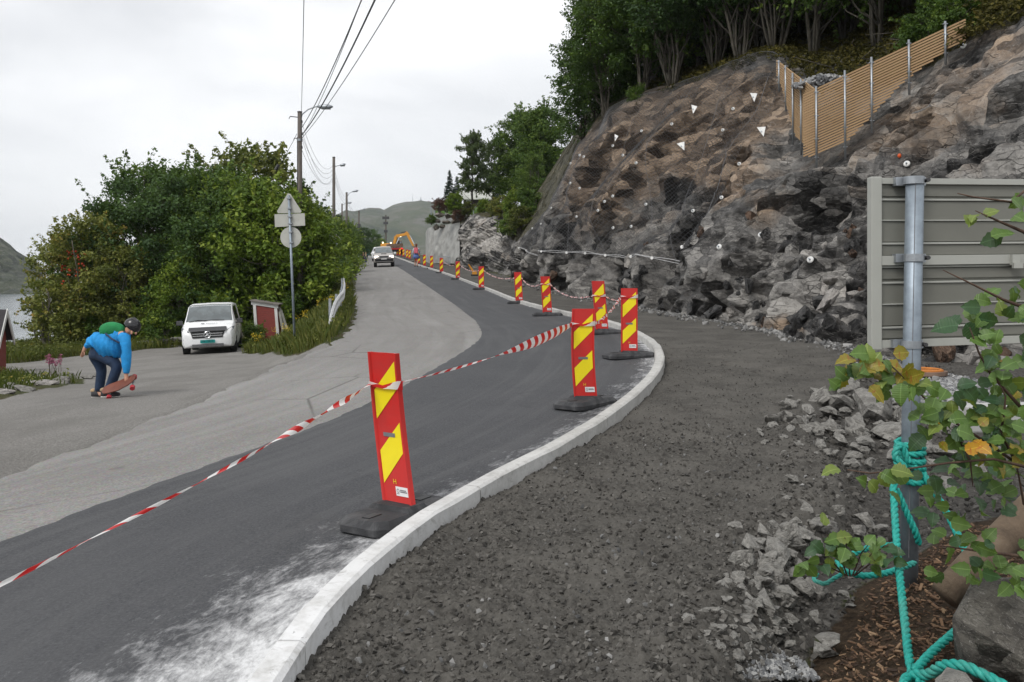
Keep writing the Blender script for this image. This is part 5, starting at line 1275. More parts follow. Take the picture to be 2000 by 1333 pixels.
# ------------------------------------------------------------------ big sign seen from behind
SY = 4.6
pb = P(1774, 1085, SY); pt = P(1787, 352, SY)
sign = empty('sign_board', pb, label='grey aluminium sign board seen from behind on a galvanised pole', cat='sign')
def sc_child(o): return child(o, sign)
sc_child(MB().tube([pb + Vector((0, 0, -.3)), pb.lerp(pt, .5), pt + Vector((0, 0, .01))], .0455, 24).build('pole', M['galv_pole'], None, True))
seam = MB().tube([pb + Vector((-.017, -.043, 0)), pt + Vector((-.017, -.043, -.02))], .0022, 4).build('seam', M['print_grey'], None); sc_child(seam)
BY = SY + .075
bl, br_ = P(1699, 0, BY).x, P(2150, 0, BY).x; zt_, zb_ = P(0, 348, BY).z, P(0, 681, BY).z; lowr = .02
def bz(f_, x): return zb_ + (zt_ - zb_) * f_ + (1 - f_) * .0 + lowr * (x - bl) / (br_ - bl) * (1 - f_) * 2.2 - .01 * (x - bl) * f_
W_ = br_ - bl; cx = (bl + br_) / 2
def hbar(f0, f1, y, dep, name, m_, x0=None, x1=None, parent=None):
    x0 = bl + .05 if x0 is None else x0; x1 = br_ if x1 is None else x1; b = MB()
    b.add([(x0, y, bz(f0, x0)), (x1, y, bz(f0, x1)), (x1, y, bz(f1, x1)), (x0, y, bz(f1, x0)), (x0, y + dep, bz(f0, x0)), (x1, y + dep, bz(f0, x1)), (x1, y + dep, bz(f1, x1)), (x0, y + dep, bz(f1, x0))], [(0, 1, 2, 3), (7, 6, 5, 4), (0, 4, 5, 1), (3, 2, 6, 7), (0, 3, 7, 4), (1, 5, 6, 2)])
    return sc_child(b.build(name, m_, None, bevel=.002))
hbar(.0, 1., BY + .025, .012, 'face_sheet', M['alu'], bl + .02)
for k_, (f0, f1) in enumerate([(.895, .965), (.755, .865), (.625, .745), (.545, .605), (.405, .465), (.26, .375), (.13, .25), (.055, .11)]):
    hbar(f0, f1, BY + .012, .012, 'channel', M['alu'])
for f0, f1 in [(.868, .880), (.747, .755), (.608, .62), (.47, .482), (.377, .389), (.252, .26), (.112, .124)]:
    hbar(f0, f1, BY + .002, .03, 'rib', M['alu_light'])
hbar(.965, 1., BY - .008, .045, 'top_rail', M['alu_light']); hbar(.0, .045, BY - .008, .045, 'bottom_rail', M['alu_light'])
hbar(.485, .542, BY - .014, .03, 'cross_rail', M['alu_light'])
sc_child(MB().add([(bl, BY - .02, bz(-.008, bl)), (bl + .058, BY - .02, bz(-.008, bl)), (bl + .058, BY - .02, bz(1.006, bl)), (bl, BY - .02, bz(1.006, bl)), (bl, BY + .04, bz(-.008, bl)), (bl + .058, BY + .04, bz(-.008, bl)), (bl + .058, BY + .04, bz(1.006, bl)), (bl, BY + .04, bz(1.006, bl))], [(0, 1, 2, 3), (7, 6, 5, 4), (0, 4, 5, 1), (3, 2, 6, 7), (0, 3, 7, 4), (1, 5, 6, 2)]).build('side_rail', M['alu_light'], None, bevel=.006))
for vv_ in (353, 504, 673):
    c_ = P(1785 if vv_ < 600 else 1780, vv_, SY); cl = MB()
    cl.tube([c_ + Vector((0, 0, -.02)), c_ + Vector((0, 0, .02))], .052, 20); cl.box(c_ + Vector((0, .06, 0)), (.16, .05, .045)); 
    o = cl.build('clamp', M['galv'], None); sc_child(o); MB().disc(c_ + Vector((.062, -.01, 0)), (0, 1, 0), .011, .05, 8).build('bolt', M['dark_grey'], o)
bk = P(1982, 508, SY + .05); o = MB().box(bk, (.04, .03, .055)).box(bk + Vector((.004, -.02, -.03)), (.05, .02, .03)).build('bracket', M['alu_light'], None); sc_child(o)

# ------------------------------------------------------------------ turquoise rope
def rope_mesh(name, pts, r=.0165, pitch=.10, parent=None, steps=26):
    pts = [Vector(p_) for p_ in pts]; n_ = len(pts); C_ = np.array(pts)
    d_ = np.concatenate([[0], np.cumsum(np.linalg.norm(np.diff(C_, axis=0), axis=1))]); cu = [Curve1(list(zip(d_, C_[:, k]))) for k in range(3)]
    L = d_[-1]; ns = int(L / .009) + 4; sS = np.linspace(0, L, ns); Q_ = np.stack([c_(sS) for c_ in cu], -1)
    T_ = np.gradient(Q_, axis=0); T_ /= np.linalg.norm(T_, axis=1)[:, None]
    a = np.cross(T_, [0.3, .9, .2]); a /= np.linalg.norm(a, axis=1)[:, None]; b = np.cross(T_, a); mb = MB()
    for k in range(3):
        ph = 2 * math.pi * (sS / pitch + k / 3); S_ = Q_ + (a * np.cos(ph)[:, None] + b * np.sin(ph)[:, None]) * r * .5
        mb.tube([Vector(q) for q in S_], r * .60, 6)
    return mb.build(name, M['rope'], parent, True)
rp_ = empty('rope', P(1780, 1320, 3.35), label='thick turquoise mooring rope knotted round the galvanised sign pole', cat='rope')
coil = []
for i in range(6 * 14 + 1):
    an = 2 * math.pi * i / 14; z_ = P(0, 860, SY).z - i / 14 * .036 + .006 * math.sin(an * 1.7); c_ = P(1777, 0, SY); coil.append((c_.x + .064 * math.cos(an), SY + .064 * math.sin(an), z_))
child(rope_mesh('coil', coil, .017), rp_)
child(rope_mesh('knot', [P(1775, 905, 4.50), P(1758, 870, 4.50), P(1748, 892, 4.49), P(1765, 912, 4.48), P(1752, 930, 4.5), P(1745, 950, 4.49)], .017), rp_)
child(rope_mesh('strand', [P(1744, 940, 4.50), P(1748, 1010, 4.35), P(1756, 1110, 4.05), P(1768, 1220, 3.72), P(1778, 1300, 3.45), P(1784, 1330, 3.36)], .0175), rp_)
child(rope_mesh('strand', [P(1803, 925, 4.55), P(1840, 985, 4.45), P(1885, 1075, 4.2), P(1912, 1135, 4.0), P(1922, 1170, 3.85), P(1905, 1198, 3.75), P(1865, 1235, 3.62), P(1820, 1275, 3.5), P(1786, 1312, 3.38)], .0175), rp_)
child(rope_mesh('strand', [P(1750, 955, 4.5), P(1768, 995, 4.5), P(1788, 1040, 4.5), P(1795, 1062, 4.53)], .0165), rp_)
child(rope_mesh('ground_loop', [P(1786, 1100, 4.45), P(1760, 1110, 4.38), P(1720, 1122, 4.30), P(1680, 1124, 4.28), P(1648, 1115, 4.3), P(1636, 1102, 4.35), P(1645, 1095, 4.42), P(1700, 1070, 4.55), P(1745, 1065, 4.6)], .0155), rp_)
child(rope_mesh('ground_loop', [P(1650, 1118, 4.28), P(1630, 1130, 4.22), P(1605, 1140, 4.18), P(1592, 1134, 4.2), P(1596, 1122, 4.26)], .0105), rp_)
child(rope_mesh('tail', [P(1782, 1318, 3.36), P(1810, 1318, 3.3), P(1845, 1300, 3.22), P(1885, 1302, 3.15), P(1920, 1318, 3.1), P(1970, 1345, 3.05), P(2030, 1375, 3.0)], .0195), rp_)
child(rope_mesh('tail', [P(1765, 1340, 3.3), P(1775, 1322, 3.36), P(1792, 1318, 3.36), P(1798, 1338, 3.3)], .0185), rp_)
# ------------------------------------------------------------------ near ground: stones, clods, bark chips
hx = random.Random(21)
def ground_z(x, y): return Hs(x, y)
bank = empty('rubble', (1.4, 4.6, -1.5)); tag(bank, 'loose grey rubble lining the edge of the dark footpath', 'rubble')
def stone_px(u, v, wpx, mats='rubble', dz=0.):
    g = G(u, v); sz = wpx / F * g.y
    o = link(hx.choice(ROCKS[mats]), 'stone', None, (g.x, g.y, g.z + sz * .16 + .03 + dz), (hx.uniform(-.6, .6), hx.uniform(-.6, .6), hx.uniform(0, 6.3)), (sz * .66, sz * .56, sz * .50)); child(o, bank); return o
for u, v, w_ in [(1495,1205,72),(1530,1185,60),(1448,1110,55),(1470,1080,48),(1500,1140,62),(1520,1100,66),(1555,1060,60),(1600,1045,50),(1565,1165,52),(1460,1245,38),(1430,1275,36),(1420,1215,30),(1345,1250,26),(1330,1280,24),(1480,1265,34),(1440,1045,34),(1575,1010,40),(1635,1010,34),(1690,1030,42),(1615,1270,56),(1405,1300,40),(1520,1250,26),(1545,1225,30),(1385,1180,20),(1680,1050,36),(1720,1045,30),(1590,1215,22),(1660,1200,24),(1470,1160,36),
                 (1555,838,62),(1505,835,40),(1590,850,44),(1640,800,64),(1690,790,60),(1715,818,104),(1672,850,66),(1620,820,50),(1600,790,48),(1655,770,50),(1730,860,66),(1690,880,54),(1640,872,42),(1600,880,34),(1665,905,36),(1700,915,34),(1580,812,34),(1545,800,28),(1740,780,52),(1625,850,40),(1530,865,22),(1560,880,20),(1750,905,44),(1770,830,60),(1800,880,50),(1840,900,60),(1830,850,46),(1880,870,50),(1900,930,60),(1850,960,44),(1940,900,60),(1620,930,24),(1660,940,22),(1690,950,28),(1780,940,36)]:
    stone_px(u, v, w_)
for i in range(230):
    if hx.random() < .5: u, v = hx.uniform(1480, 1860), 0; v = hx.gauss(845, 40)
    else: f_ = hx.random(); u, v = 1400 + 170 * f_ + hx.gauss(0, 40), 1290 - 250 * f_ + hx.gauss(0, 34)
    if v > 1330 or v < 740: continue
    stone_px(u, v, hx.uniform(10, 34) * (1 + (v > 1000) * .4))
# grey crushed patch at the bottom edge and the pale gravel behind the sign
def scatter_poly(px_poly, n, s0, s1, name, matk, dz=.0, seed=3, bvf=None, mound=0.):
    r = np.random.default_rng(seed); poly = np.array(px_poly, float); lo, hi = poly.min(0), poly.max(0); pos = []
    while len(pos) < n:
        u, v = r.uniform(lo, hi)
        if in_poly(np.array([u]), np.array([v]), poly)[0]:
            g = G(u, v); pos.append((g.x, g.y, g.z + dz))
    return pos
pos = scatter_poly([(1385, 1333), (1420, 1275), (1480, 1262), (1560, 1290), (1600, 1333)], 700, 0, 0, '', '', .012, 4)
link(inst_mesh('crushed_stone', bv, bf, np.array(pos), rng.uniform(.006, .022, len(pos)), rand_rots(len(pos)), M['gravel_light']), 'crushed_stone', kind='stuff')
pos = scatter_poly([(1700, 775), (1790, 745), (1850, 735), (1960, 760), (2000, 800), (2000, 830), (1850, 800), (1750, 790)], 2200, 0, 0, '', '', .02, 5)
link(inst_mesh('crushed_gravel', bv, bf, np.array(pos), rng.uniform(.015, .05, len(pos)), rand_rots(len(pos)), M['gravel_light']), 'crushed_gravel', kind='stuff')
# clods on the footpath
N = 19000
yc = np.exp(rng.uniform(math.log(2.7), math.log(8.5), N)); tt = rng.random(N); kx = KERB(yc) + KW + .01; px_ = PATHR(yc) + .30
xc = kx + (px_ - kx) * tt
fi = np.interp(yc, yp, np.arange(len(yp))); a0 = np.interp(yc, yp, a[:, 0]) if False else (KERB(yc) + KW - .03); b0 = PATHR(yc) + .42
i0 = np.clip(fi.round().astype(int), 0, len(yp) - 1); j0 = np.clip(((xc - a0) / (b0 - a0) * (n_path - 1)).round().astype(int), 0, n_path - 1)
zc = Zpath[i0, j0]
sz = .005 + .021 * rng.random(N) ** 4.2 + .012 * (tt > .78) * rng.random(N) ** 2
keep = rng.random(N) < np.interp(yc, [2.7, 5, 8.5], [1, .9, .5])
r_ = rand_rots(N); cl_ = [rock_mesh('c', M['clods'], 40 + k, 9, 0) for k in range(1)][0]
cv = [tuple(v.co * Vector((1, .8, .62)) if False else (v.co.x, v.co.y * .8, v.co.z * .65)) for v in cl_.vertices]; cf = [tuple(p_.vertices) for p_ in cl_.polygons if len(p_.vertices) == 3]
link(inst_mesh('soil_clods', cv, cf, np.stack([xc, yc, zc + sz * .25], -1)[keep], sz[keep], r_[keep], M['clods']), 'soil_clods', kind='stuff')
N = 420; yc2 = np.exp(rng.uniform(math.log(2.8), math.log(9), N)); xc2 = KERB(yc2) + KW + .1 + (PATHR(yc2) - KERB(yc2)) * rng.random(N) ** .8
link(inst_mesh('path_pebbles', cv, cf, np.stack([xc2, yc2, H(xc2, yc2) + .03], -1), .006 + .018 * rng.random(N) ** 2.5, rand_rots(N), M['pebbles']), 'path_pebbles', kind='stuff')
# clods and grit on the shoulder and further up the path
N = 9000
yc = np.exp(rng.uniform(math.log(3.0), math.log(15), N)); tt = rng.random(N); xc = np.where(rng.random(N) < .55, PATHR(yc) + .25 + 1.5 * tt ** 1.3, KERB(yc) + KW + .05 + (PATHR(yc) - KERB(yc) - KW) * tt)
dch = dist_poly(xc, yc, CHIP_POLY); on_p = xc < PATHR(yc) + .2
keep = ((dch < .05) & ~on_p) | (on_p & (yc > 7.5)); xc, yc, on_p = xc[keep], yc[keep], on_p[keep]; N = len(xc); sz = np.where(on_p, .006 + .012 * rng.random(N) ** 3, .008 + .03 * rng.random(N) ** 3)
link(inst_mesh('grit', cv, cf, np.stack([xc, yc, H(xc, yc) + .012 + .3 * sz], -1), sz, rand_rots(N), M['clods']), 'grit', kind='stuff')
# bark chips under the sign
N = 16000
xc = rng.uniform(.9, 3.6, N); yc = rng.uniform(2.5, 5.5, N); d_ = dist_poly(xc, yc, CHIP_POLY); keep = (d_ > .08 + .15 * rng.random(N))
xc, yc = xc[keep], yc[keep]; N = len(xc); pz = H(xc, yc) + fbm(np.stack([xc, yc, 0 * xc], -1) * .9, 4, 3) * .04 + rng.uniform(.0, .03, N)
bx = MB().box((0, 0, 0), (1, .34, .13)); e_ = np.stack([rng.normal(0, .35, N), rng.normal(0, .35, N), rng.uniform(0, 6.28, N)], -1)
rm = np.array([np.array(Euler(tuple(q)).to_matrix()) for q in e_])
link(inst_mesh('bark_chips', bx.v, bx.f, np.stack([xc, yc, pz], -1), (.010 + .032 * rng.random(N) ** 1.8), rm, M['chips']), 'bark_chips', kind='stuff')
# twigs among the chips
# log and boulder by the rope
lg = MB(); A_, B_ = P(1845, 1165, 3.95), P(2030, 985, 4.05); lg.tube([A_, A_.lerp(B_, .3) + Vector((0, 0, .01)), A_.lerp(B_, .65), B_, B_ + (B_ - A_)], [.066, .072, .076, .080, .082], 20)
tag(lg.build('log', M['bark_log'], None, True), 'smooth brown log leaning on the bark chips behind the rope', 'log')
bl_ = rock_mesh('boulder', M['boulder'], 77, 22, 1, (1.0, .8, .82), .05); g = P(1985, 1290, 3.25)
tag(link(bl_, 'boulder', None, (g.x + .04, g.y + .1, g.z + .06), (.2, .3, .6), .29), 'dark brown boulder beside the turquoise rope', 'boulder')
g = G(1610, 1280); tag(link(ROCKS['rubble'][2], 'boulder', None, (g.x, g.y, g.z + .02), (.1, .3, 1.), .07), 'single grey stone lying among the bark chips', 'stone')
g = P(1760, 1345, 3.05); tag(link(ROCKS['rubble'][1], 'boulder', None, (g.x + .2, g.y, g.z - .02), (.2, .1, 2.), .13), 'pale rounded stone under the rope end', 'stone')
# orange-brown plate and pale pipe behind the sign
g = G(1815, 742); mh = MB(); c_ = Vector((g.x - .02, g.y + .15, g.z + .08))
mh.disc(c_, (0, 0, 1), .30, .05, 28); o = mh.build('manhole_cover', M['rust_steel'], None); tag(o, 'round rusty orange manhole cover behind the sign pole', 'manhole cover')
M['rust_orange'] = mat('rust_orange', (.42, .15, .03), .7, .3, 9)
MB().tube([c_ + Vector((.235 * math.cos(q), .235 * math.sin(q), .028)) for q in np.linspace(0, 2 * math.pi, 33)], .022, 6).build('rim', M['rust_orange'], o)
for ix in range(-3, 4):
    for iy in range(-3, 4):
        if ix * ix + iy * iy < 10: MB().box(c_ + Vector((ix * .058, iy * .058, .027)), (.036, .036, .014)).build('stud', M['rust_orange'], o)
MB().disc(c_ + Vector((0, 0, -.06)), (0, 0, 1), .27, .09, 24).build('ring', M['black_plastic'], o)
g = G(1960, 845); bk_ = MB(); bk_.box((g.x + .1, g.y + .2, g.z + .12), (.95, .25, .26), Euler((0, 0, .15)).to_matrix()); ob = bk_.build('concrete_block', M['concrete'], None, bevel=.02); tag(ob, 'grey concrete block lying behind the birch leaves', 'concrete block')

# ------------------------------------------------------------------ birch sapling in front of the sign
def leaf_base(m_, seed):
    r = np.random.default_rng(seed); n = 9; L = []; 
    for i in range(n + 1):
        t = i / n; w_ = .42 * math.sin(math.pi * t ** .75) ** .8 * (1 - .25 * t) * (1 + (.13 if i % 2 else -.06)); L.append((t, w_))
    mb = MB(); mid_ = []; v = []
    for t, w_ in L: 
        z = .10 * math.sin(t * 2.2) - .22 * t * t
        v += [(t, -w_, z + .16 * w_ + .03 * r.normal()), (t, 0, z), (t, w_, z + .16 * w_ + .03 * r.normal())]
    f = []
    for i in range(n): f += [(3*i, 3*i+3, 3*i+4, 3*i+1), (3*i+1, 3*i+4, 3*i+5, 3*i+2)]
    mb.add(v, f); return mb.mesh('leaf', m_, True)
def nearleaf(name, a, b, spots=None):
    t = NT(name); v = t.coord('Object'); oi = t.n('ShaderNodeObjectInfo').outputs['Random']
    c = t.mix(t.noise(v, 3, 4), a, b); c = t.mix(t.math('MULTIPLY', oi, .45), c, tuple(x * .65 for x in a))
    s_ = t.n('ShaderNodeSeparateXYZ'); t.l(v, s_.inputs[0])
    vein = t.ramp(t.math('ABSOLUTE', s_.outputs[1]), [(.0, .6), (.03, 0.)]); c = t.mix(vein, c, tuple(min(1, x * 1.7 + .03) for x in b))
    if spots: c = t.mix(t.ramp(t.noise(v, 5, 5, .7), [(.55, 0.), (.66, .9)]), c, spots)
    t.l(c, t.b.inputs['Base Color']); t.p(Roughness=.42); w_ = t.n('ShaderNodeTexWave'); w_.inputs['Scale'].default_value = 3.2; w_.inputs['Distortion'].default_value = 1.; t.l(v, w_.inputs[0]); t.bump(w_.outputs[0], .15, .03)
    tr = t.n('ShaderNodeBsdfTranslucent'); t.l(t.mix(.4, c, (.30, .38, .03)), tr.inputs[0]); m_ = t.n('ShaderNodeMixShader'); m_.inputs[0].default_value = .3
    t.l(t.b.outputs[0], m_.inputs[1]); t.l(tr.outputs[0], m_.inputs[2]); t.l(m_.outputs[0], t.out.inputs[0]); return t.m
NL = {'g': nearleaf('birch_leaf_green', (.07, .15, .03), (.15, .25, .055)), 'd': nearleaf('birch_leaf_dark', (.022, .07, .028), (.05, .12, .045)), 'l': nearleaf('birch_leaf_light', (.13, .20, .035), (.23, .29, .06)), 'y': nearleaf('birch_leaf_yellow', (.22, .20, .02), (.34, .27, .03), (.30, .10, .02)), 'o': nearleaf('birch_leaf_orange', (.52, .24, .01), (.62, .36, .02), (.45, .10, .01))}
LEAF = {k: [leaf_base(m_, 5 + i) for i in range(3)] for k, m_ in NL.items()}
def add_leaf(parent, p_, size, key, facing=None):
    d_ = Vector((hx.gauss(0, 1), hx.gauss(0, .8), hx.gauss(-.35, .6))).normalized(); nrm = (Vector((hx.gauss(0, .5), -.7 + hx.gauss(0, .4), .55 + hx.gauss(0, .4)))).normalized()
    d_ = (d_ - nrm * d_.dot(nrm)).normalized(); y_ = nrm.cross(d_); R3 = Matrix((d_, y_, nrm)).transposed()
    o = link(hx.choice(LEAF[key]), 'leaf', None, p_, R3.to_euler(), size); child(o, parent); return o
sap = empty('birch_sapling', P(2080, 1100, 3.2), label='birch sapling with green and yellowing leaves in front of the sign', cat='sapling')
BR = [[(2060, 860, 3.0), (1990, 792, 2.95), (1936, 732, 2.9), (1912, 690, 2.88), (1894, 640, 2.86)],
      [(2060, 640, 3.0), (1998, 600, 2.95), (1960, 586, 2.93), (1900, 556, 2.9), (1842, 528, 2.88)],
      [(2070, 490, 3.0), (1996, 452, 2.95), (1945, 430, 2.93), (1905, 412, 2.92)],
      [(1985, 905, 3.0), (1935, 870, 2.95), (1880, 835, 2.92), (1832, 805, 2.9), (1780, 752, 2.88), (1738, 712, 2.87), (1690, 700, 2.86), (1655, 712, 2.86)],
      [(1985, 905, 3.0), (1962, 860, 2.95), (1950, 838, 2.94), (1925, 823, 2.93), (1890, 815, 2.92), (1850, 812, 2.9)],
      [(1955, 845, 2.95), (1962, 800, 2.93), (1964, 775, 2.92), (1950, 745, 2.9)],
      [(2050, 930, 2.95), (1995, 910, 2.9), (1940, 897, 2.88), (1850, 905, 2.85), (1760, 918, 2.82), (1700, 925, 2.8), (1655, 918, 2.8)],
      [(2060, 1010, 3.1), (2000, 985, 3.05), (1985, 905, 3.0)], [(2110, 1420, 3.22), (2090, 1150, 3.2), (2060, 1010, 3.1), (2060, 860, 3.0), (2060, 640, 3.0), (2070, 490, 3.0)],
      [(2060, 1100, 3.2), (1980, 1085, 3.15), (1900, 1075, 3.12), (1830, 1065, 3.1)], [(1875, 860, 2.93), (1895, 900, 2.93), (1900, 950, 2.95)], [(2030, 350, 3.0), (1975, 395, 2.97), (1900, 385, 2.95), (1870, 378, 2.95)]]
for b_ in BR:
    child(MB().tube([P(*q) for q in b_], list(np.linspace(.0085 if b_[0][0] > 2055 else .0055, .0017, len(b_))), 6).build('branch', M['twig'], None, True), sap)
def leaves_in(u0, v0, u1, v1, n, Yr, keys, s0=.05, s1=.075):
    for i in range(n):
        add_leaf(sap, P(hx.uniform(u0, u1), hx.uniform(v0, v1), hx.uniform(*Yr)), hx.uniform(s0, s1), hx.choice(keys))
leaves_in(1640, 690, 1705, 760, 16, (2.8, 2.92), 'ggdly'); leaves_in(1690, 690, 1770, 760, 18, (2.8, 2.95), 'gglyyd'); leaves_in(1730, 740, 1800, 790, 9, (2.8, 2.95), 'ggl')
leaves_in(1790, 760, 1880, 860, 24, (2.8, 3.0), 'gggld'); leaves_in(1860, 780, 1960, 910, 26, (2.85, 3.05), 'gggdly'); leaves_in(1940, 700, 2010, 900, 26, (2.85, 3.1), 'ggddly')
leaves_in(1860, 690, 1960, 780, 14, (2.85, 3.05), 'ggdd'); leaves_in(1890, 560, 2010, 700, 22, (2.85, 3.05), 'gggdl'); leaves_in(1870, 600, 1920, 650, 4, (2.85, 2.9), 'dd', .075, .09)
leaves_in(1930, 455, 1965, 500, 2, (2.9, 2.95), 'dg', .07, .08); leaves_in(1972, 375, 2010, 460, 4, (2.9, 3.0), 'gg', .06, .07); leaves_in(1878, 405, 1935, 425, 3, (2.9, 2.95), 'll', .045, .06)
leaves_in(1690, 915, 1770, 960, 7, (2.75, 2.85), 'gglg'); leaves_in(1640, 905, 1660, 930, 1, (2.78, 2.8), 'l'); leaves_in(1800, 900, 1990, 1010, 26, (3.0, 3.5), 'dddg', .05, .07)
leaves_in(1930, 840, 2010, 960, 14, (2.9, 3.1), 'gggl'); leaves_in(1800, 1045, 2000, 1130, 26, (3.0, 3.3), 'gggd'); leaves_in(1960, 1100, 2010, 1150, 6, (3.0, 3.2), 'gg')
leaves_in(1790, 770, 2000, 900, 26, (2.8, 3.1), 'gggld'); leaves_in(1800, 900, 1960, 1040, 22, (3.0, 3.6), 'ddgg', .05, .07); leaves_in(1960, 560, 2010, 820, 14, (2.9, 3.1), 'ggdl')
for u, v in [(1884, 880), (1908, 868)]: add_leaf(sap, P(u, v, 2.8), .055, 'o')
leaves_in(1780, 800, 1990, 900, 5, (2.8, 2.9), 'yyo', .035, .05)
# seedling plant on the chips
sd_ = empty('seedling', G(1650, 1120), label='leafy green seedling growing through the bark chips by the rope loop', cat='plant')
for u0, u1, v1 in [(1650, 1580, 1070), (1655, 1615, 1045), (1660, 1650, 1050), (1665, 1700, 1060), (1668, 1735, 1065), (1655, 1560, 1105), (1670, 1745, 1090)]:
    a_, b_ = P(u0, 1125, 4.15), P(u1, v1, 4.05); child(MB().tube([a_, a_.lerp(b_, .5) + Vector((0, 0, .03)), b_], [.004, .003, .002], 5).build('stem', M['twig'], None), sd_)
    for k in range(7):
        q = a_.lerp(b_, .35 + .65 * k / 6) + Vector((hx.gauss(0, .025), hx.gauss(0, .02), hx.gauss(.015, .015))); add_leaf(sd_, q, hx.uniform(.055, .085), hx.choice('ggld'))
# ------------------------------------------------------------------ vehicles
class Body:
    """car body lofted from half sections; patches lie on the same surface"""
    def __init__(s, st):
        s.x = np.array([a for a, _ in st], float); s.r = np.array([r for _, r in st], float)   # stations x ring x (y, z)
        s.cy = [[Curve1(list(zip(np.arange(len(s.x)), s.r[:, j, k]))) if False else None for k in (0, 1)] for j in range(s.r.shape[1])]
    def pt(s, i, j, side=1, off=0.):
        def lin(i, j):
            i0 = min(int(i), len(s.x) - 2); a = i - i0; j0 = min(int(j), s.r.shape[1] - 2); b = j - j0
            x = s.x[i0] * (1 - a) + s.x[i0 + 1] * a
            yz = (s.r[i0, j0] * (1 - a) + s.r[i0 + 1, j0] * a) * (1 - b) + (s.r[i0, j0 + 1] * (1 - a) + s.r[i0 + 1, j0 + 1] * a) * b
            return Vector((x, yz[0] * side, yz[1]))
        p_ = lin(i, j)
        if off:
            e = .05; i = min(max(i, .001), len(s.x) - 1.001); j = min(max(j, .001), s.r.shape[1] - 1.001)
            n = (lin(min(i + e, len(s.x) - 1.0001), j) - lin(max(i - e, 0), j)).cross(lin(i, min(j + e, s.r.shape[1] - 1.0001)) - lin(i, max(j - e, 0)))
            if n.length > 1e-9:
                n.normalize(); c_ = Vector((p_.x * .6, 0, 1.0)); n = n if n.dot(p_ - c_) > 0 else -n; p_ = p_ + n * off
        return p_
    def shell(s, name, m_, parent, sub=1):
        n, k = s.r.shape[:2]; secs = []
        for i in range(n):
            right = [Vector((s.x[i], s.r[i, j, 0], s.r[i, j, 1])) for j in range(k)]
            left = [Vector((s.x[i], -s.r[i, j, 0], s.r[i, j, 1])) for j in range(k - 1, -1, -1)]
            if abs(s.r[i, k - 1, 0]) < 1e-6: left = left[1:]
            secs.append(right + left)
        m = MB(); v = [p_ for q in secs for p_ in q]; nn = len(secs[0]); f = []
        for i in range(n - 1):
            for j in range(nn): f.append((i*nn + j, i*nn + (j+1) % nn, (i+1)*nn + (j+1) % nn, (i+1)*nn + j))
        f += [tuple(range(nn)), tuple((n-1)*nn + j for j in range(nn - 1, -1, -1))]
        m.add(v, f); me = m.mesh(name, m_, True)
        b = bmesh.new(); b.from_mesh(me); bmesh.ops.recalc_face_normals(b, faces=b.faces)
        bmesh.ops.bevel(b, geom=[e for e in b.edges if len(e.link_faces) == 2 and e.calc_face_angle(0) > .5], offset=.02, segments=2, profile=.6, affect='EDGES', clamp_overlap=True)
        for p_ in b.faces: p_.smooth = True
        b.to_mesh(me); b.free(); return link(me, name, parent)
    def patch(s, i0, i1, j0, j1, name, m_, parent, sides=(1,), off=.008, n=6, span=False, trim=None):
        """trim(i fraction, j fraction) -> keep"""
        out = []
        for sd in sides:
            mb = MB(); ni = n; rows = []
            for a in np.linspace(i0, i1, ni + 1):
                row = [s.pt(a, b, sd, off) for b in np.linspace(j0, j1, n + 1)]
                if span: row = row + [s.pt(a, b, -sd, off) for b in np.linspace(j1, j0, n + 1)]
                rows.append(row)
            k = len(rows[0]); mb.add([p_ for r in rows for p_ in r], [(r*k + c, r*k + c + 1, (r+1)*k + c + 1, (r+1)*k + c) for r in range(ni) for c in range(k - 1)])
            out.append(mb.build(name, m_, parent, True))
        return out
def wheel_meshes(R, W):
    t = MB(); n = 28; pr = [(.62, -.5), (.80, -.5), (.95, -.42), (1, -.25), (1, .25), (.95, .42), (.80, .5), (.62, .5)]
    v = []; f = []
    for i in range(n):
        a = 2 * math.pi * i / n
        for r_, w_ in pr: v.append((R * r_ * math.cos(a), W * w_, R * r_ * math.sin(a)))
    k = len(pr)
    for i in range(n):
        for j in range(k): f.append((i*k + j, i*k + (j+1) % k, ((i+1) % n)*k + (j+1) % k, ((i+1) % n)*k + j))
    ty = t.add(v, f).mesh('tyre', M['tyre'], True)
    rm = MB(); rm.tube([(0, -W * .28, 0), (0, W * .28, 0)], R * .63, 24)
    for i in range(5):
        a = 2 * math.pi * i / 5
        for sd in (-1, 1): rm.box((R * .33 * math.cos(a), sd * W * .33, R * .33 * math.sin(a)), (R * .55, W * .1, R * .14), Matrix.Rotation(-a, 3, 'Y'))
    return ty, rm.mesh('rim', M['rim'])
def add_wheels(root, xs_, ytrack, R, W):
    ty, rm = wheel_meshes(R, W)
    for x in xs_:
        for sd in (1, -1):
            o = empty('wheel', (x, sd * ytrack, R)); o.parent = root; link(ty, 'tyre', o); link(rm, 'rim', o)
            arch = MB().tube([(x, sd * (ytrack - W * .6), R), (x, sd * (ytrack + W * .5 - .02), R)], R * 1.09, 24).build('wheel_arch', M['black_plastic'], root)

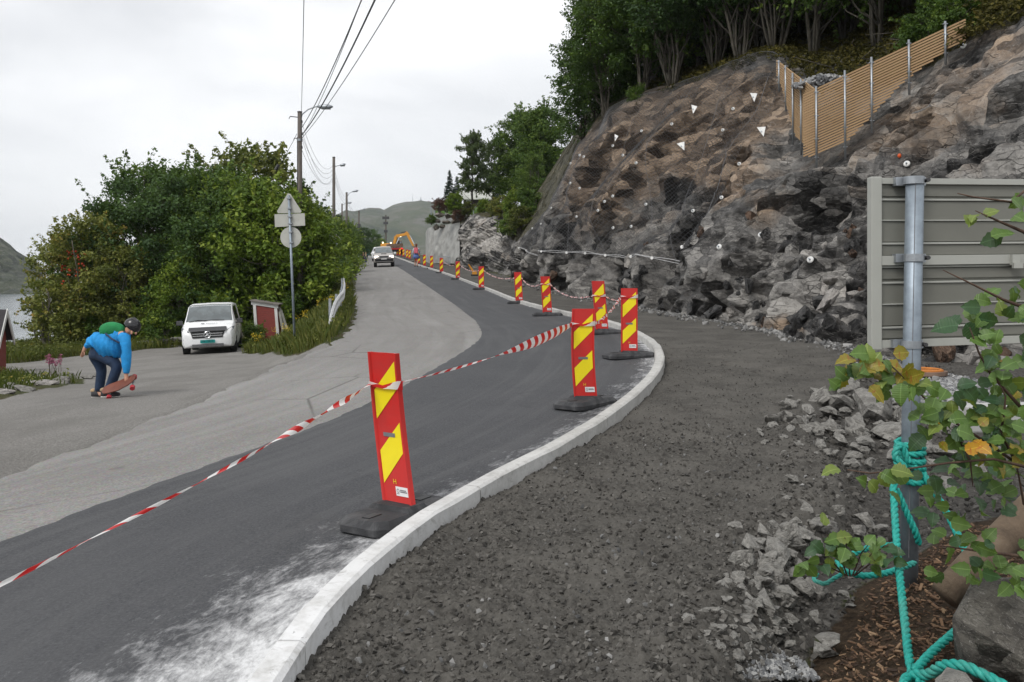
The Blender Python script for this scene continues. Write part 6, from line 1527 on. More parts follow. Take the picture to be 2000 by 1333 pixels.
def van():
    root = empty('van', label='white van with green number plate parked on the gravel yard', cat='van')
    # ring: sill, lower side, belt, window foot, window head, roof edge, roof middle
    def R(w, z0, zb, zw, wt, zt, zr): return [(w * .93, z0), (w, z0 + .28 * (zb - z0)), (w, zb), (w * .975, zw), (wt, zt), (wt * .86, zr - .02), (0, zr)]
    st = [(2.58, R(.62, .34, .52, .58, .60, .66, .70)), (2.50, R(.84, .27, .62, .72, .80, .80, .84)), (2.32, R(.92, .24, .78, .88, .84, .95, 1.0)), (2.02, R(.955, .24, .90, .98, .86, 1.05, 1.10)), (1.66, R(.962, .24, .98, 1.08, .88, 1.15, 1.19)),
          (1.30, R(.964, .24, 1.0, 1.12, .83, 1.46, 1.50)), (.90, R(.964, .24, 1.0, 1.12, .80, 1.75, 1.80)), (.45, R(.964, .24, 1.0, 1.12, .79, 1.82, 1.895)), (-.8, R(.964, .24, 1.0, 1.12, .79, 1.83, 1.91)), (-2.2, R(.964, .26, 1.0, 1.12, .79, 1.82, 1.89)), (-2.50, R(.93, .30, 1.0, 1.12, .77, 1.76, 1.80)), (-2.56, R(.86, .36, 1.0, 1.10, .72, 1.66, 1.72))]
    B_ = Body(st); B_.shell('body', M['car_white'], root)
    B_.patch(4.10, 6.35, 4.30, 6, 'windscreen', M['windscreen'], root, (1,), .010, 8, True)
    for sd in (1, -1):
        B_.patch(5.6, 7.05, 3.12, 3.9, 'side_window', M['glass_dark'], root, (sd,), .010)
        B_.patch(7.12, 8.2, 3.12, 3.9, 'side_window', M['glass_dark'], root, (sd,), .010)
    for sd in (1, -1):
        q = [(2.44, .80, .80), (2.50, .62, .76), (2.46, .66, .86), (2.30, .80, .96), (2.10, .90, 1.00), (2.20, .90, .90)]
        MB().add([(x + .045, y * sd, z) for x, y, z in [(2.50, .60, .72), (2.46, .78, .77), (2.26, .915, .90), (2.10, .95, 1.0), (2.24, .87, .985), (2.44, .66, .86)]] , [(0, 1, 2, 3, 4, 5) if sd < 0 else (5, 4, 3, 2, 1, 0)]).build('headlight', M['lens'], root)
        mo = MB().box((1.42, sd * 1.09, 1.17), (.12, .22, .17)).box((1.44, sd * .98, 1.1), (.06, .12, .05)).build('mirror', M['dark_grey'], root, bevel=.02)
        MB().disc((2.50, sd * .70, .44), (1, 0, 0), .075, .05, 16).build('fog_lamp', M['rim'], root)
        MB().tube([(2.47, sd * .86, .56), (2.53, sd * .70, .59), (2.57, sd * .52, .52)], .014, 6).build('bumper_crease', M['rim'], root)
        B_.patch(7.0, 7.04, .7, 3.1, 'door_seam', M['print_grey'], root, (sd,), .004, 3)
        MB().box((.55, sd * .972, 1.0), (.16, .025, .03)).build('door_handle', M['dark_grey'], root)
    gr = MB().add([(2.60, -.53, .60), (2.60, .53, .60), (2.56, .60, .84), (2.56, -.60, .84), (2.50, -.53, .60), (2.50, .53, .60), (2.42, .60, .84), (2.42, -.60, .84)], [(0, 1, 2, 3), (7, 6, 5, 4), (0, 4, 5, 1), (3, 2, 6, 7), (0, 3, 7, 4), (1, 5, 6, 2)]).build('grille', M['black_plastic'], root)
    for z in (.68, .76): MB().box((2.60, 0, z), (.02, 1.06, .026)).build('slat', M['chrome'], gr)
    em = MB().tube([Vector((2.632, .115 * math.cos(a), .72 + .115 * math.sin(a))) for a in np.linspace(0, 2 * math.pi, 29)], .013, 6)
    for k in range(3):
        a = math.pi / 2 + k * 2 * math.pi / 3; c_ = Vector((2.632, 0, .72)); t_ = c_ + Vector((0, .108 * math.cos(a), .108 * math.sin(a))); s_ = Vector((0, -math.sin(a), math.cos(a))) * .022
        em.add([c_ + s_, t_, c_ - s_, c_ + Vector((.014, 0, 0))], [(0, 3, 1), (3, 2, 1)])
    em.build('emblem', M['chrome'], root)
    MB().add([(2.50, -.68, .90), (2.50, .68, .90), (2.38, .66, 1.0), (2.38, -.66, 1.0), (2.62, -.60, .86), (2.62, .60, .86)], [(4, 5, 1, 0), (0, 1, 2, 3)]).build('bonnet_guard', M['dark_grey'], root)
    pl = MB().box((2.635, 0, .475), (.012, .52, .115)).build('number_plate', M['plate_green'], root)
    text_mesh('VK 13013', .098, M['black_plastic'], 'lettering', pl, Matrix.Translation((2.643, 0, .475)) @ Matrix.Rotation(R_(90), 4, 'Z') @ Matrix.Rotation(R_(90), 4, 'X'))
    MB().box((2.585, 0, .33), (.05, 1.10, .10)).build('lower_grille', M['dark_grey'], root); 
    for z in (.31, .35): MB().box((2.612, 0, z), (.012, 1.08, .014)).build('lower_slat', M['rim'], root)
    MB().tube([(1.68, .55, 1.22), (1.63, .1, 1.24), (1.66, -.5, 1.22)], .012, 6).build('wiper', M['black_plastic'], root)
    MB().tube([(1.68, -.10, 1.22), (1.62, -.4, 1.25), (1.66, -.72, 1.20)], .012, 6).build('wiper', M['black_plastic'], root)
    lg_ = MB(); lg_.tube([Vector((2.02 + .05 * math.sin(a), -.20 + .06 * math.cos(a), 1.125)) for a in np.linspace(.3, 5.2, 12)], .012, 5)
    for r_, (w_, h_) in enumerate([(.34, .03), (.42, .018)]):
        for k in range(6): lg_.box((2.05 - r_ * .055, -.06 + k * w_ / 6, 1.118 + r_ * .008), (h_ * .8, w_ / 9, .006))
    lg_.build('door_logo', M['print_grey'], root); root.children[-1].name = 'bonnet_logo'
    add_wheels(root, (1.62, -1.58), .862, .335, .22)
    MB().box((0, 0, .30), (4.4, 1.5, .16)).build('underbody', M['black_plastic'], root)
    return root
vn = van(); g = P(418, 0, 34.6)
vz = lambda x, y: Hs(x, y) + .004
def park(o, x, y, head, L=3.2, Wd=1.66, zf=vz, dz=0.):
    """rest a vehicle on the ground under its wheels"""
    c_, s_ = math.cos(head), math.sin(head); f = Vector((c_, s_, 0)); l = Vector((-s_, c_, 0))
    pf, pr_ = zf(x + f.x * L / 2, y + f.y * L / 2), zf(x - f.x * L / 2, y - f.y * L / 2); pl_, pg = zf(x + l.x * Wd / 2, y + l.y * Wd / 2), zf(x - l.x * Wd / 2, y - l.y * Wd / 2)
    fx = Vector((f.x * L, f.y * L, pf - pr_)).normalized(); ly = Vector((l.x * Wd, l.y * Wd, pl_ - pg)); ly = (ly - fx * ly.dot(fx)).normalized(); up = fx.cross(ly)
    o.location = (x, y, (pf + pr_ + pl_ + pg) / 4 + dz); o.rotation_euler = Matrix((fx, ly, up)).transposed().to_euler()
park(vn, g.x, g.y, R_(-75.5))

def suv():
    root = empty('off_road_car', label='silver off-road car with lit headlamps coming down the road', cat='car')
    def R(w, z0, zb, zw, wt, zt, zr): return [(w * .93, z0), (w, z0 + .3 * (zb - z0)), (w, zb), (w * .97, zw), (wt, zt), (wt * .84, zr - .03), (0, zr)]
    st = [(2.35, R(.70, .50, .68, .74, .66, .90, .94)), (2.22, R(.88, .46, .80, .92, .78, 1.0, 1.04)), (1.9, R(.92, .42, .95, 1.02, .80, 1.08, 1.13)), (1.05, R(.92, .40, 1.02, 1.10, .80, 1.17, 1.22)), (.62, R(.92, .40, 1.04, 1.12, .76, 1.50, 1.54)), (.15, R(.92, .40, 1.04, 1.12, .68, 1.76, 1.80)), (-.9, R(.92, .40, 1.04, 1.12, .68, 1.78, 1.84)), (-2.0, R(.91, .42, 1.04, 1.12, .68, 1.72, 1.80)), (-2.3, R(.86, .5, 1.04, 1.12, .64, 1.55, 1.62))]
    B_ = Body(st); B_.shell('body', M['car_silver'], root); B_.patch(3.15, 4.85, 4.15, 6, 'windscreen', M['windscreen'], root, (1,), .012, 6, True)
    for sd in (1, -1):
        B_.patch(4.3, 5.9, 3.1, 3.9, 'side_window', M['glass_dark'], root, (sd,), .012); B_.patch(6.0, 6.9, 3.1, 3.9, 'side_window', M['glass_dark'], root, (sd,), .012)
        MB().box((2.26, sd * .68, .93), (.12, .34, .17)).build('headlight', M['lamp_on'], root, bevel=.02)
        MB().box((.85, sd * 1.03, 1.22), (.12, .24, .17)).build('mirror', M['car_white'], root, bevel=.03); MB().disc((2.36, sd * .72, .62), (1, 0, 0), .05, .04, 10).build('fog_lamp', M['rim'], root)
    MB().box((2.33, 0, .93), (.06, .80, .17)).build('grille', M['dark_grey'], root, bevel=.02); MB().box((2.345, 0, .855), (.06, .84, .03)).build('grille_trim', M['chrome'], root)
    MB().box((2.28, 0, .66), (.22, 1.62, .24)).build('bumper', M['black_plastic'], root, bevel=.04); MB().box((2.30, 0, .52), (.2, 1.3, .03)).build('skid_bar', M['rim'], root)
    MB().box((2.40, 0, .75), (.015, .50, .11)).build('number_plate', M['plate_blank'], root); MB().box((1.5, 0, 1.19), (.4, .5, .06)).build('bonnet_scoop', M['dark_grey'], root, bevel=.02)
    add_wheels(root, (1.38, -1.37), .80, .385, .26); MB().box((0, 0, .46), (4.2, 1.5, .2)).build('underbody', M['black_plastic'], root); return root
rz_ = lambda x, y: float(ROAD(y)) - XF * (float(KERB(y)) - x) + .02
sv = suv(); park(sv, P(750, 0, 81).x, 81, R_(-90 + 9), 2.75, 1.6, rz_)
def hatch():
    root = empty('white_car', label='white car half hidden behind the silver off-road car', cat='car')
    def R(w, z0, zb, zw, wt, zt, zr): return [(w * .93, z0), (w, z0 + .3 * (zb - z0)), (w, zb), (w * .97, zw), (wt, zt), (wt * .84, zr - .03), (0, zr)]
    st = [(2.1, R(.65, .35, .55, .6, .6, .7, .74)), (1.9, R(.85, .28, .66, .74, .74, .82, .86)), (1.0, R(.88, .26, .84, .92, .76, .98, 1.02)), (.2, R(.88, .26, .88, .96, .62, 1.40, 1.44)), (-.9, R(.88, .26, .88, .96, .62, 1.44, 1.50)), (-1.7, R(.87, .28, .88, .96, .6, 1.34, 1.40)), (-2.05, R(.8, .34, .88, .94, .56, 1.0, 1.06))]
    B_ = Body(st); B_.shell('body', M['car_white'], root); B_.patch(2.15, 2.9, 4.15, 6, 'windscreen', M['glass_dark'], root, (1,), .012, 6, True)
    for sd in (1, -1):
        B_.patch(2.6, 4.6, 3.1, 3.9, 'side_window', M['glass_dark'], root, (sd,), .012); MB().box((1.98, sd * .62, .68), (.1, .28, .12)).build('headlight', M['lens'], root)
    add_wheels(root, (1.25, -1.25), .75, .31, .2); return root
hc = hatch(); park(hc, P(742, 0, 97).x, 97, R_(-90 + 10), 2.5, 1.5, rz_)

def excavator():
    root = empty('excavator', label='orange yellow wheeled digger with raised boom at the road crest', cat='excavator')
    Y_ = M['digger_yellow']
    hb = MB().box((-1.15, 0, 1.75), (1.9, 2.4, 1.15)).build('engine_house', Y_, root, bevel=.1); MB().box((-1.15, 0, 2.36), (1.5, 1.9, .12)).build('hood', Y_, hb, bevel=.03)
    MB().box((-2.02, 0, 1.8), (.06, 1.6, .7)).build('grille', M['dark_grey'], hb)
    MB().box((.0, 0, 1.25), (3.9, 2.3, .25)).build('turntable', M['dark_grey'], root, bevel=.05)
    cb = MB().box((.95, .65, 2.15), (1.5, 1.0, 1.6)).build('cab', M['glass_dark'], root, bevel=.08)
    for x in (.22, 1.68):
        for y in (.17, 1.13): MB().box((x, y, 2.15), (.09, .09, 1.62)).build('cab_pillar', M['dark_grey'], cb)
    MB().box((.95, .65, 2.98), (1.55, 1.05, .1)).build('cab_roof', Y_, cb, bevel=.03); MB().box((1.72, .65, 1.45), (.1, 1.0, .3)).build('cab_panel', Y_, cb)
    def arm(name, pts, w, parent=root, m_=Y_):
        mb = MB()
        for (a, ha), (b, hb_) in zip(pts[:-1], pts[1:]):
            a, b = Vector((a[0], 0, a[1])), Vector((b[0], 0, b[1])); d_ = (b - a).normalized(); n_ = Vector((-d_.z, 0, d_.x)); y_ = Vector((0, w / 2, 0))
            mb.add([a + n_*ha/2 + y_, a - n_*ha/2 + y_, a - n_*ha/2 - y_, a + n_*ha/2 - y_, b + n_*hb_/2 + y_, b - n_*hb_/2 + y_, b - n_*hb_/2 - y_, b + n_*hb_/2 - y_], [(0, 1, 2, 3), (7, 6, 5, 4), (0, 4, 5, 1), (1, 5, 6, 2), (2, 6, 7, 3), (3, 7, 4, 0)])
        o = mb.build(name, m_, parent); o.location = (0, -.35, 0); return o
    arm('boom', [((.55, 1.6), .5), ((1.15, 3.9), .62), ((3.6, 4.35), .5)], .42)
    arm('jib', [((3.35, 4.7), .55), ((3.75, 4.3), .6), ((5.1, 1.75), .32)], .36)
    arm('boom_ram', [((.9, 1.7), .16), ((2.0, 3.9), .12)], .14, m_=M['chrome']); arm('jib_ram', [((2.2, 4.55), .18), ((3.5, 4.85), .14)], .16, m_=M['dark_grey']); arm('bucket_ram', [((4.2, 4.0), .16), ((5.25, 2.2), .10)], .14, m_=M['chrome'])
    bk_ = MB(); sec = [(5.0, 1.8), (5.55, 1.6), (5.75, 1.1), (5.5, .65), (5.0, .55), (4.75, .9), (5.2, 1.0), (5.3, 1.3)]
    bk_.prism([(x, z) for x, z in sec], 1.1, Matrix.Rotation(R_(90), 4, 'X')); o = bk_.build('bucket', M['rust_steel'], root); o.location = (0, -.35, 0)
    for x in (-1.3, 1.3):
        for y in (-1, 1):
            MB().tube([(x, y * .85, .52), (x, y * 1.25, .52)], .52, 20).build('wheel', M['tyre'], root)
    MB().box((0, 0, .75), (3.2, 1.3, .55)).build('chassis', M['dark_grey'], root); MB().box((2.1, 0, .5), (.12, 2.4, .5)).build('blade', Y_, root)
    for x, y in ((-1.7, -.8), (-.6, .8), (.4, .4)): MB().sphere((x, y, 2.55 if x < 0 else 3.15), .16, 10, 6).build('work_light', M['beacon_on'], root)
    MB().box((2.1, -.35, 3.85), (.3, .25, .2)).build('boom_light', M['beacon_on'], root); return root
ex = excavator(); gx = P(774, 0, 118); ex.location = (gx.x - .6, 118, float(ROAD(118)) + .1); ex.rotation_euler = (0, 0, R_(-16)); ex.scale = (.64,) * 3
def lorry():
    root = empty('machine_trailer', label='low red trailer with rusty load bed beside the digger', cat='trailer')
    MB().box((0, 0, .95), (4.5, 1.0, .25)).build('chassis', M['dark_grey'], root)
    bd = MB().box((-.2, 0, 1.35), (4.2, 2.4, .12)).build('load_bed', M['rust_steel'], root)
    for y in (-1, 1): MB().box((-.2, y * 1.2, 1.62), (4.2, .06, .45)).build('side_board', M['rust_steel'], bd)
    MB().box((-2.3, 0, 1.62), (.06, 2.4, .5)).build('tail_board', M['rust_steel'], bd)
    MB().box((-2.34, 0, 1.05), (.12, 2.4, .26)).build('rear_beam', M['truck_red'], root); MB().box((-2.2, 0, .75), (.3, 2.2, .2)).build('bumper', M['black_plastic'], root)
    for y in (-1, 1):
        MB().box((-2.43, y * 1.0, 1.05), (.06, .22, .18)).build('tail_light', M['tail_on'], root); MB().box((-1.9, y * 1.15, .95), (1.0, .06, .5)).build('mudguard', M['truck_red'], root)
        for x in (-1.5, 1.9): MB().tube([(x, y * .8, .5), (x, y * 1.15, .5)], .5, 20).build('wheel', M['tyre'], root)
    MB().tube([(2.1, 0, .95), (3.4, 0, .9)], .09, 8).build('drawbar', M['dark_grey'], root); return root
lr = lorry(); gl = P(768, 0, 112); park(lr, gl.x, 115, R_(90 + 12), 3.4, 1.9, rz_); lr.scale = (.78,) * 3; lr.delta_location = (0, -1.5, 0)

# ------------------------------------------------------------------ people
def person_from(name, label, base, sc_, J, parts, cat='person'):
    pass
SKY = G(207, 776); sS = SKY.y / F
def K(u, v, dy=0.): return Vector(((u - 1000) * sS, SKY.y + dy, SKY.z + (776 - v) * sS)) if False else Vector(((u - 1000) / F * (SKY.y + dy), SKY.y + dy, (HZ - v) / F * (SKY.y + dy)))
sk = empty('person', SKY, label='crouching skateboarder in bright blue jacket, dark jeans and black helmet', cat='person')
# body: hip, spine, neck, head, legs, arms, hands
hip = K(188, 680, .05); ch = K(226, 660, .0); nk = K(248, 648, -.02); hd = K(260, 642, -.03)
def hand(pts, w_, dirs, base, rs=.011):
    """five tapering fingers rooted in the palm; appends to (points, edges, radii)"""
    P_, E_, R2 = pts
    for k, (d0, L) in enumerate(dirs):
        d0 = Vector(d0).normalized(); i0 = len(P_)
        P_ += [P_[base] + d0 * L * .55, P_[base] + d0 * L * .85 + Vector((0, 0, -.012)), P_[base] + d0 * L + Vector((0, .0, -.026))]; R2 += [rs, rs * .9, rs * .7]; E_ += [(base, i0), (i0, i0 + 1), (i0 + 1, i0 + 2)]
pts = [hip, K(206, 668, .02), ch, nk, hd, K(263, 646, -.03),          # 0-5
       K(184, 682, .12), K(199, 720, .16), K(193, 765, .16), K(199, 774, .12),      # 6-9 far... left leg
       K(203, 688, -.06), K(231, 714, -.10), K(211, 764, -.08), K(222, 773, -.12),  # 10-13 near leg
       K(240, 652, -.17), K(246, 694, -.20), K(246.5, 732, -.20), K(247, 741, -.20),       # 14-17 reaching arm
       K(232, 652, .17), K(198, 656, .27), K(168, 676, .30), K(163, 685, .30)]       # 18-21 trailing arm
ed = [(0, 1), (1, 2), (2, 3), (3, 4), (4, 5), (0, 6), (6, 7), (7, 8), (8, 9), (0, 10), (10, 11), (11, 12), (12, 13), (2, 14), (14, 15), (15, 16), (16, 17), (2, 18), (18, 19), (19, 20), (20, 21)]
rd = [.075, .085, .11, .06, .088, .075, .085, .055, .04, .035, .085, .055, .04, .035, .055, .042, .030, .032, .055, .042, .030, .032]
hand((pts, ed, rd), 0, [((.35, -.3, -1), .085), ((.12, -.35, -1), .092), ((-.10, -.35, -1), .088), ((-.3, -.3, -1), .075), ((.6, .5, -.6), .06)], 17)
hand((pts, ed, rd), 0, [((-.5, -.3, -1), .08), ((-.3, -.1, -1), .088), ((-.2, .1, -1), .085), ((-.1, .25, -1), .07), ((.5, -.4, -.7), .06)], 21)
bd = skin_mesh(pts, ed, rd, 2); bd.materials.append(M['skin']); child(link(bd, 'body'), sk)
st_ = np.array([(168, 668, 180, 680, .11), (180, 657, 196, 683, .19), (195, 648, 204, 701, .225), (212, 642, 222, 706, .235), (228, 641, 237, 698, .225), (240, 643, 246, 679, .18), (249, 645, 252, 659, .085)], float)
cu_ = [Curve1(list(zip(range(7), st_[:, k]))) for k in range(5)]; secs = []
for q in np.linspace(0, 6, 37):
    u0, v0, u1, v1, w_ = (float(c_(q)) for c_ in cu_); A_, B_ = K(u0, v0, .0), K(u1, v1, .0); c_ = (A_ + B_) / 2; h_ = (A_ - B_) / 2; ring = []
    for j in range(32):
        an = 2 * math.pi * j / 32; p_ = c_ + h_ * math.cos(an) + Vector((0, w_ * math.sin(an) * (1 + .12 * math.cos(an)), 0)); wr = .016 * math.sin(an * 3 + q * 2.1) + .012 * math.sin(q * 5 + an * 2) + .008 * math.sin(q * 11 - an * 5)
        ring.append(p_ + (p_ - c_).normalized() * wr)
    secs.append(ring)
child(loft('jacket', secs, M['jacket_blue'], None), sk)
for ch_, rd_ in (([K(238, 654, -.12), K(243, 662, -.19), K(247, 680, -.215), K(246.5, 698, -.21), K(247.5, 716, -.205), K(246, 732, -.20)], [.10, .095, .075, .078, .064, .050]), ([K(226, 652, .13), K(208, 654, .24), K(190, 660, .28), K(174, 671, .30), K(166, 681, .30)], [.095, .082, .074, .064, .046])):
    sl2 = skin_mesh(ch_, [(i, i + 1) for i in range(len(ch_) - 1)], rd_, 2); b_ = bmesh.new(); b_.from_mesh(sl2); co = np.array([v.co for v in b_.verts]); dn = fbm(co * 14, 3, 8) * .016
    for v, k in zip(b_.verts, dn): v.co += v.normal * k
    b_.to_mesh(sl2); b_.free(); sl2.materials.append(M['jacket_blue']); child(link(sl2, 'sleeve'), sk)
tr = skin_mesh([K(187, 683, .04), K(184, 690, .11), K(192, 705, .14), K(199, 722, .16), K(196, 745, .16), K(193, 767, .16), K(200, 692, -.05), K(216, 703, -.08), K(230, 715, -.10), K(221, 740, -.09), K(211, 767, -.08), K(198, 674, .03)], [(0, 1), (1, 2), (2, 3), (3, 4), (4, 5), (0, 6), (6, 7), (7, 8), (8, 9), (9, 10), (0, 11)], [.140, .122, .106, .084, .078, .072, .128, .108, .087, .078, .072, .12], 2)
tr.materials.append(M['jeans']); child(link(tr, 'trousers'), sk)
def shoe(u, v, dy, dx):
    c_ = K(u, v, dy); m = MB(); L = .28; secs = []
    for x, w_, h_ in [(-.5, .06, .09), (-.42, .085, .11), (-.1, .09, .10), (.2, .1, .065), (.42, .085, .05), (.5, .045, .035)]:
        secs.append([c_ + Vector((x * L * dx, -w_ / 2, .02)), c_ + Vector((x * L * dx, w_ / 2, .02)), c_ + Vector((x * L * dx, w_ / 2 * .8, .02 + h_)), c_ + Vector((x * L * dx, -w_ / 2 * .8, .02 + h_))])
    o = loft('shoe', secs, M['shoe'], None); child(o, sk)
    loft('sole', [[p_ * 1 + Vector((0, 0, -.022 if k < 2 else -(p_.z - c_.z) + .022)) for k, p_ in enumerate(s_)] for s_ in secs], M['sole'], o)
    MB().sphere(c_ + Vector((-.40 * L * dx, 0, .11)), (.05, .045, .035)).build('shoe_collar', M['shoe_tan'], o, True)
shoe(197, 777, .16, 1); shoe(216, 776, -.10, 1)
hm = MB(); hc_ = K(258.5, 637, -.03); RM = Euler((0, R_(38), 0)).to_matrix(); nu, nv = 24, 12; vsh, fsh = [], []
for i in range(nv + 1):
    th = math.pi * .60 * i / nv
    for j in range(nu):
        ph = 2 * math.pi * j / nu; vsh.append(RM @ Vector((.128 * math.sin(th) * math.cos(ph), .105 * math.sin(th) * math.sin(ph), .125 * math.cos(th))) + hc_)
for i in range(nv):
    for j in range(nu): fsh.append((i*nu + j, (i+1)*nu + j, (i+1)*nu + (j+1) % nu, i*nu + (j+1) % nu))
hl = hm.add(vsh, fsh).build('helmet', M['helmet'], None, True); child(hl, sk)
for k in (-1, 0, 1): MB().box(hc_ + RM @ Vector((-.02, k * .05, .118 - abs(k) * .014)), (.09, .018, .012), RM).build('vent', M['dark_grey'], hl)
# face: nose, brow and ear shape of the turned-down head
child(MB().sphere(K(265, 651, -.06), (.018, .016, .026)).build('nose', M['skin'], None, True), sk); child(MB().sphere(K(257, 650, -.12), (.018, .010, .030)).build('ear', M['skin'], None, True), sk)
bg_ = skin_mesh([K(197, 652, -.05), K(209, 645, -.06), K(223, 643, -.07), K(236, 645, -.07), K(245, 648, -.07)], [(0, 1), (1, 2), (2, 3), (3, 4)], [.10, .135, .13, .10, .05], 2); bg_.materials.append(M['bag_green'])
bgo = link(bg_, 'rucksack'); tag(bgo, 'green drawstring rucksack on the back of the skateboarder', 'rucksack')
for dy in (-.20, .20): MB().tube([K(206, 652, dy * 1.0), K(218, 662, dy * 1.27), K(232, 670, dy * 1.25), K(241, 662, dy * 1.15), K(243, 648, dy * .85)], .016, 6).build('strap', M['strap_dark'], bgo, True)
lb_ = empty('longboard', K(236, 755, -.25), label='brown longboard with red wheels held tilted in the skateboarder hand', cat='longboard')
A_, B_ = K(201, 766, -.24), K(266, 739, -.24); dx_ = (B_ - A_).normalized(); nn_ = Vector((dx_.x * .0, 0, 0)) ; side = Vector((.15, -.80, -.58)).normalized(); side = (side - dx_ * side.dot(dx_)).normalized(); nrm = dx_.cross(side); nrm = nrm if nrm.z > 0 else -nrm; Lb = (B_ - A_).length
dk = MB(); secs = []
for t, w_ in [(0, .03), (.06, .08), (.2, .105), (.5, .115), (.8, .105), (.94, .07), (1, .03)]:
    c_ = A_ + dx_ * Lb * t + nrm * .012 * math.cos(t * 6.28); secs.append([c_ + side * w_, c_ + side * w_ + nrm * .014, c_ - side * w_ + nrm * .014, c_ - side * w_])
child(loft('deck', secs, M['deck'], None, smooth=False), lb_)
for t in (.16, .86):
    c_ = A_ + dx_ * Lb * t - nrm * .05; tk = MB().tube([c_ - side * .11, c_ + side * .11], .013, 8).tube([c_, c_ + nrm * .05], .022, 8).build('truck', M['galv'], None); child(tk, lb_)
    for k in (-1, 1): MB().tube([c_ + side * (.10 * k), c_ + side * (.15 * k)], .037, 16).build('wheel', M['wheel_red'], tk)

def walker(u, v, Yd, hpx, top, legs, hair, label, skirt=None, bag=None, scarf=None, face=1, stride=.16):
    """standing or walking figure; face 1 = seen from behind"""
    s_ = hpx / F * Yd / 1.70; x0 = (u - 1000) / F * Yd; z0 = (HZ - v) / F * Yd; o = empty('person', (x0, Yd, z0), label=label, cat='person'); o.scale = (s_,) * 3
    p_ = [Vector(q) for q in [(0, 0, .92), (0, 0, 1.15), (0, 0, 1.36), (0, 0, 1.48), (0, -.01, 1.58), (0, -.02, 1.64), (-.1, 0, .88), (-.1, stride, .48), (-.1, stride * .6, .09), (-.1, stride * .6 + .1 * face, .04), (.1, 0, .88), (.1, -stride * .5, .48), (.1, -stride, .09), (.1, -stride + .1 * face, .04), (-.19, 0, 1.36), (-.25, -.04, 1.10), (-.24, .06, .88), (-.24, .07, .82), (.19, 0, 1.36), (.25, .06, 1.10), (.25, .14, .88), (.25, .15, .82)]]
    e_ = [(0, 1), (1, 2), (2, 3), (3, 4), (4, 5), (0, 6), (6, 7), (7, 8), (8, 9), (0, 10), (10, 11), (11, 12), (12, 13), (2, 14), (14, 15), (15, 16), (16, 17), (2, 18), (18, 19), (19, 20), (20, 21)]
    r_ = [.12, .11, .12, .05, .085, .07, .085, .058, .042, .035, .085, .058, .042, .035, .05, .04, .03, .03, .05, .04, .03, .03]
    for hb_ in (17, 21): hand((p_, e_, r_), 0, [((.2, .1, -1), .09), ((.05, .1, -1), .10), ((-.08, .1, -1), .09), ((-.2, .1, -1), .08), ((.3 if hb_ == 17 else -.3, .5, -.6), .06)], hb_)
    b_ = skin_mesh(p_, e_, r_, 1); b_.materials.append(M['skin']); link(b_, 'body', o)
    t_ = skin_mesh([Vector(q) for q in [(0, 0, .90), (0, 0, 1.12), (0, 0, 1.36), (0, 0, 1.43), (-.19, 0, 1.36), (-.25, -.04, 1.10), (-.24, .05, .90), (.19, 0, 1.36), (.25, .06, 1.10), (.25, .13, .90)]], [(0, 1), (1, 2), (2, 3), (2, 4), (4, 5), (5, 6), (2, 7), (7, 8), (8, 9)], [.15, .135, .145, .07, .075, .06, .05, .075, .06, .05], 1, 1); t_.materials.append(M[top]); link(t_, 'top', o)
    if skirt:
        loft('skirt', [[Vector((w_ * math.cos(a), w_ * .75 * math.sin(a), z)) for a in np.linspace(0, 2 * math.pi, 17)[:-1]] for z, w_ in ((1.0, .15), (.85, .22), (.62, .29))], M[skirt], o)
    else:
        l_ = skin_mesh([p_[0], p_[6], p_[7], p_[8], p_[10], p_[11], p_[12]], [(0, 1), (1, 2), (2, 3), (0, 4), (4, 5), (5, 6)], [.145, .105, .08, .07, .105, .08, .07], 1); l_.materials.append(M[legs]); link(l_, 'trousers', o)
    MB().sphere((0, .015 * face, 1.63), (.095, .105, .115)).sphere((0, -.09 * face, 1.55), (.06, .05, .12)).build('hair', M[hair], o, True)
    for k in (8, 12): MB().box((p_[k].x, p_[k].y + .05 * face, .04), (.09, .25, .08)).build('shoe', M['shoe'], o, bevel=.02)
    if scarf: MB().tube([Vector((.09 * math.cos(a), .07 * math.sin(a) - .01, 1.46)) for a in np.linspace(0, 6.28, 14)], .035, 8).box((.04, -.13, 1.3), (.09, .03, .3)).build('scarf', M[scarf], o)
    return o
wg = walker(813, 521.5, 72, 44, 'light_top', None, 'hair_red', 'girl-sized walker in pale top and blue skirt with pink rucksack', 'denim'); 
pk_ = MB().box((0, -.19, 1.22), (.30, .16, .42)).build('rucksack', M['pink'], None, bevel=.05); pk_.location = wg.location; pk_.scale = wg.scale; tag(pk_, 'pink rucksack on the back of the walker in a blue skirt', 'rucksack')
wg['label'] = 'walker in pale top and blue skirt beside the marker boards'
walker(714.5, 518, 93, 24, 'coat_dark', 'navy', 'hair_fair', 'walker in dark coat and pale scarf at the left road edge', scarf='scarf', face=-1)
walker(709.5, 517, 95, 23.5, 'coat_dark', 'coat_dark', 'hair_fair', 'walker in all dark clothes beside the one with a pale scarf', face=-1)
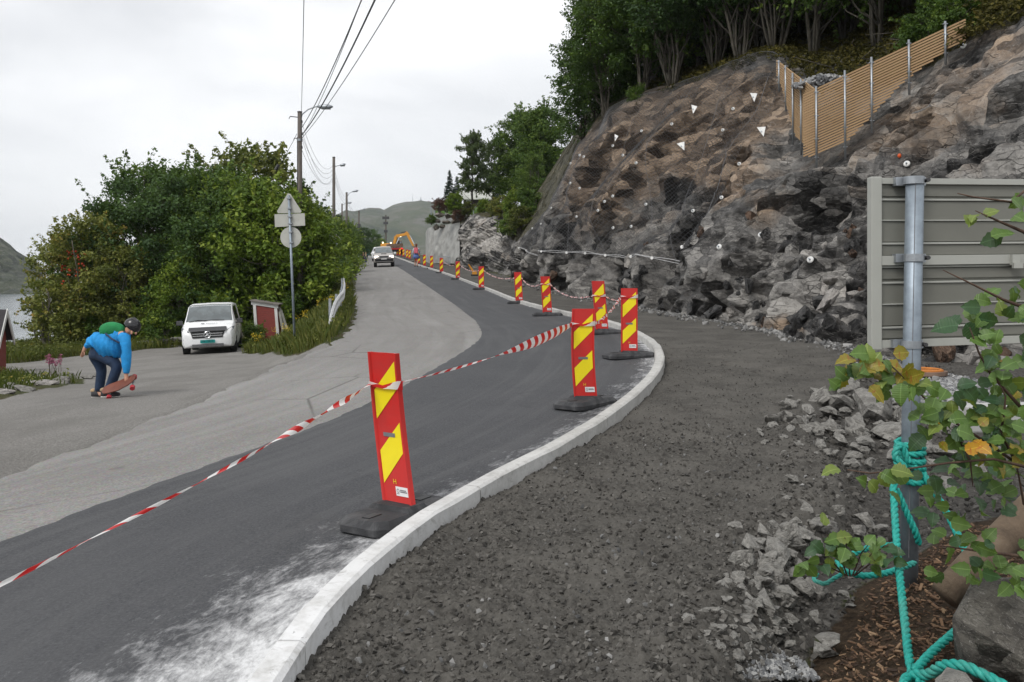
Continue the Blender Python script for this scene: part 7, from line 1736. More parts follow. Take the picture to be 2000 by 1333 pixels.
# ------------------------------------------------------------------ poles, lamps and wires
def pole(u, vtop, Yd, r, label, lamp=None, zbase=None, arm=None):
    t_ = P(u, vtop, Yd); zb = Hs(t_.x, Yd) if zbase is None else zbase; zb = max(zb, float(ROAD(Yd)) - 3.2)
    o = empty('power_pole', (t_.x, Yd, zb), label=label, cat='power pole', group='wooden poles along the road')
    child(MB().tube([(t_.x + .03, Yd, zb - .4), (t_.x, Yd, (zb + t_.z) / 2), (t_.x, Yd, t_.z)], [r * 1.25, r * 1.1, r * .9], 14).build('pole', M['pole_wood'], None, True), o)
    child(MB().disc((t_.x, Yd, t_.z + .02), (0, 0, 1), r * 1.02, .05, 14).build('cap', M['dark_grey'], None), o)
    if lamp:
        pts = [P(a, b, Yd) for a, b in lamp[0]]; child(MB().tube(pts, .032, 8).build('lamp_arm', M['galv'], None, True), o)
        a, b = P(*lamp[1], Yd), P(*lamp[2], Yd); hd = MB().tube([a, a.lerp(b, .25), a.lerp(b, .7), b], [.05, .11, .12, .04], 12).build('lamp_head', M['galv'], None, True); child(hd, o)
        MB().box(a.lerp(b, .55) + Vector((0, 0, -.09)), ((b - a).length * .6, .16, .05)).build('lamp_glass', M['lens'], hd)
    return o
p1 = pole(585.5, 220, 41, .115, 'near wooden power pole with curved street lamp behind the sign backs', ([(587, 238), (590, 224), (602, 214), (616, 209), (624, 208)], (621, 209), (650, 209)))
p2 = pole(652, 308, 68, .12, 'wooden power pole with short lamp above the diamond sign', ([(653, 326), (660, 324), (668, 322)], (664, 324), (675, 321)))
p3 = pole(677, 377, 98, .125, 'wooden power pole with long lamp arm behind the diamond sign pole', ([(678, 385), (682, 378), (690, 374)], (688, 375), (700, 372)))
p4 = pole(668, 399, 120, .11, 'thin far power pole between two lamp poles', ([(668, 402), (674, 398), (680, 396)], (678, 397), (687, 396)))
p5 = pole(701, 413, 130, .13, 'far lamp pole with dark transformer box', ([(702, 414), (706, 411), (710, 410)], (708, 410), (714, 408)))
p6 = pole(753.5, 421, 165, .15, 'bare dark pole standing before the mountain beside the digger')
c_ = P(701.5, 446, 129.8); child(MB().box(c_, (.5, .4, 1.2)).build('transformer', M['dark_grey'], None), p5)
for v_, s_ in ((426, 1.3), (436, .9), (452, .7)): c_ = P(753.5, v_, 164.8); child(MB().box(c_, (s_, .2, .5)).build('insulator_bracket', M['dark_grey'], None), p6)
for v_, dx in ((238, .1), (262, .12), (272, -.16), (230, -.3), (288, .1)):
    c_ = P(585.5, v_, 41) + Vector((dx, -.12, 0)); q = MB().tube([c_ + Vector((-dx, .1, 0)), c_ + Vector((dx * .4, 0, .03)), c_ + Vector((dx * .6, 0, -.08))], .022, 6).build('bracket', M['dark_grey'], None); child(q, p1)
child(MB().disc(P(585.5, 274, 41), (0, 0, 1), .135, .10, 14).build('band', M['galv'], None), p1)
child(MB().tube([P(580.5, 268, 40.9), P(580.5, 440, 40.9)], .012, 5).build('earth_wire', M['line_wire'], None), p1)
def wire_span(a, b, sag, label, r=.012, n=28):
    a, b = Vector(a), Vector(b); pts = [a.lerp(b, i / n) - Vector((0, 0, sag * 4 * (i / n) * (1 - i / n))) for i in range(n + 1)]
    return tag(MB().tube(pts, r, 5).build('overhead_wire', M['line_wire'], None, True), label, 'wire', 'overhead wires')
for v_, bx_, bz_, sg, r_ in [(237, 1.6, 8.6, 1.6, .010), (252, 4.6, 8.2, 1.15, .016), (266, 4.9, 8.0, 1.25, .022), (268, 4.3, 7.9, 1.15, .010), (272, 6.0, 7.7, .9, .012)]:
    wire_span(P(588, v_, 41), (bx_, -6, bz_), sg, 'overhead wire rising from the near lamp pole over the road', r_)
for v_, v2, sg in [(236, 322, 1.1), (252, 338, 1.2), (266, 346, 1.25), (290, 352, .9), (262, 330, 1.0)]:
    wire_span(P(588, v_, 41), P(651, v2, 68), sg, 'sagging overhead wire between the near pole and the second pole', .009)
for v_, v2 in [(330, 384), (340, 390), (348, 396)]: wire_span(P(653, v_, 68), P(677, v2, 98), .7, 'overhead wire between the second pole and the third', .010)
for v_, v2 in [(386, 416), (392, 424)]: wire_span(P(677, v_, 98), P(701, v2, 130), .7, 'far overhead wire between the third pole and the transformer pole', .012)
wire_span(P(701, 430, 130), P(753, 440, 165), .8, 'far overhead wire to the bare pole', .014)
gw = wire_span(P(580, 262, 41), P(500, 400, 43), .1, 'stay wire slanting down from the near pole into the trees', .011)
c_ = P(541, 327, 41.9); MB().tube([c_ + Vector((-.08, 0, -.13)), c_ + Vector((.08, 0, .13))], .07, 8).build('insulator', M['dark_grey'], gw)

# ------------------------------------------------------------------ traffic sign backs
def sign_post(u0, v0, u1, v1, Yd, faces, label, r=.035):
    a, b = P(u0, v0, Yd), P(u1, v1, Yd); o = empty('traffic_sign', a, label=label, cat='traffic sign', group='traffic signs seen from behind')
    child(MB().tube([a + Vector((0, 0, -.6)), b], r, 12).build('pole', M['galv_pole'], None, True), o)
    for poly in faces:
        pts = [P(x, y, Yd + .06) for x, y in poly]; n_ = len(pts); m = MB().add(pts + [q + Vector((0, .012, 0)) for q in pts], [tuple(range(n_)), tuple(range(2*n_ - 1, n_ - 1, -1))] + [(i, n_ + i, n_ + (i+1) % n_, (i+1) % n_) for i in range(n_)])
        s_ = m.build('sign_plate', M['sign_back'], None); child(s_, o)
        cy = [y for _, y in poly]; t0, t1_ = min(cy), max(cy); mx_ = sum(x for x, _ in poly) / n_
        for f_ in (.25, .75):
            vv_ = t0 + (t1_ - t0) * f_; uu_ = u1 + (u0 - u1) * (vv_ - v1) / (v0 - v1); MB().box(P(uu_, vv_, Yd), (.11, .10, .035)).build('clamp', M['galv'], s_)
    return o
circ = lambda cx_, cy_, rx, ry, n=28: [(cx_ + rx * math.cos(a), cy_ + ry * math.sin(a)) for a in np.linspace(0, 2 * math.pi, n + 1)[:-1]]
sign_post(577, 655, 564, 382, 24, [[(543, 417), (587, 416), (589, 413), (567, 379), (562, 378), (541, 413)], [(536, 419), (595, 417), (596, 441), (537, 444)], circ(568, 464, 20.5, 20.5)], 'sign pole with triangle, rectangle and disc plates beside the grass bank')
sign_post(662, 515, 657, 462, 64, [[(657, 458), (667, 468), (657, 477), (647, 468)]], 'small diamond sign back at the road edge', .05)
sign_post(697, 500, 694, 476, 100, [[(695, 472), (702, 483), (689, 483)]], 'small distant triangular sign back at the road edge', .05)

# ------------------------------------------------------------------ guardrail
GRP = [(-4.05, 19.2, -.30), (-4.25, 20.2, .15), (-4.45, 21.5, .45), (-4.9, 24.5, .66), (-5.35, 27.5, .70), (-5.9, 30.5, .70), (-6.75, 35, .70), (-7.55, 39, .70), (-8.3, 43, .70)]
gr_ = empty('guardrail', (-4.2, 20, Hs(-4.2, 20)), label='white steel guardrail with bent-down end on the grassy road edge', cat='guardrail')
secs = []; cx_ = Curve1([(y, x) for x, y, _ in GRP]); cz_ = Curve1([(y, z) for _, y, z in GRP])
for y in np.linspace(19.2, 43, 60):
    x = float(cx_(y)); dxy = float(cx_(y + .05) - cx_(y - .05)) / .1; nr = Vector((1, -dxy, 0)).normalized(); zr = float(ROAD(y)) - XF * (float(KERB(y)) - float(EDGE(y))); b0 = Vector((x, y, zr + float(cz_(y))))
    pf = [(0, .0), (.045, -.04), (.05, -.09), (.0, -.135), (.0, -.175), (.05, -.22), (.045, -.27), (0, -.31)]
    secs.append([b0 + nr * p_[0] + Vector((0, 0, p_[1])) for p_ in pf] + [b0 + nr * (p_[0] - .012) + Vector((0, 0, p_[1])) for p_ in pf[::-1]])
child(loft('rail', secs, M['white_rail'], None, smooth=False), gr_)
for y in np.arange(22, 43, 3.0):
    x = float(cx_(y)) - .07; zr = float(ROAD(y)) - XF * (float(KERB(y)) - float(EDGE(y))); child(MB().box((x, y, zr + .2), (.06, .10, 1.0)).build('post', M['galv'], None), gr_)
g2 = empty('guardrail', tuple(P(688, 517, 88)), label='short distant white guardrail end near the walkers', cat='guardrail')
child(MB().tube([P(684, 519, 82), P(689, 510, 86), P(693, 505, 92), P(700, 502, 100)], [.15, .16, .15, .14], 6).build('rail', M['white_rail'], None), g2)

# ------------------------------------------------------------------ sheds
def plank_wall(m_, pts0, pts1, n, parent, thick=.02, name='board'):
    """horizontal boards between two vertical edges: pts0 / pts1 = (bottom, top)"""
    (a0, a1), (b0, b1) = pts0, pts1; out = (b0 - a0).cross(Vector((0, 0, 1))).normalized()
    for i in range(n):
        f0, f1 = i / n, (i + .93) / n; q = [a0.lerp(a1, f0), b0.lerp(b1, f0), b0.lerp(b1, f1), a0.lerp(a1, f1)]
        MB().add([p_ + out * (.012 if k < 2 else 0) for k, p_ in enumerate(q)] + [p_ - out * thick for p_ in q], [(0, 1, 2, 3), (7, 6, 5, 4), (0, 4, 5, 1), (3, 2, 6, 7), (0, 3, 7, 4), (1, 5, 6, 2)]).build(name, m_, parent)
shed = empty('red_shed', label='narrow red wooden shed with white corner boards beside the van', cat='shed')
SYd = 37.0; a0, a1, b0, b1 = P(500, 670, SYd), P(494, 589, SYd), P(547, 655, SYd + .1), P(541, 596, SYd + .1)
a0, b0 = a0 - Vector((0, 0, .1)), b0 - Vector((0, 0, .35)); back = Vector((-.25, 1.5, 0))
shed.location = a0
def sch(o): return child(o, shed)
wl = empty('front_wall'); wl.parent = shed; wl.matrix_parent_inverse = Matrix.Translation(-shed.location)
plank_wall(M['barn_red'], (a0, a1), (b0, b1), 20, wl)
m = MB().add([a0, b0, b1, a1, a0 + back, b0 + back, b1 + back, a1 + back], [(0, 4, 5, 1), (1, 5, 6, 2), (4, 7, 6, 5), (0, 3, 7, 4)]); sch(m.build('side_walls', M['barn_red'], None))
for p_, q in ((a0, a1), (b0, b1)): 
    c_ = MB(); o_ = Vector((0, -.04, 0)); w_ = Vector((.12, 0, 0)) * (1 if p_ is a0 else -1); c_.add([p_ + o_, p_ + o_ + w_, q + o_ + w_, q + o_, p_, p_ + w_, q + w_, q], [(0, 1, 2, 3), (0, 4, 5, 1), (3, 2, 6, 7), (0, 3, 7, 4), (1, 5, 6, 2)]); sch(c_.build('corner_board', M['white_wood'], None))
dr_ = (b1 - a1); c_ = MB(); lo = a1 - dr_ * .06 + Vector((0, -.05, -.14)); hi = b1 + dr_ * .06 + Vector((0, -.05, -.14)); up = Vector((0, 0, .13)); c_.add([lo, hi, hi + up, lo + up, lo + Vector((0, .04, 0)), hi + Vector((0, .04, 0)), hi + up + Vector((0, .04, 0)), lo + up + Vector((0, .04, 0))], [(0, 1, 2, 3), (7, 6, 5, 4), (0, 4, 5, 1), (3, 2, 6, 7), (0, 3, 7, 4), (1, 5, 6, 2)]); sch(c_.build('fascia', M['white_wood'], None))
r0, r1 = a1 - dr_ * .10 + Vector((0, -.14, .0)), b1 + dr_ * .10 + Vector((0, -.14, .0)); bk2 = back + Vector((0, .25, .0)); th = Vector((0, 0, .05)); c_ = MB().add([r0, r1, r1 + bk2, r0 + bk2, r0 + th, r1 + th, r1 + bk2 + th, r0 + bk2 + th], [(3, 2, 1, 0), (4, 5, 6, 7), (0, 1, 5, 4), (1, 2, 6, 5), (2, 3, 7, 6), (3, 0, 4, 7)]); sch(c_.build('roof', M['roof_grey'], None))
pk = empty('plank_stack', tuple(P(556, 650, 37.3)), label='weathered planks leaning against the red shed side', cat='planks')
for i, (u0, u1) in enumerate([(556, 545), (560, 547), (563, 549), (553, 546)]):
    a, b = P(u0, 652 - i, 37.2 - .05 * i), P(u1, 600 + 3 * i, 37.3 - .05 * i); d_ = (b - a).normalized(); s_ = Vector((.05, 0, 0)); t_ = Vector((0, -.025, 0)); child(MB().add([a - s_, a + s_, b + s_, b - s_, a - s_ + t_, a + s_ + t_, b + s_ + t_, b - s_ + t_], [(3, 2, 1, 0), (4, 5, 6, 7), (0, 1, 5, 4), (1, 2, 6, 5), (2, 3, 7, 6), (3, 0, 4, 7)]).build('plank', M['old_plank'], None), pk)

hut = empty('red_hut', label='red wooden hut with white barge boards on the grass by the water', cat='hut')
g = P(1, 0, 25.5); zb = -(728 - HZ) / F * 25.5; hut.location = (g.x, 25.5, zb - .05); hut.rotation_euler = (0, 0, R_(17))
# local: gable end looks along +x, ridge along x
W2, HW, HA, LN = .62, 1.12, 1.86, 2.2
wl = MB().add([(0, -W2, -.3), (0, W2, -.3), (0, W2, HW), (0, 0, HA - .1), (0, -W2, HW), (-LN, -W2, -.3), (-LN, W2, -.3), (-LN, W2, HW), (-LN, 0, HA - .1), (-LN, -W2, HW)], [(0, 1, 2, 3, 4), (9, 8, 7, 6, 5), (0, 4, 9, 5), (1, 6, 7, 2)]).build('wall', M['barn_red'], hut)
for i in range(14): MB().box((-LN / 2, -W2 - .008, -.1 + i * .085), (LN, .016, .076)).build('board', M['barn_red'], wl)
for sd in (-1, 1):
    e0, e1 = Vector((.16, 0, HA)), Vector((.16, sd * (W2 + .22), HW - .18)); n_ = Vector((0, sd * (HA - HW + .18), W2 + .22)).normalized() * .05
    MB().add([e0, e1, e1 + n_, e0 + n_, e0 - Vector((LN + .3, 0, 0)), e1 - Vector((LN + .3, 0, 0)), e1 + n_ - Vector((LN + .3, 0, 0)), e0 + n_ - Vector((LN + .3, 0, 0))], [(0, 1, 2, 3), (7, 6, 5, 4), (0, 4, 5, 1), (3, 2, 6, 7), (1, 5, 6, 2)]).build('roof', M['roof_dark'], hut)
    d0 = Vector((0, 0, -.17)); MB().add([e0 + Vector((.03, 0, .06)), e1 + Vector((.03, 0, .06)), e1 + Vector((.03, 0, -.14)), e0 + Vector((.03, 0, -.14)), e0 + Vector((-.0, 0, .06)), e1 + Vector((0, 0, .06)), e1 + Vector((0, 0, -.14)), e0 + Vector((0, 0, -.14))], [(0, 1, 2, 3), (7, 6, 5, 4), (0, 4, 5, 1), (3, 2, 6, 7), (1, 5, 6, 2)]).build('barge_board', M['white_wood'], hut)
pp_ = MB().tube([P(-60, 745, 21.3), P(40, 745.5, 21.0), P(92, 746, 20.8)], .04, 10).build('pipe', M['white_rail'], None, True); tag(pp_, 'pale grey pipe lying in the grass by the roadside stones', 'pipe')

# ------------------------------------------------------------------ roadside boulders and low stone wall
eb = empty('stone_edging', tuple(G(60, 770)), label='row of rough pale boulders edging the gravel yard below the hut', cat='stones')
for u, v, w_, h_ in [(-20, 778, 70, 26), (30, 770, 66, 24), (78, 760, 60, 24), (112, 752, 50, 22), (122, 740, 50, 20), (158, 742, 44, 12), (182, 738, 36, 10), (60, 755, 40, 18), (8, 762, 40, 18), (-60, 780, 60, 26)]:
    gg = G(u, v); s_ = gg.y / F; o = link(rr.choice(ROCKS['rock_pale'] + ROCKS['rubble']), 'stone', None, (gg.x, gg.y + .2, gg.z + h_ * s_ * .25), (rr.uniform(-.15, .15), rr.uniform(-.15, .15), rr.uniform(-.3, .3)), (w_ * s_ * .55, w_ * s_ * .35, h_ * s_ * .75)); child(o, eb)
lw = empty('boulder_wall', tuple(P(320, 672, 39)), label='low wall of big grey boulders behind the parked van', cat='wall')
for u, v, w_, h_ in [(285, 670, 46, 16), (322, 668, 44, 22), (262, 676, 30, 10), (300, 680, 46, 10), (345, 678, 40, 12), (350, 664, 34, 20), (375, 668, 40, 22), (470, 652, 30, 22), (486, 650, 30, 20), (478, 668, 30, 16), (460, 665, 30, 18), (500, 648, 26, 18), (505, 664, 24, 16), (172, 692, 34, 10), (410, 668, 40, 20), (440, 668, 36, 20)]:
    c_ = P(u, v, 39.3); s_ = 39.3 / F; o = link(rr.choice(ROCKS['rock_dark'] + ROCKS['rubble'] + ROCKS['rubble']), 'stone', None, c_, (rr.uniform(-.1, .1), rr.uniform(-.1, .1), rr.uniform(-.2, .2)), (w_ * s_ * .56, .35, h_ * s_ * .62)); child(o, lw)
ob_ = empty('rock_outcrop', tuple(P(180, 660, 41)), label='low rocky ledge half hidden under the thicket', cat='rock')
for u, v, w_, h_ in [(190, 645, 70, 16), (165, 652, 50, 14), (225, 655, 50, 18), (250, 650, 40, 14), (560, 640, 30, 14)]:
    c_ = P(u, v, 41); s_ = 41 / F; child(link(rr.choice(ROCKS['rock_dark']), 'rock', None, c_, (.1, .2, rr.uniform(0, 3)), (w_ * s_ * .5, .5, h_ * s_ * .7)), ob_)

# ------------------------------------------------------------------ sprayed concrete wall, stone wall, house on the knoll
cwx = np.linspace(0, 1, 40); V = []
px_top = [(832, 468), (838, 452), (850, 447), (866, 442), (884, 446), (900, 440)]
rows_ = 26
for j in range(rows_):
    f_ = j / (rows_ - 1); row = []
    for t in cwx:
        u = np.interp(t, [0, .18, .6, 1], [831, 838, 868, 898]); vt = np.interp(u, [831, 836, 850, 866, 884, 900], [455, 446, 442, 440, 438, 434]); vb = np.interp(u, [831, 868, 898], [515, 514, 516]); Yd = np.interp(t, [0, .18, .6, 1], [92, 86.5, 82, 76.5]) + 2.2 * f_ ** 1.6 * t + .9 * f_
        row.append(tuple(P(u, vb + (vt - vb) * f_, Yd)))
    V.append(row)
V = np.array(V); q = V.reshape(-1, 3); V[..., 1] -= (facets(q * 1.1, 5, 12.) * .5 + fbm(q * 2.5, 3, 6) * .14).reshape(V.shape[:2]) * .8
cwall = link(grid_mesh('sprayed_wall', V, M['concrete_wall'], True), 'sprayed_wall'); tag(cwall, 'grey sprayed concrete retaining wall below the garden stone wall', 'wall')
sw = empty('stone_wall', tuple(P(860, 442, 84)), label='dry stone wall of large blocks under the garden railing', cat='wall')
for u0, v0, u1, v1 in [(847, 415, 868, 427), (869, 414, 881, 429), (881, 415, 896, 427), (848, 428, 862, 437), (863, 430, 880, 438), (881, 428, 897, 440), (845, 437, 857, 450), (858, 438, 878, 447), (879, 440, 895, 447), (896, 416, 908, 428)]:
    c_ = P((u0 + u1) / 2, (v0 + v1) / 2, 84.2); s_ = 84.2 / F; child(link(rock_mesh('block', M['wallstone'], int(u0 + v0), 20, 1, (1, 1, 1), .03), 'block', None, c_, (0, rr.uniform(-.08, .08), 0), ((u1 - u0) * s_ * .56, .55, (v1 - v0) * s_ * .56)), sw)
kn = np.array([[tuple(P(u, v, Yd)) for u in np.linspace(848, 1000, 24)] for v, Yd in ((419, 85.2), (415, 85.5), (410, 88), (406, 94), (402, 104), (398, 125))]); kn[..., 2] += fbm(kn.reshape(-1, 3) * .7, 3, 4).reshape(kn.shape[:2]) * .12
M['lawn'] = leaf_mat('lawn', [(.2, (.05, .10, .012)), (.6, (.10, .17, .02)), (.9, (.15, .20, .03))], .05, .9)
link(grid_mesh('garden_knoll', kn, M['lawn'], True), 'garden_knoll', kind='structure')
rl = empty('railing', tuple(P(870, 417, 83.6)), label='grey metal railing along the top of the garden stone wall', cat='railing')
for u in (842, 849, 870, 886, 906, 925): child(MB().tube([P(u, 420, 83.4), P(u, 405.5, 83.4)], .05, 6).build('post', M['galv'], None), rl)
child(MB().tube([P(842, 406, 83.4), P(870, 406, 83.4), P(930, 405, 83.4)], .045, 6).build('handrail', M['galv'], None), rl)
hs = empty('house', tuple(P(925, 408, 98)), label='dark brown wooden house with pale roof on the knoll', cat='house')
HY = 98.0; hl0, hl1 = P(905, 388, HY), P(955, 387, HY); fl = P(0, 412, HY).z
w0, w1 = Vector((hl0.x, HY, fl)), Vector((hl1.x, HY, fl)); bk3 = Vector((.6, 6.5, 0)); zt2 = hl0.z + .1
child(MB().add([w0, w1, w1 + bk3, w0 + bk3, *(Vector((p_.x, p_.y, zt2)) for p_ in (w0, w1, w1 + bk3, w0 + bk3))], [(0, 1, 5, 4), (1, 2, 6, 5), (2, 3, 7, 6), (3, 0, 4, 7)]).build('wall', M['brown_wood'], None), hs)
rdg = Vector((0, 3.2, P(0, 370, HY + 3.2).z - zt2)); e_ = Vector((.35, 0, 0)); fe = Vector((0, -.35, -.15)); A_, B_ = Vector((w0.x - .55, HY, zt2)) , Vector((w1.x + .35, HY, zt2))
rf = MB().add([A_ + fe, B_ + fe, B_ + rdg, A_ + rdg, A_ + bk3 + Vector((0, .3, -.1)), B_ + bk3 + Vector((0, .3, -.1)), *(p_ + Vector((0, 0, -.12)) for p_ in (A_ + fe, B_ + fe))], [(0, 1, 2, 3), (3, 2, 5, 4), (6, 7, 1, 0)]).build('roof', M['roof_light'], None); child(rf, hs)
c_ = P(945, 366, HY + 3.2); MB().box(c_ + Vector((0, 0, -.1)), (.45, .45, 1.1)).build('chimney', M['dark_grey'], rf)
for sd in (w0, w1): 
    MB().add([sd + Vector((0, 0, zt2 - fl)), sd + bk3 + Vector((0, 0, zt2 - fl)), Vector((sd.x + .3, HY + 3.2, (A_ + rdg).z - .1))], [(0, 1, 2)]).build('gable', M['brown_wood'], rf)
for u in (912, 953): a, b = P(u, 412, HY - .04), P(u, 388, HY - .04); child(MB().tube([a, b], .07, 6).build('corner_board', M['white_wood'], None), hs)
c_ = P(915.5, 400, HY - .05); wn_ = MB().box(c_, (.55, .06, 1.1)).build('window', M['white_wood'], None); child(wn_, hs); MB().box(c_ + Vector((0, -.035, 0)), (.36, .02, .9)).build('pane', M['glass_dark'], wn_)
# gravel heap, mesh barrier, yellow compactor handle by the far footpath
gh = MB(); c_ = G(905, 524); V = []
for i in range(9):
    f_ = i / 8; V.append([(c_.x + .8 + 2.3 * (1 - f_) * math.cos(a) * (1 + .12 * math.sin(3 * a)), c_.y + 4 + 2.0 * (1 - f_) * math.sin(a), c_.z - .15 + 1.6 * f_ ** 1.2 * (.97 + .05 * math.sin(5 * a))) for a in np.linspace(0, 2 * math.pi, 33)])
gq = link(grid_mesh('gravel_heap', np.array(V), M['soil'], True), 'gravel_heap'); tag(gq, 'heap of dark grey gravel beside the far footpath', 'gravel heap')
mb_ = empty('mesh_barrier', tuple(P(870, 525, 74)), label='pale wire mesh barrier panel before the concrete wall', cat='barrier')
fr = [P(859, 515, 73), P(859, 501, 73), P(879, 502, 72), P(879, 516, 72)]
for i in range(4): child(MB().tube([fr[i], fr[(i + 1) % 4]], .03, 6).build('frame_tube', M['galv'], None), mb_)
for k in range(1, 8): child(MB().tube([fr[0].lerp(fr[3], k / 8), fr[1].lerp(fr[2], k / 8)], .012, 4).build('mesh_bar', M['galv'], None), mb_)
for k in range(1, 4): child(MB().tube([fr[0].lerp(fr[1], k / 4), fr[3].lerp(fr[2], k / 4)], .012, 4).build('mesh_bar', M['galv'], None), mb_)
cp = empty('compactor', tuple(P(926, 536, 52)), label='yellow and black plate compactor on the far footpath', cat='machine')
child(MB().tube([P(926, 534, 52), P(920, 524, 52), P(915, 517, 52)], [.07, .05, .04], 8).build('handle', M['digger_yellow'], None), cp); child(MB().box(P(927, 533, 52), (.28, .3, .25)).build('engine', M['digger_yellow'], None), cp); child(MB().box(P(927, 538, 52), (.42, .4, .10)).build('base_plate', M['black_plastic'], None), cp); child(MB().box(P(942, 522, 53), (.3, .3, .3)).build('tank', M['black_plastic'], None), cp)
# teal fence near the crest and mast towers on the mountain
tf_ = empty('teal_fence', tuple(P(712, 497, 140)), label='teal board fence below the trees at the crest', cat='fence')
for k in range(16):
    u = 699 + k * 1.45; c_ = P(u, 490, 140); child(MB().box(c_, (.11, .06, 1.5)).build('board', M['teal'], None), tf_)
for v_ in (486, 495): child(MB().box(P(710, v_, 140.05), (2.0, .04, .12)).build('rail', M['teal'], None), tf_)
for u, v0, v1, r_, lab in [(822, 397, 386, 3.4, 'stubby transmitter tower on the mountain top'), (806, 401, 378, .9, 'thin radio mast on the mountain ridge')]:
    a, b = P(u, v0 + 3, 2520), P(u, v1, 2520); tw = empty('mast', a, label=lab, cat='mast', group='masts on the mountain'); child(MB().tube([a, a.lerp(b, .7), b], [r_, r_ * .6, r_ * .35], 8).build('shaft', M['galv'], None), tw)
    if r_ > 2: child(MB().disc(a.lerp(b, .55), (0, 0, 1), 4.2, 3, 10).build('platform', M['galv'], None), tw)

# ------------------------------------------------------------------ grass, flowers
def blades(n, fxy, h0, h1, wd, name, m_, seed, bend=.5, zf=None):
    r = np.random.default_rng(seed); xy = fxy(r, n); n = len(xy); x, y = xy.T; z = H(x, y) - .03; h = r.uniform(h0, h1, n); a = r.uniform(0, 6.28, n); d_ = np.stack([np.cos(a), np.sin(a), 0 * a], -1); s_ = np.stack([-np.sin(a), np.cos(a), 0 * a], -1) * wd * r.uniform(.6, 1.3, n)[:, None]
    b = np.stack([x, y, z], -1); tip = b + d_ * (h * bend * r.uniform(.2, 1, n))[:, None] + np.array([0, 0, 1]) * h[:, None]; mid_ = b + d_ * (h * .12)[:, None] + np.array([0, 0, .6]) * h[:, None]
    V = np.stack([b - s_, b + s_, mid_ + s_ * .7, tip, mid_ - s_ * .7], 1); return soup_mesh(name, V, m_, rnd=r.random(n) * .6 + .4 * (fbm(b * .8, 2, 3) * .5 + .5))
def bank_xy(r, n):
    y = r.uniform(14.5, 46, n); d_ = r.random(n) ** .8 * (1.0 + 4.0 * sst(14, 26, y)); x = EDGE(y) - .12 - d_ + r.normal(0, .08, n); ok = dist_poly(x, y, YARD_POLY) < -.05; return np.stack([x, y], -1)[ok]
def shore_xy(r, n):
    x = r.uniform(-26, -9.5, n); y = r.uniform(26, 46, n); ok = (dist_poly(x, y, YARD_POLY) < -.1 * r.random(n)); return np.stack([x, y], -1)[ok]
def isle_xy(r, n):
    x = r.uniform(-19, -9.0, n); y = r.uniform(16, 29, n); ok = (dist_poly(x, y, YARD_POLY) < -.1); return np.stack([x, y], -1)[ok]
gs = blades(26000, bank_xy, .15, .5, .010, 'grass', M['grass'], 1); link(gs, 'bank_grass', kind='stuff')
gs = blades(42000, shore_xy, .15, .55, .013, 'grass', M['grass'], 2); link(gs, 'shore_grass', kind='stuff')
gs = blades(9000, isle_xy, .08, .28, .010, 'grass', M['grass'], 3); link(gs, 'yard_grass', kind='stuff')
def weeds(name, n, fxy, zlo, zhi, m_, seed, size, per=12, rad=.16):
    r = np.random.default_rng(seed); xy = fxy(r, n); c_ = np.stack([xy[:, 0], xy[:, 1], H(xy[:, 0], xy[:, 1]) + r.uniform(zlo, zhi, len(xy))], -1); V, rv = leaf_cloud(c_, np.full(len(c_), rad), per, size, r, .9); return link(soup_mesh(name, V, m_, rnd=rv), name, kind='stuff')
weeds('bank_weeds', 900, bank_xy, .1, .35, M['leaf_olive'], 4, .07, 14); weeds('shore_weeds', 1500, shore_xy, .05, .45, M['leaf_olive'], 5, .09, 16, .25); weeds('yard_weeds', 200, isle_xy, .05, .2, M['leaf_olive'], 6, .06, 10)
weeds('goldenrod_flowers', 60, lambda r, n: (lambda q: q[q[:, 1] > 26])(bank_xy(r, n * 2)), .35, .7, M['flower_yellow'], 7, .05, 16, .13)
fp = empty('fireweed', tuple(G(105, 735)), label='pink fireweed in flower behind the roadside boulders', cat='plant'); gg = Vector(fp.location)
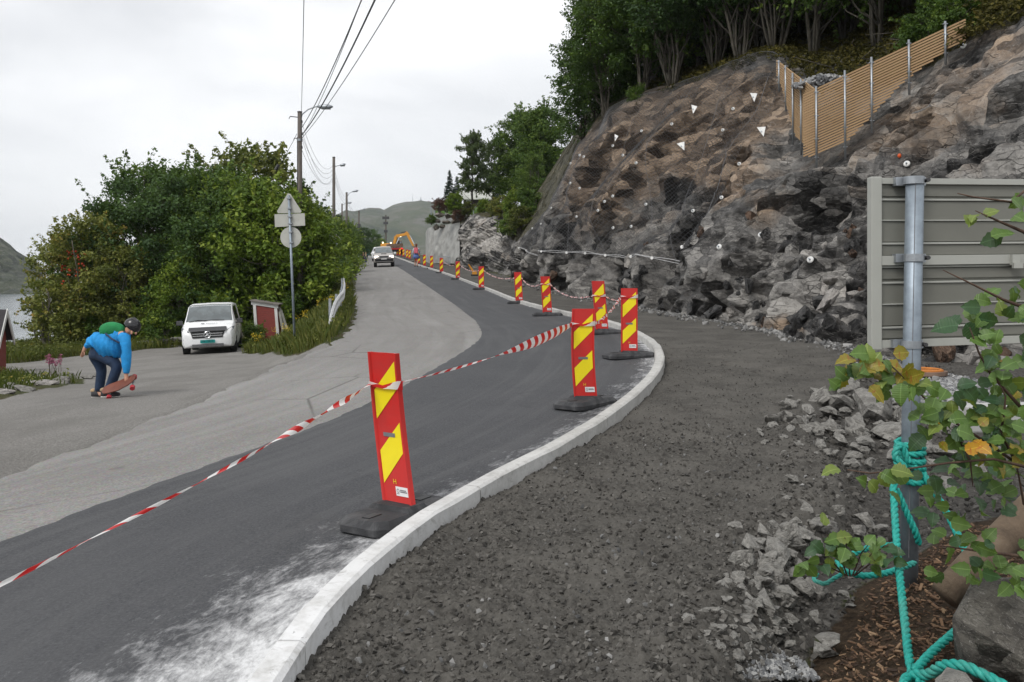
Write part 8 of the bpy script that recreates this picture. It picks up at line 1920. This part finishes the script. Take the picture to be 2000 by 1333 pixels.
for k in range(9):
    b_ = gg + Vector((rr.gauss(0, .16), rr.gauss(0, .1), .0)); t_ = b_ + Vector((rr.gauss(0, .08), rr.gauss(0, .05), rr.uniform(.35, .55))); child(MB().tube([b_, t_], [.008, .003], 5).build('stem', M['twig'], None), fp)
    V, rv = leaf_cloud([t_.lerp(b_, f_) for f_ in (0, .12, .24)], [.05, .06, .06], 14, .04, np.random.default_rng(k)); child(link(soup_mesh('flowers', V, M['flower_pink'], rnd=rv), 'flowers'), fp)
# rowan berries in the seaward trees
bb = []; 
for k in range(60): bb.append(tuple(P(rr.uniform(120, 175), rr.uniform(490, 570), rr.uniform(40.5, 42))))
bm_ = MB().sphere((0, 0, 0), 1, 6, 4); link(inst_mesh('rowan_berries', bm_.v, bm_.f, np.array(bb), rng.uniform(.03, .07, len(bb)), rand_rots(len(bb)), M['berry']), 'rowan_berries', kind='stuff')
# moss and heather on the slope above the cliff
r = np.random.default_rng(9); ms_, mt_ = r.uniform(7.5, 15.5, 2600), 1.0 + r.random(2600) ** .8 * .8; mp_ = CS(ms_, mt_); V, rv = leaf_cloud(mp_ + np.array([0, 0, .05]), r.uniform(.12, .35, 2600), 22, .10, r, .5); link(soup_mesh('moss', V, M['moss'], rnd=rv), 'moss', kind='stuff')
for k in range(10):
    s0, t0 = rr.uniform(10.5, 13.5), rr.uniform(1.02, 1.4); c_ = Vector(CS(s0, t0)); o = MB().tube([c_, c_ + Vector((rr.uniform(-.6, .6), rr.uniform(-.4, .2), rr.uniform(.0, .35))), c_ + Vector((rr.uniform(-1.2, 1.2), rr.uniform(-.5, .3), rr.uniform(-.1, .4)))], [.03, .02, .008], 5).build('fallen_branch', M['bark'], None, True); tag(o, 'bare fallen branch on the mossy slope behind the timber fence', 'branch', 'fallen branches on the mossy slope')

# ------------------------------------------------------------------ air
hz_ = MB().box((0, 2800, 160), (8100, 6500, 346)).build('haze', None, kind='stuff')
hm_ = bpy.data.materials.new('haze_air'); hm_.use_nodes = True; ht = hm_.node_tree; ht.nodes.clear(); ho = ht.nodes.new('ShaderNodeOutputMaterial'); hv = ht.nodes.new('ShaderNodeVolumePrincipled')
hv.inputs['Color'].default_value = (.86, .92, .985, 1); hv.inputs['Density'].default_value = .00013; hv.inputs['Anisotropy'].default_value = .0; ht.links.new(hv.outputs[0], ho.inputs['Volume']); hz_.data.materials.append(hm_)
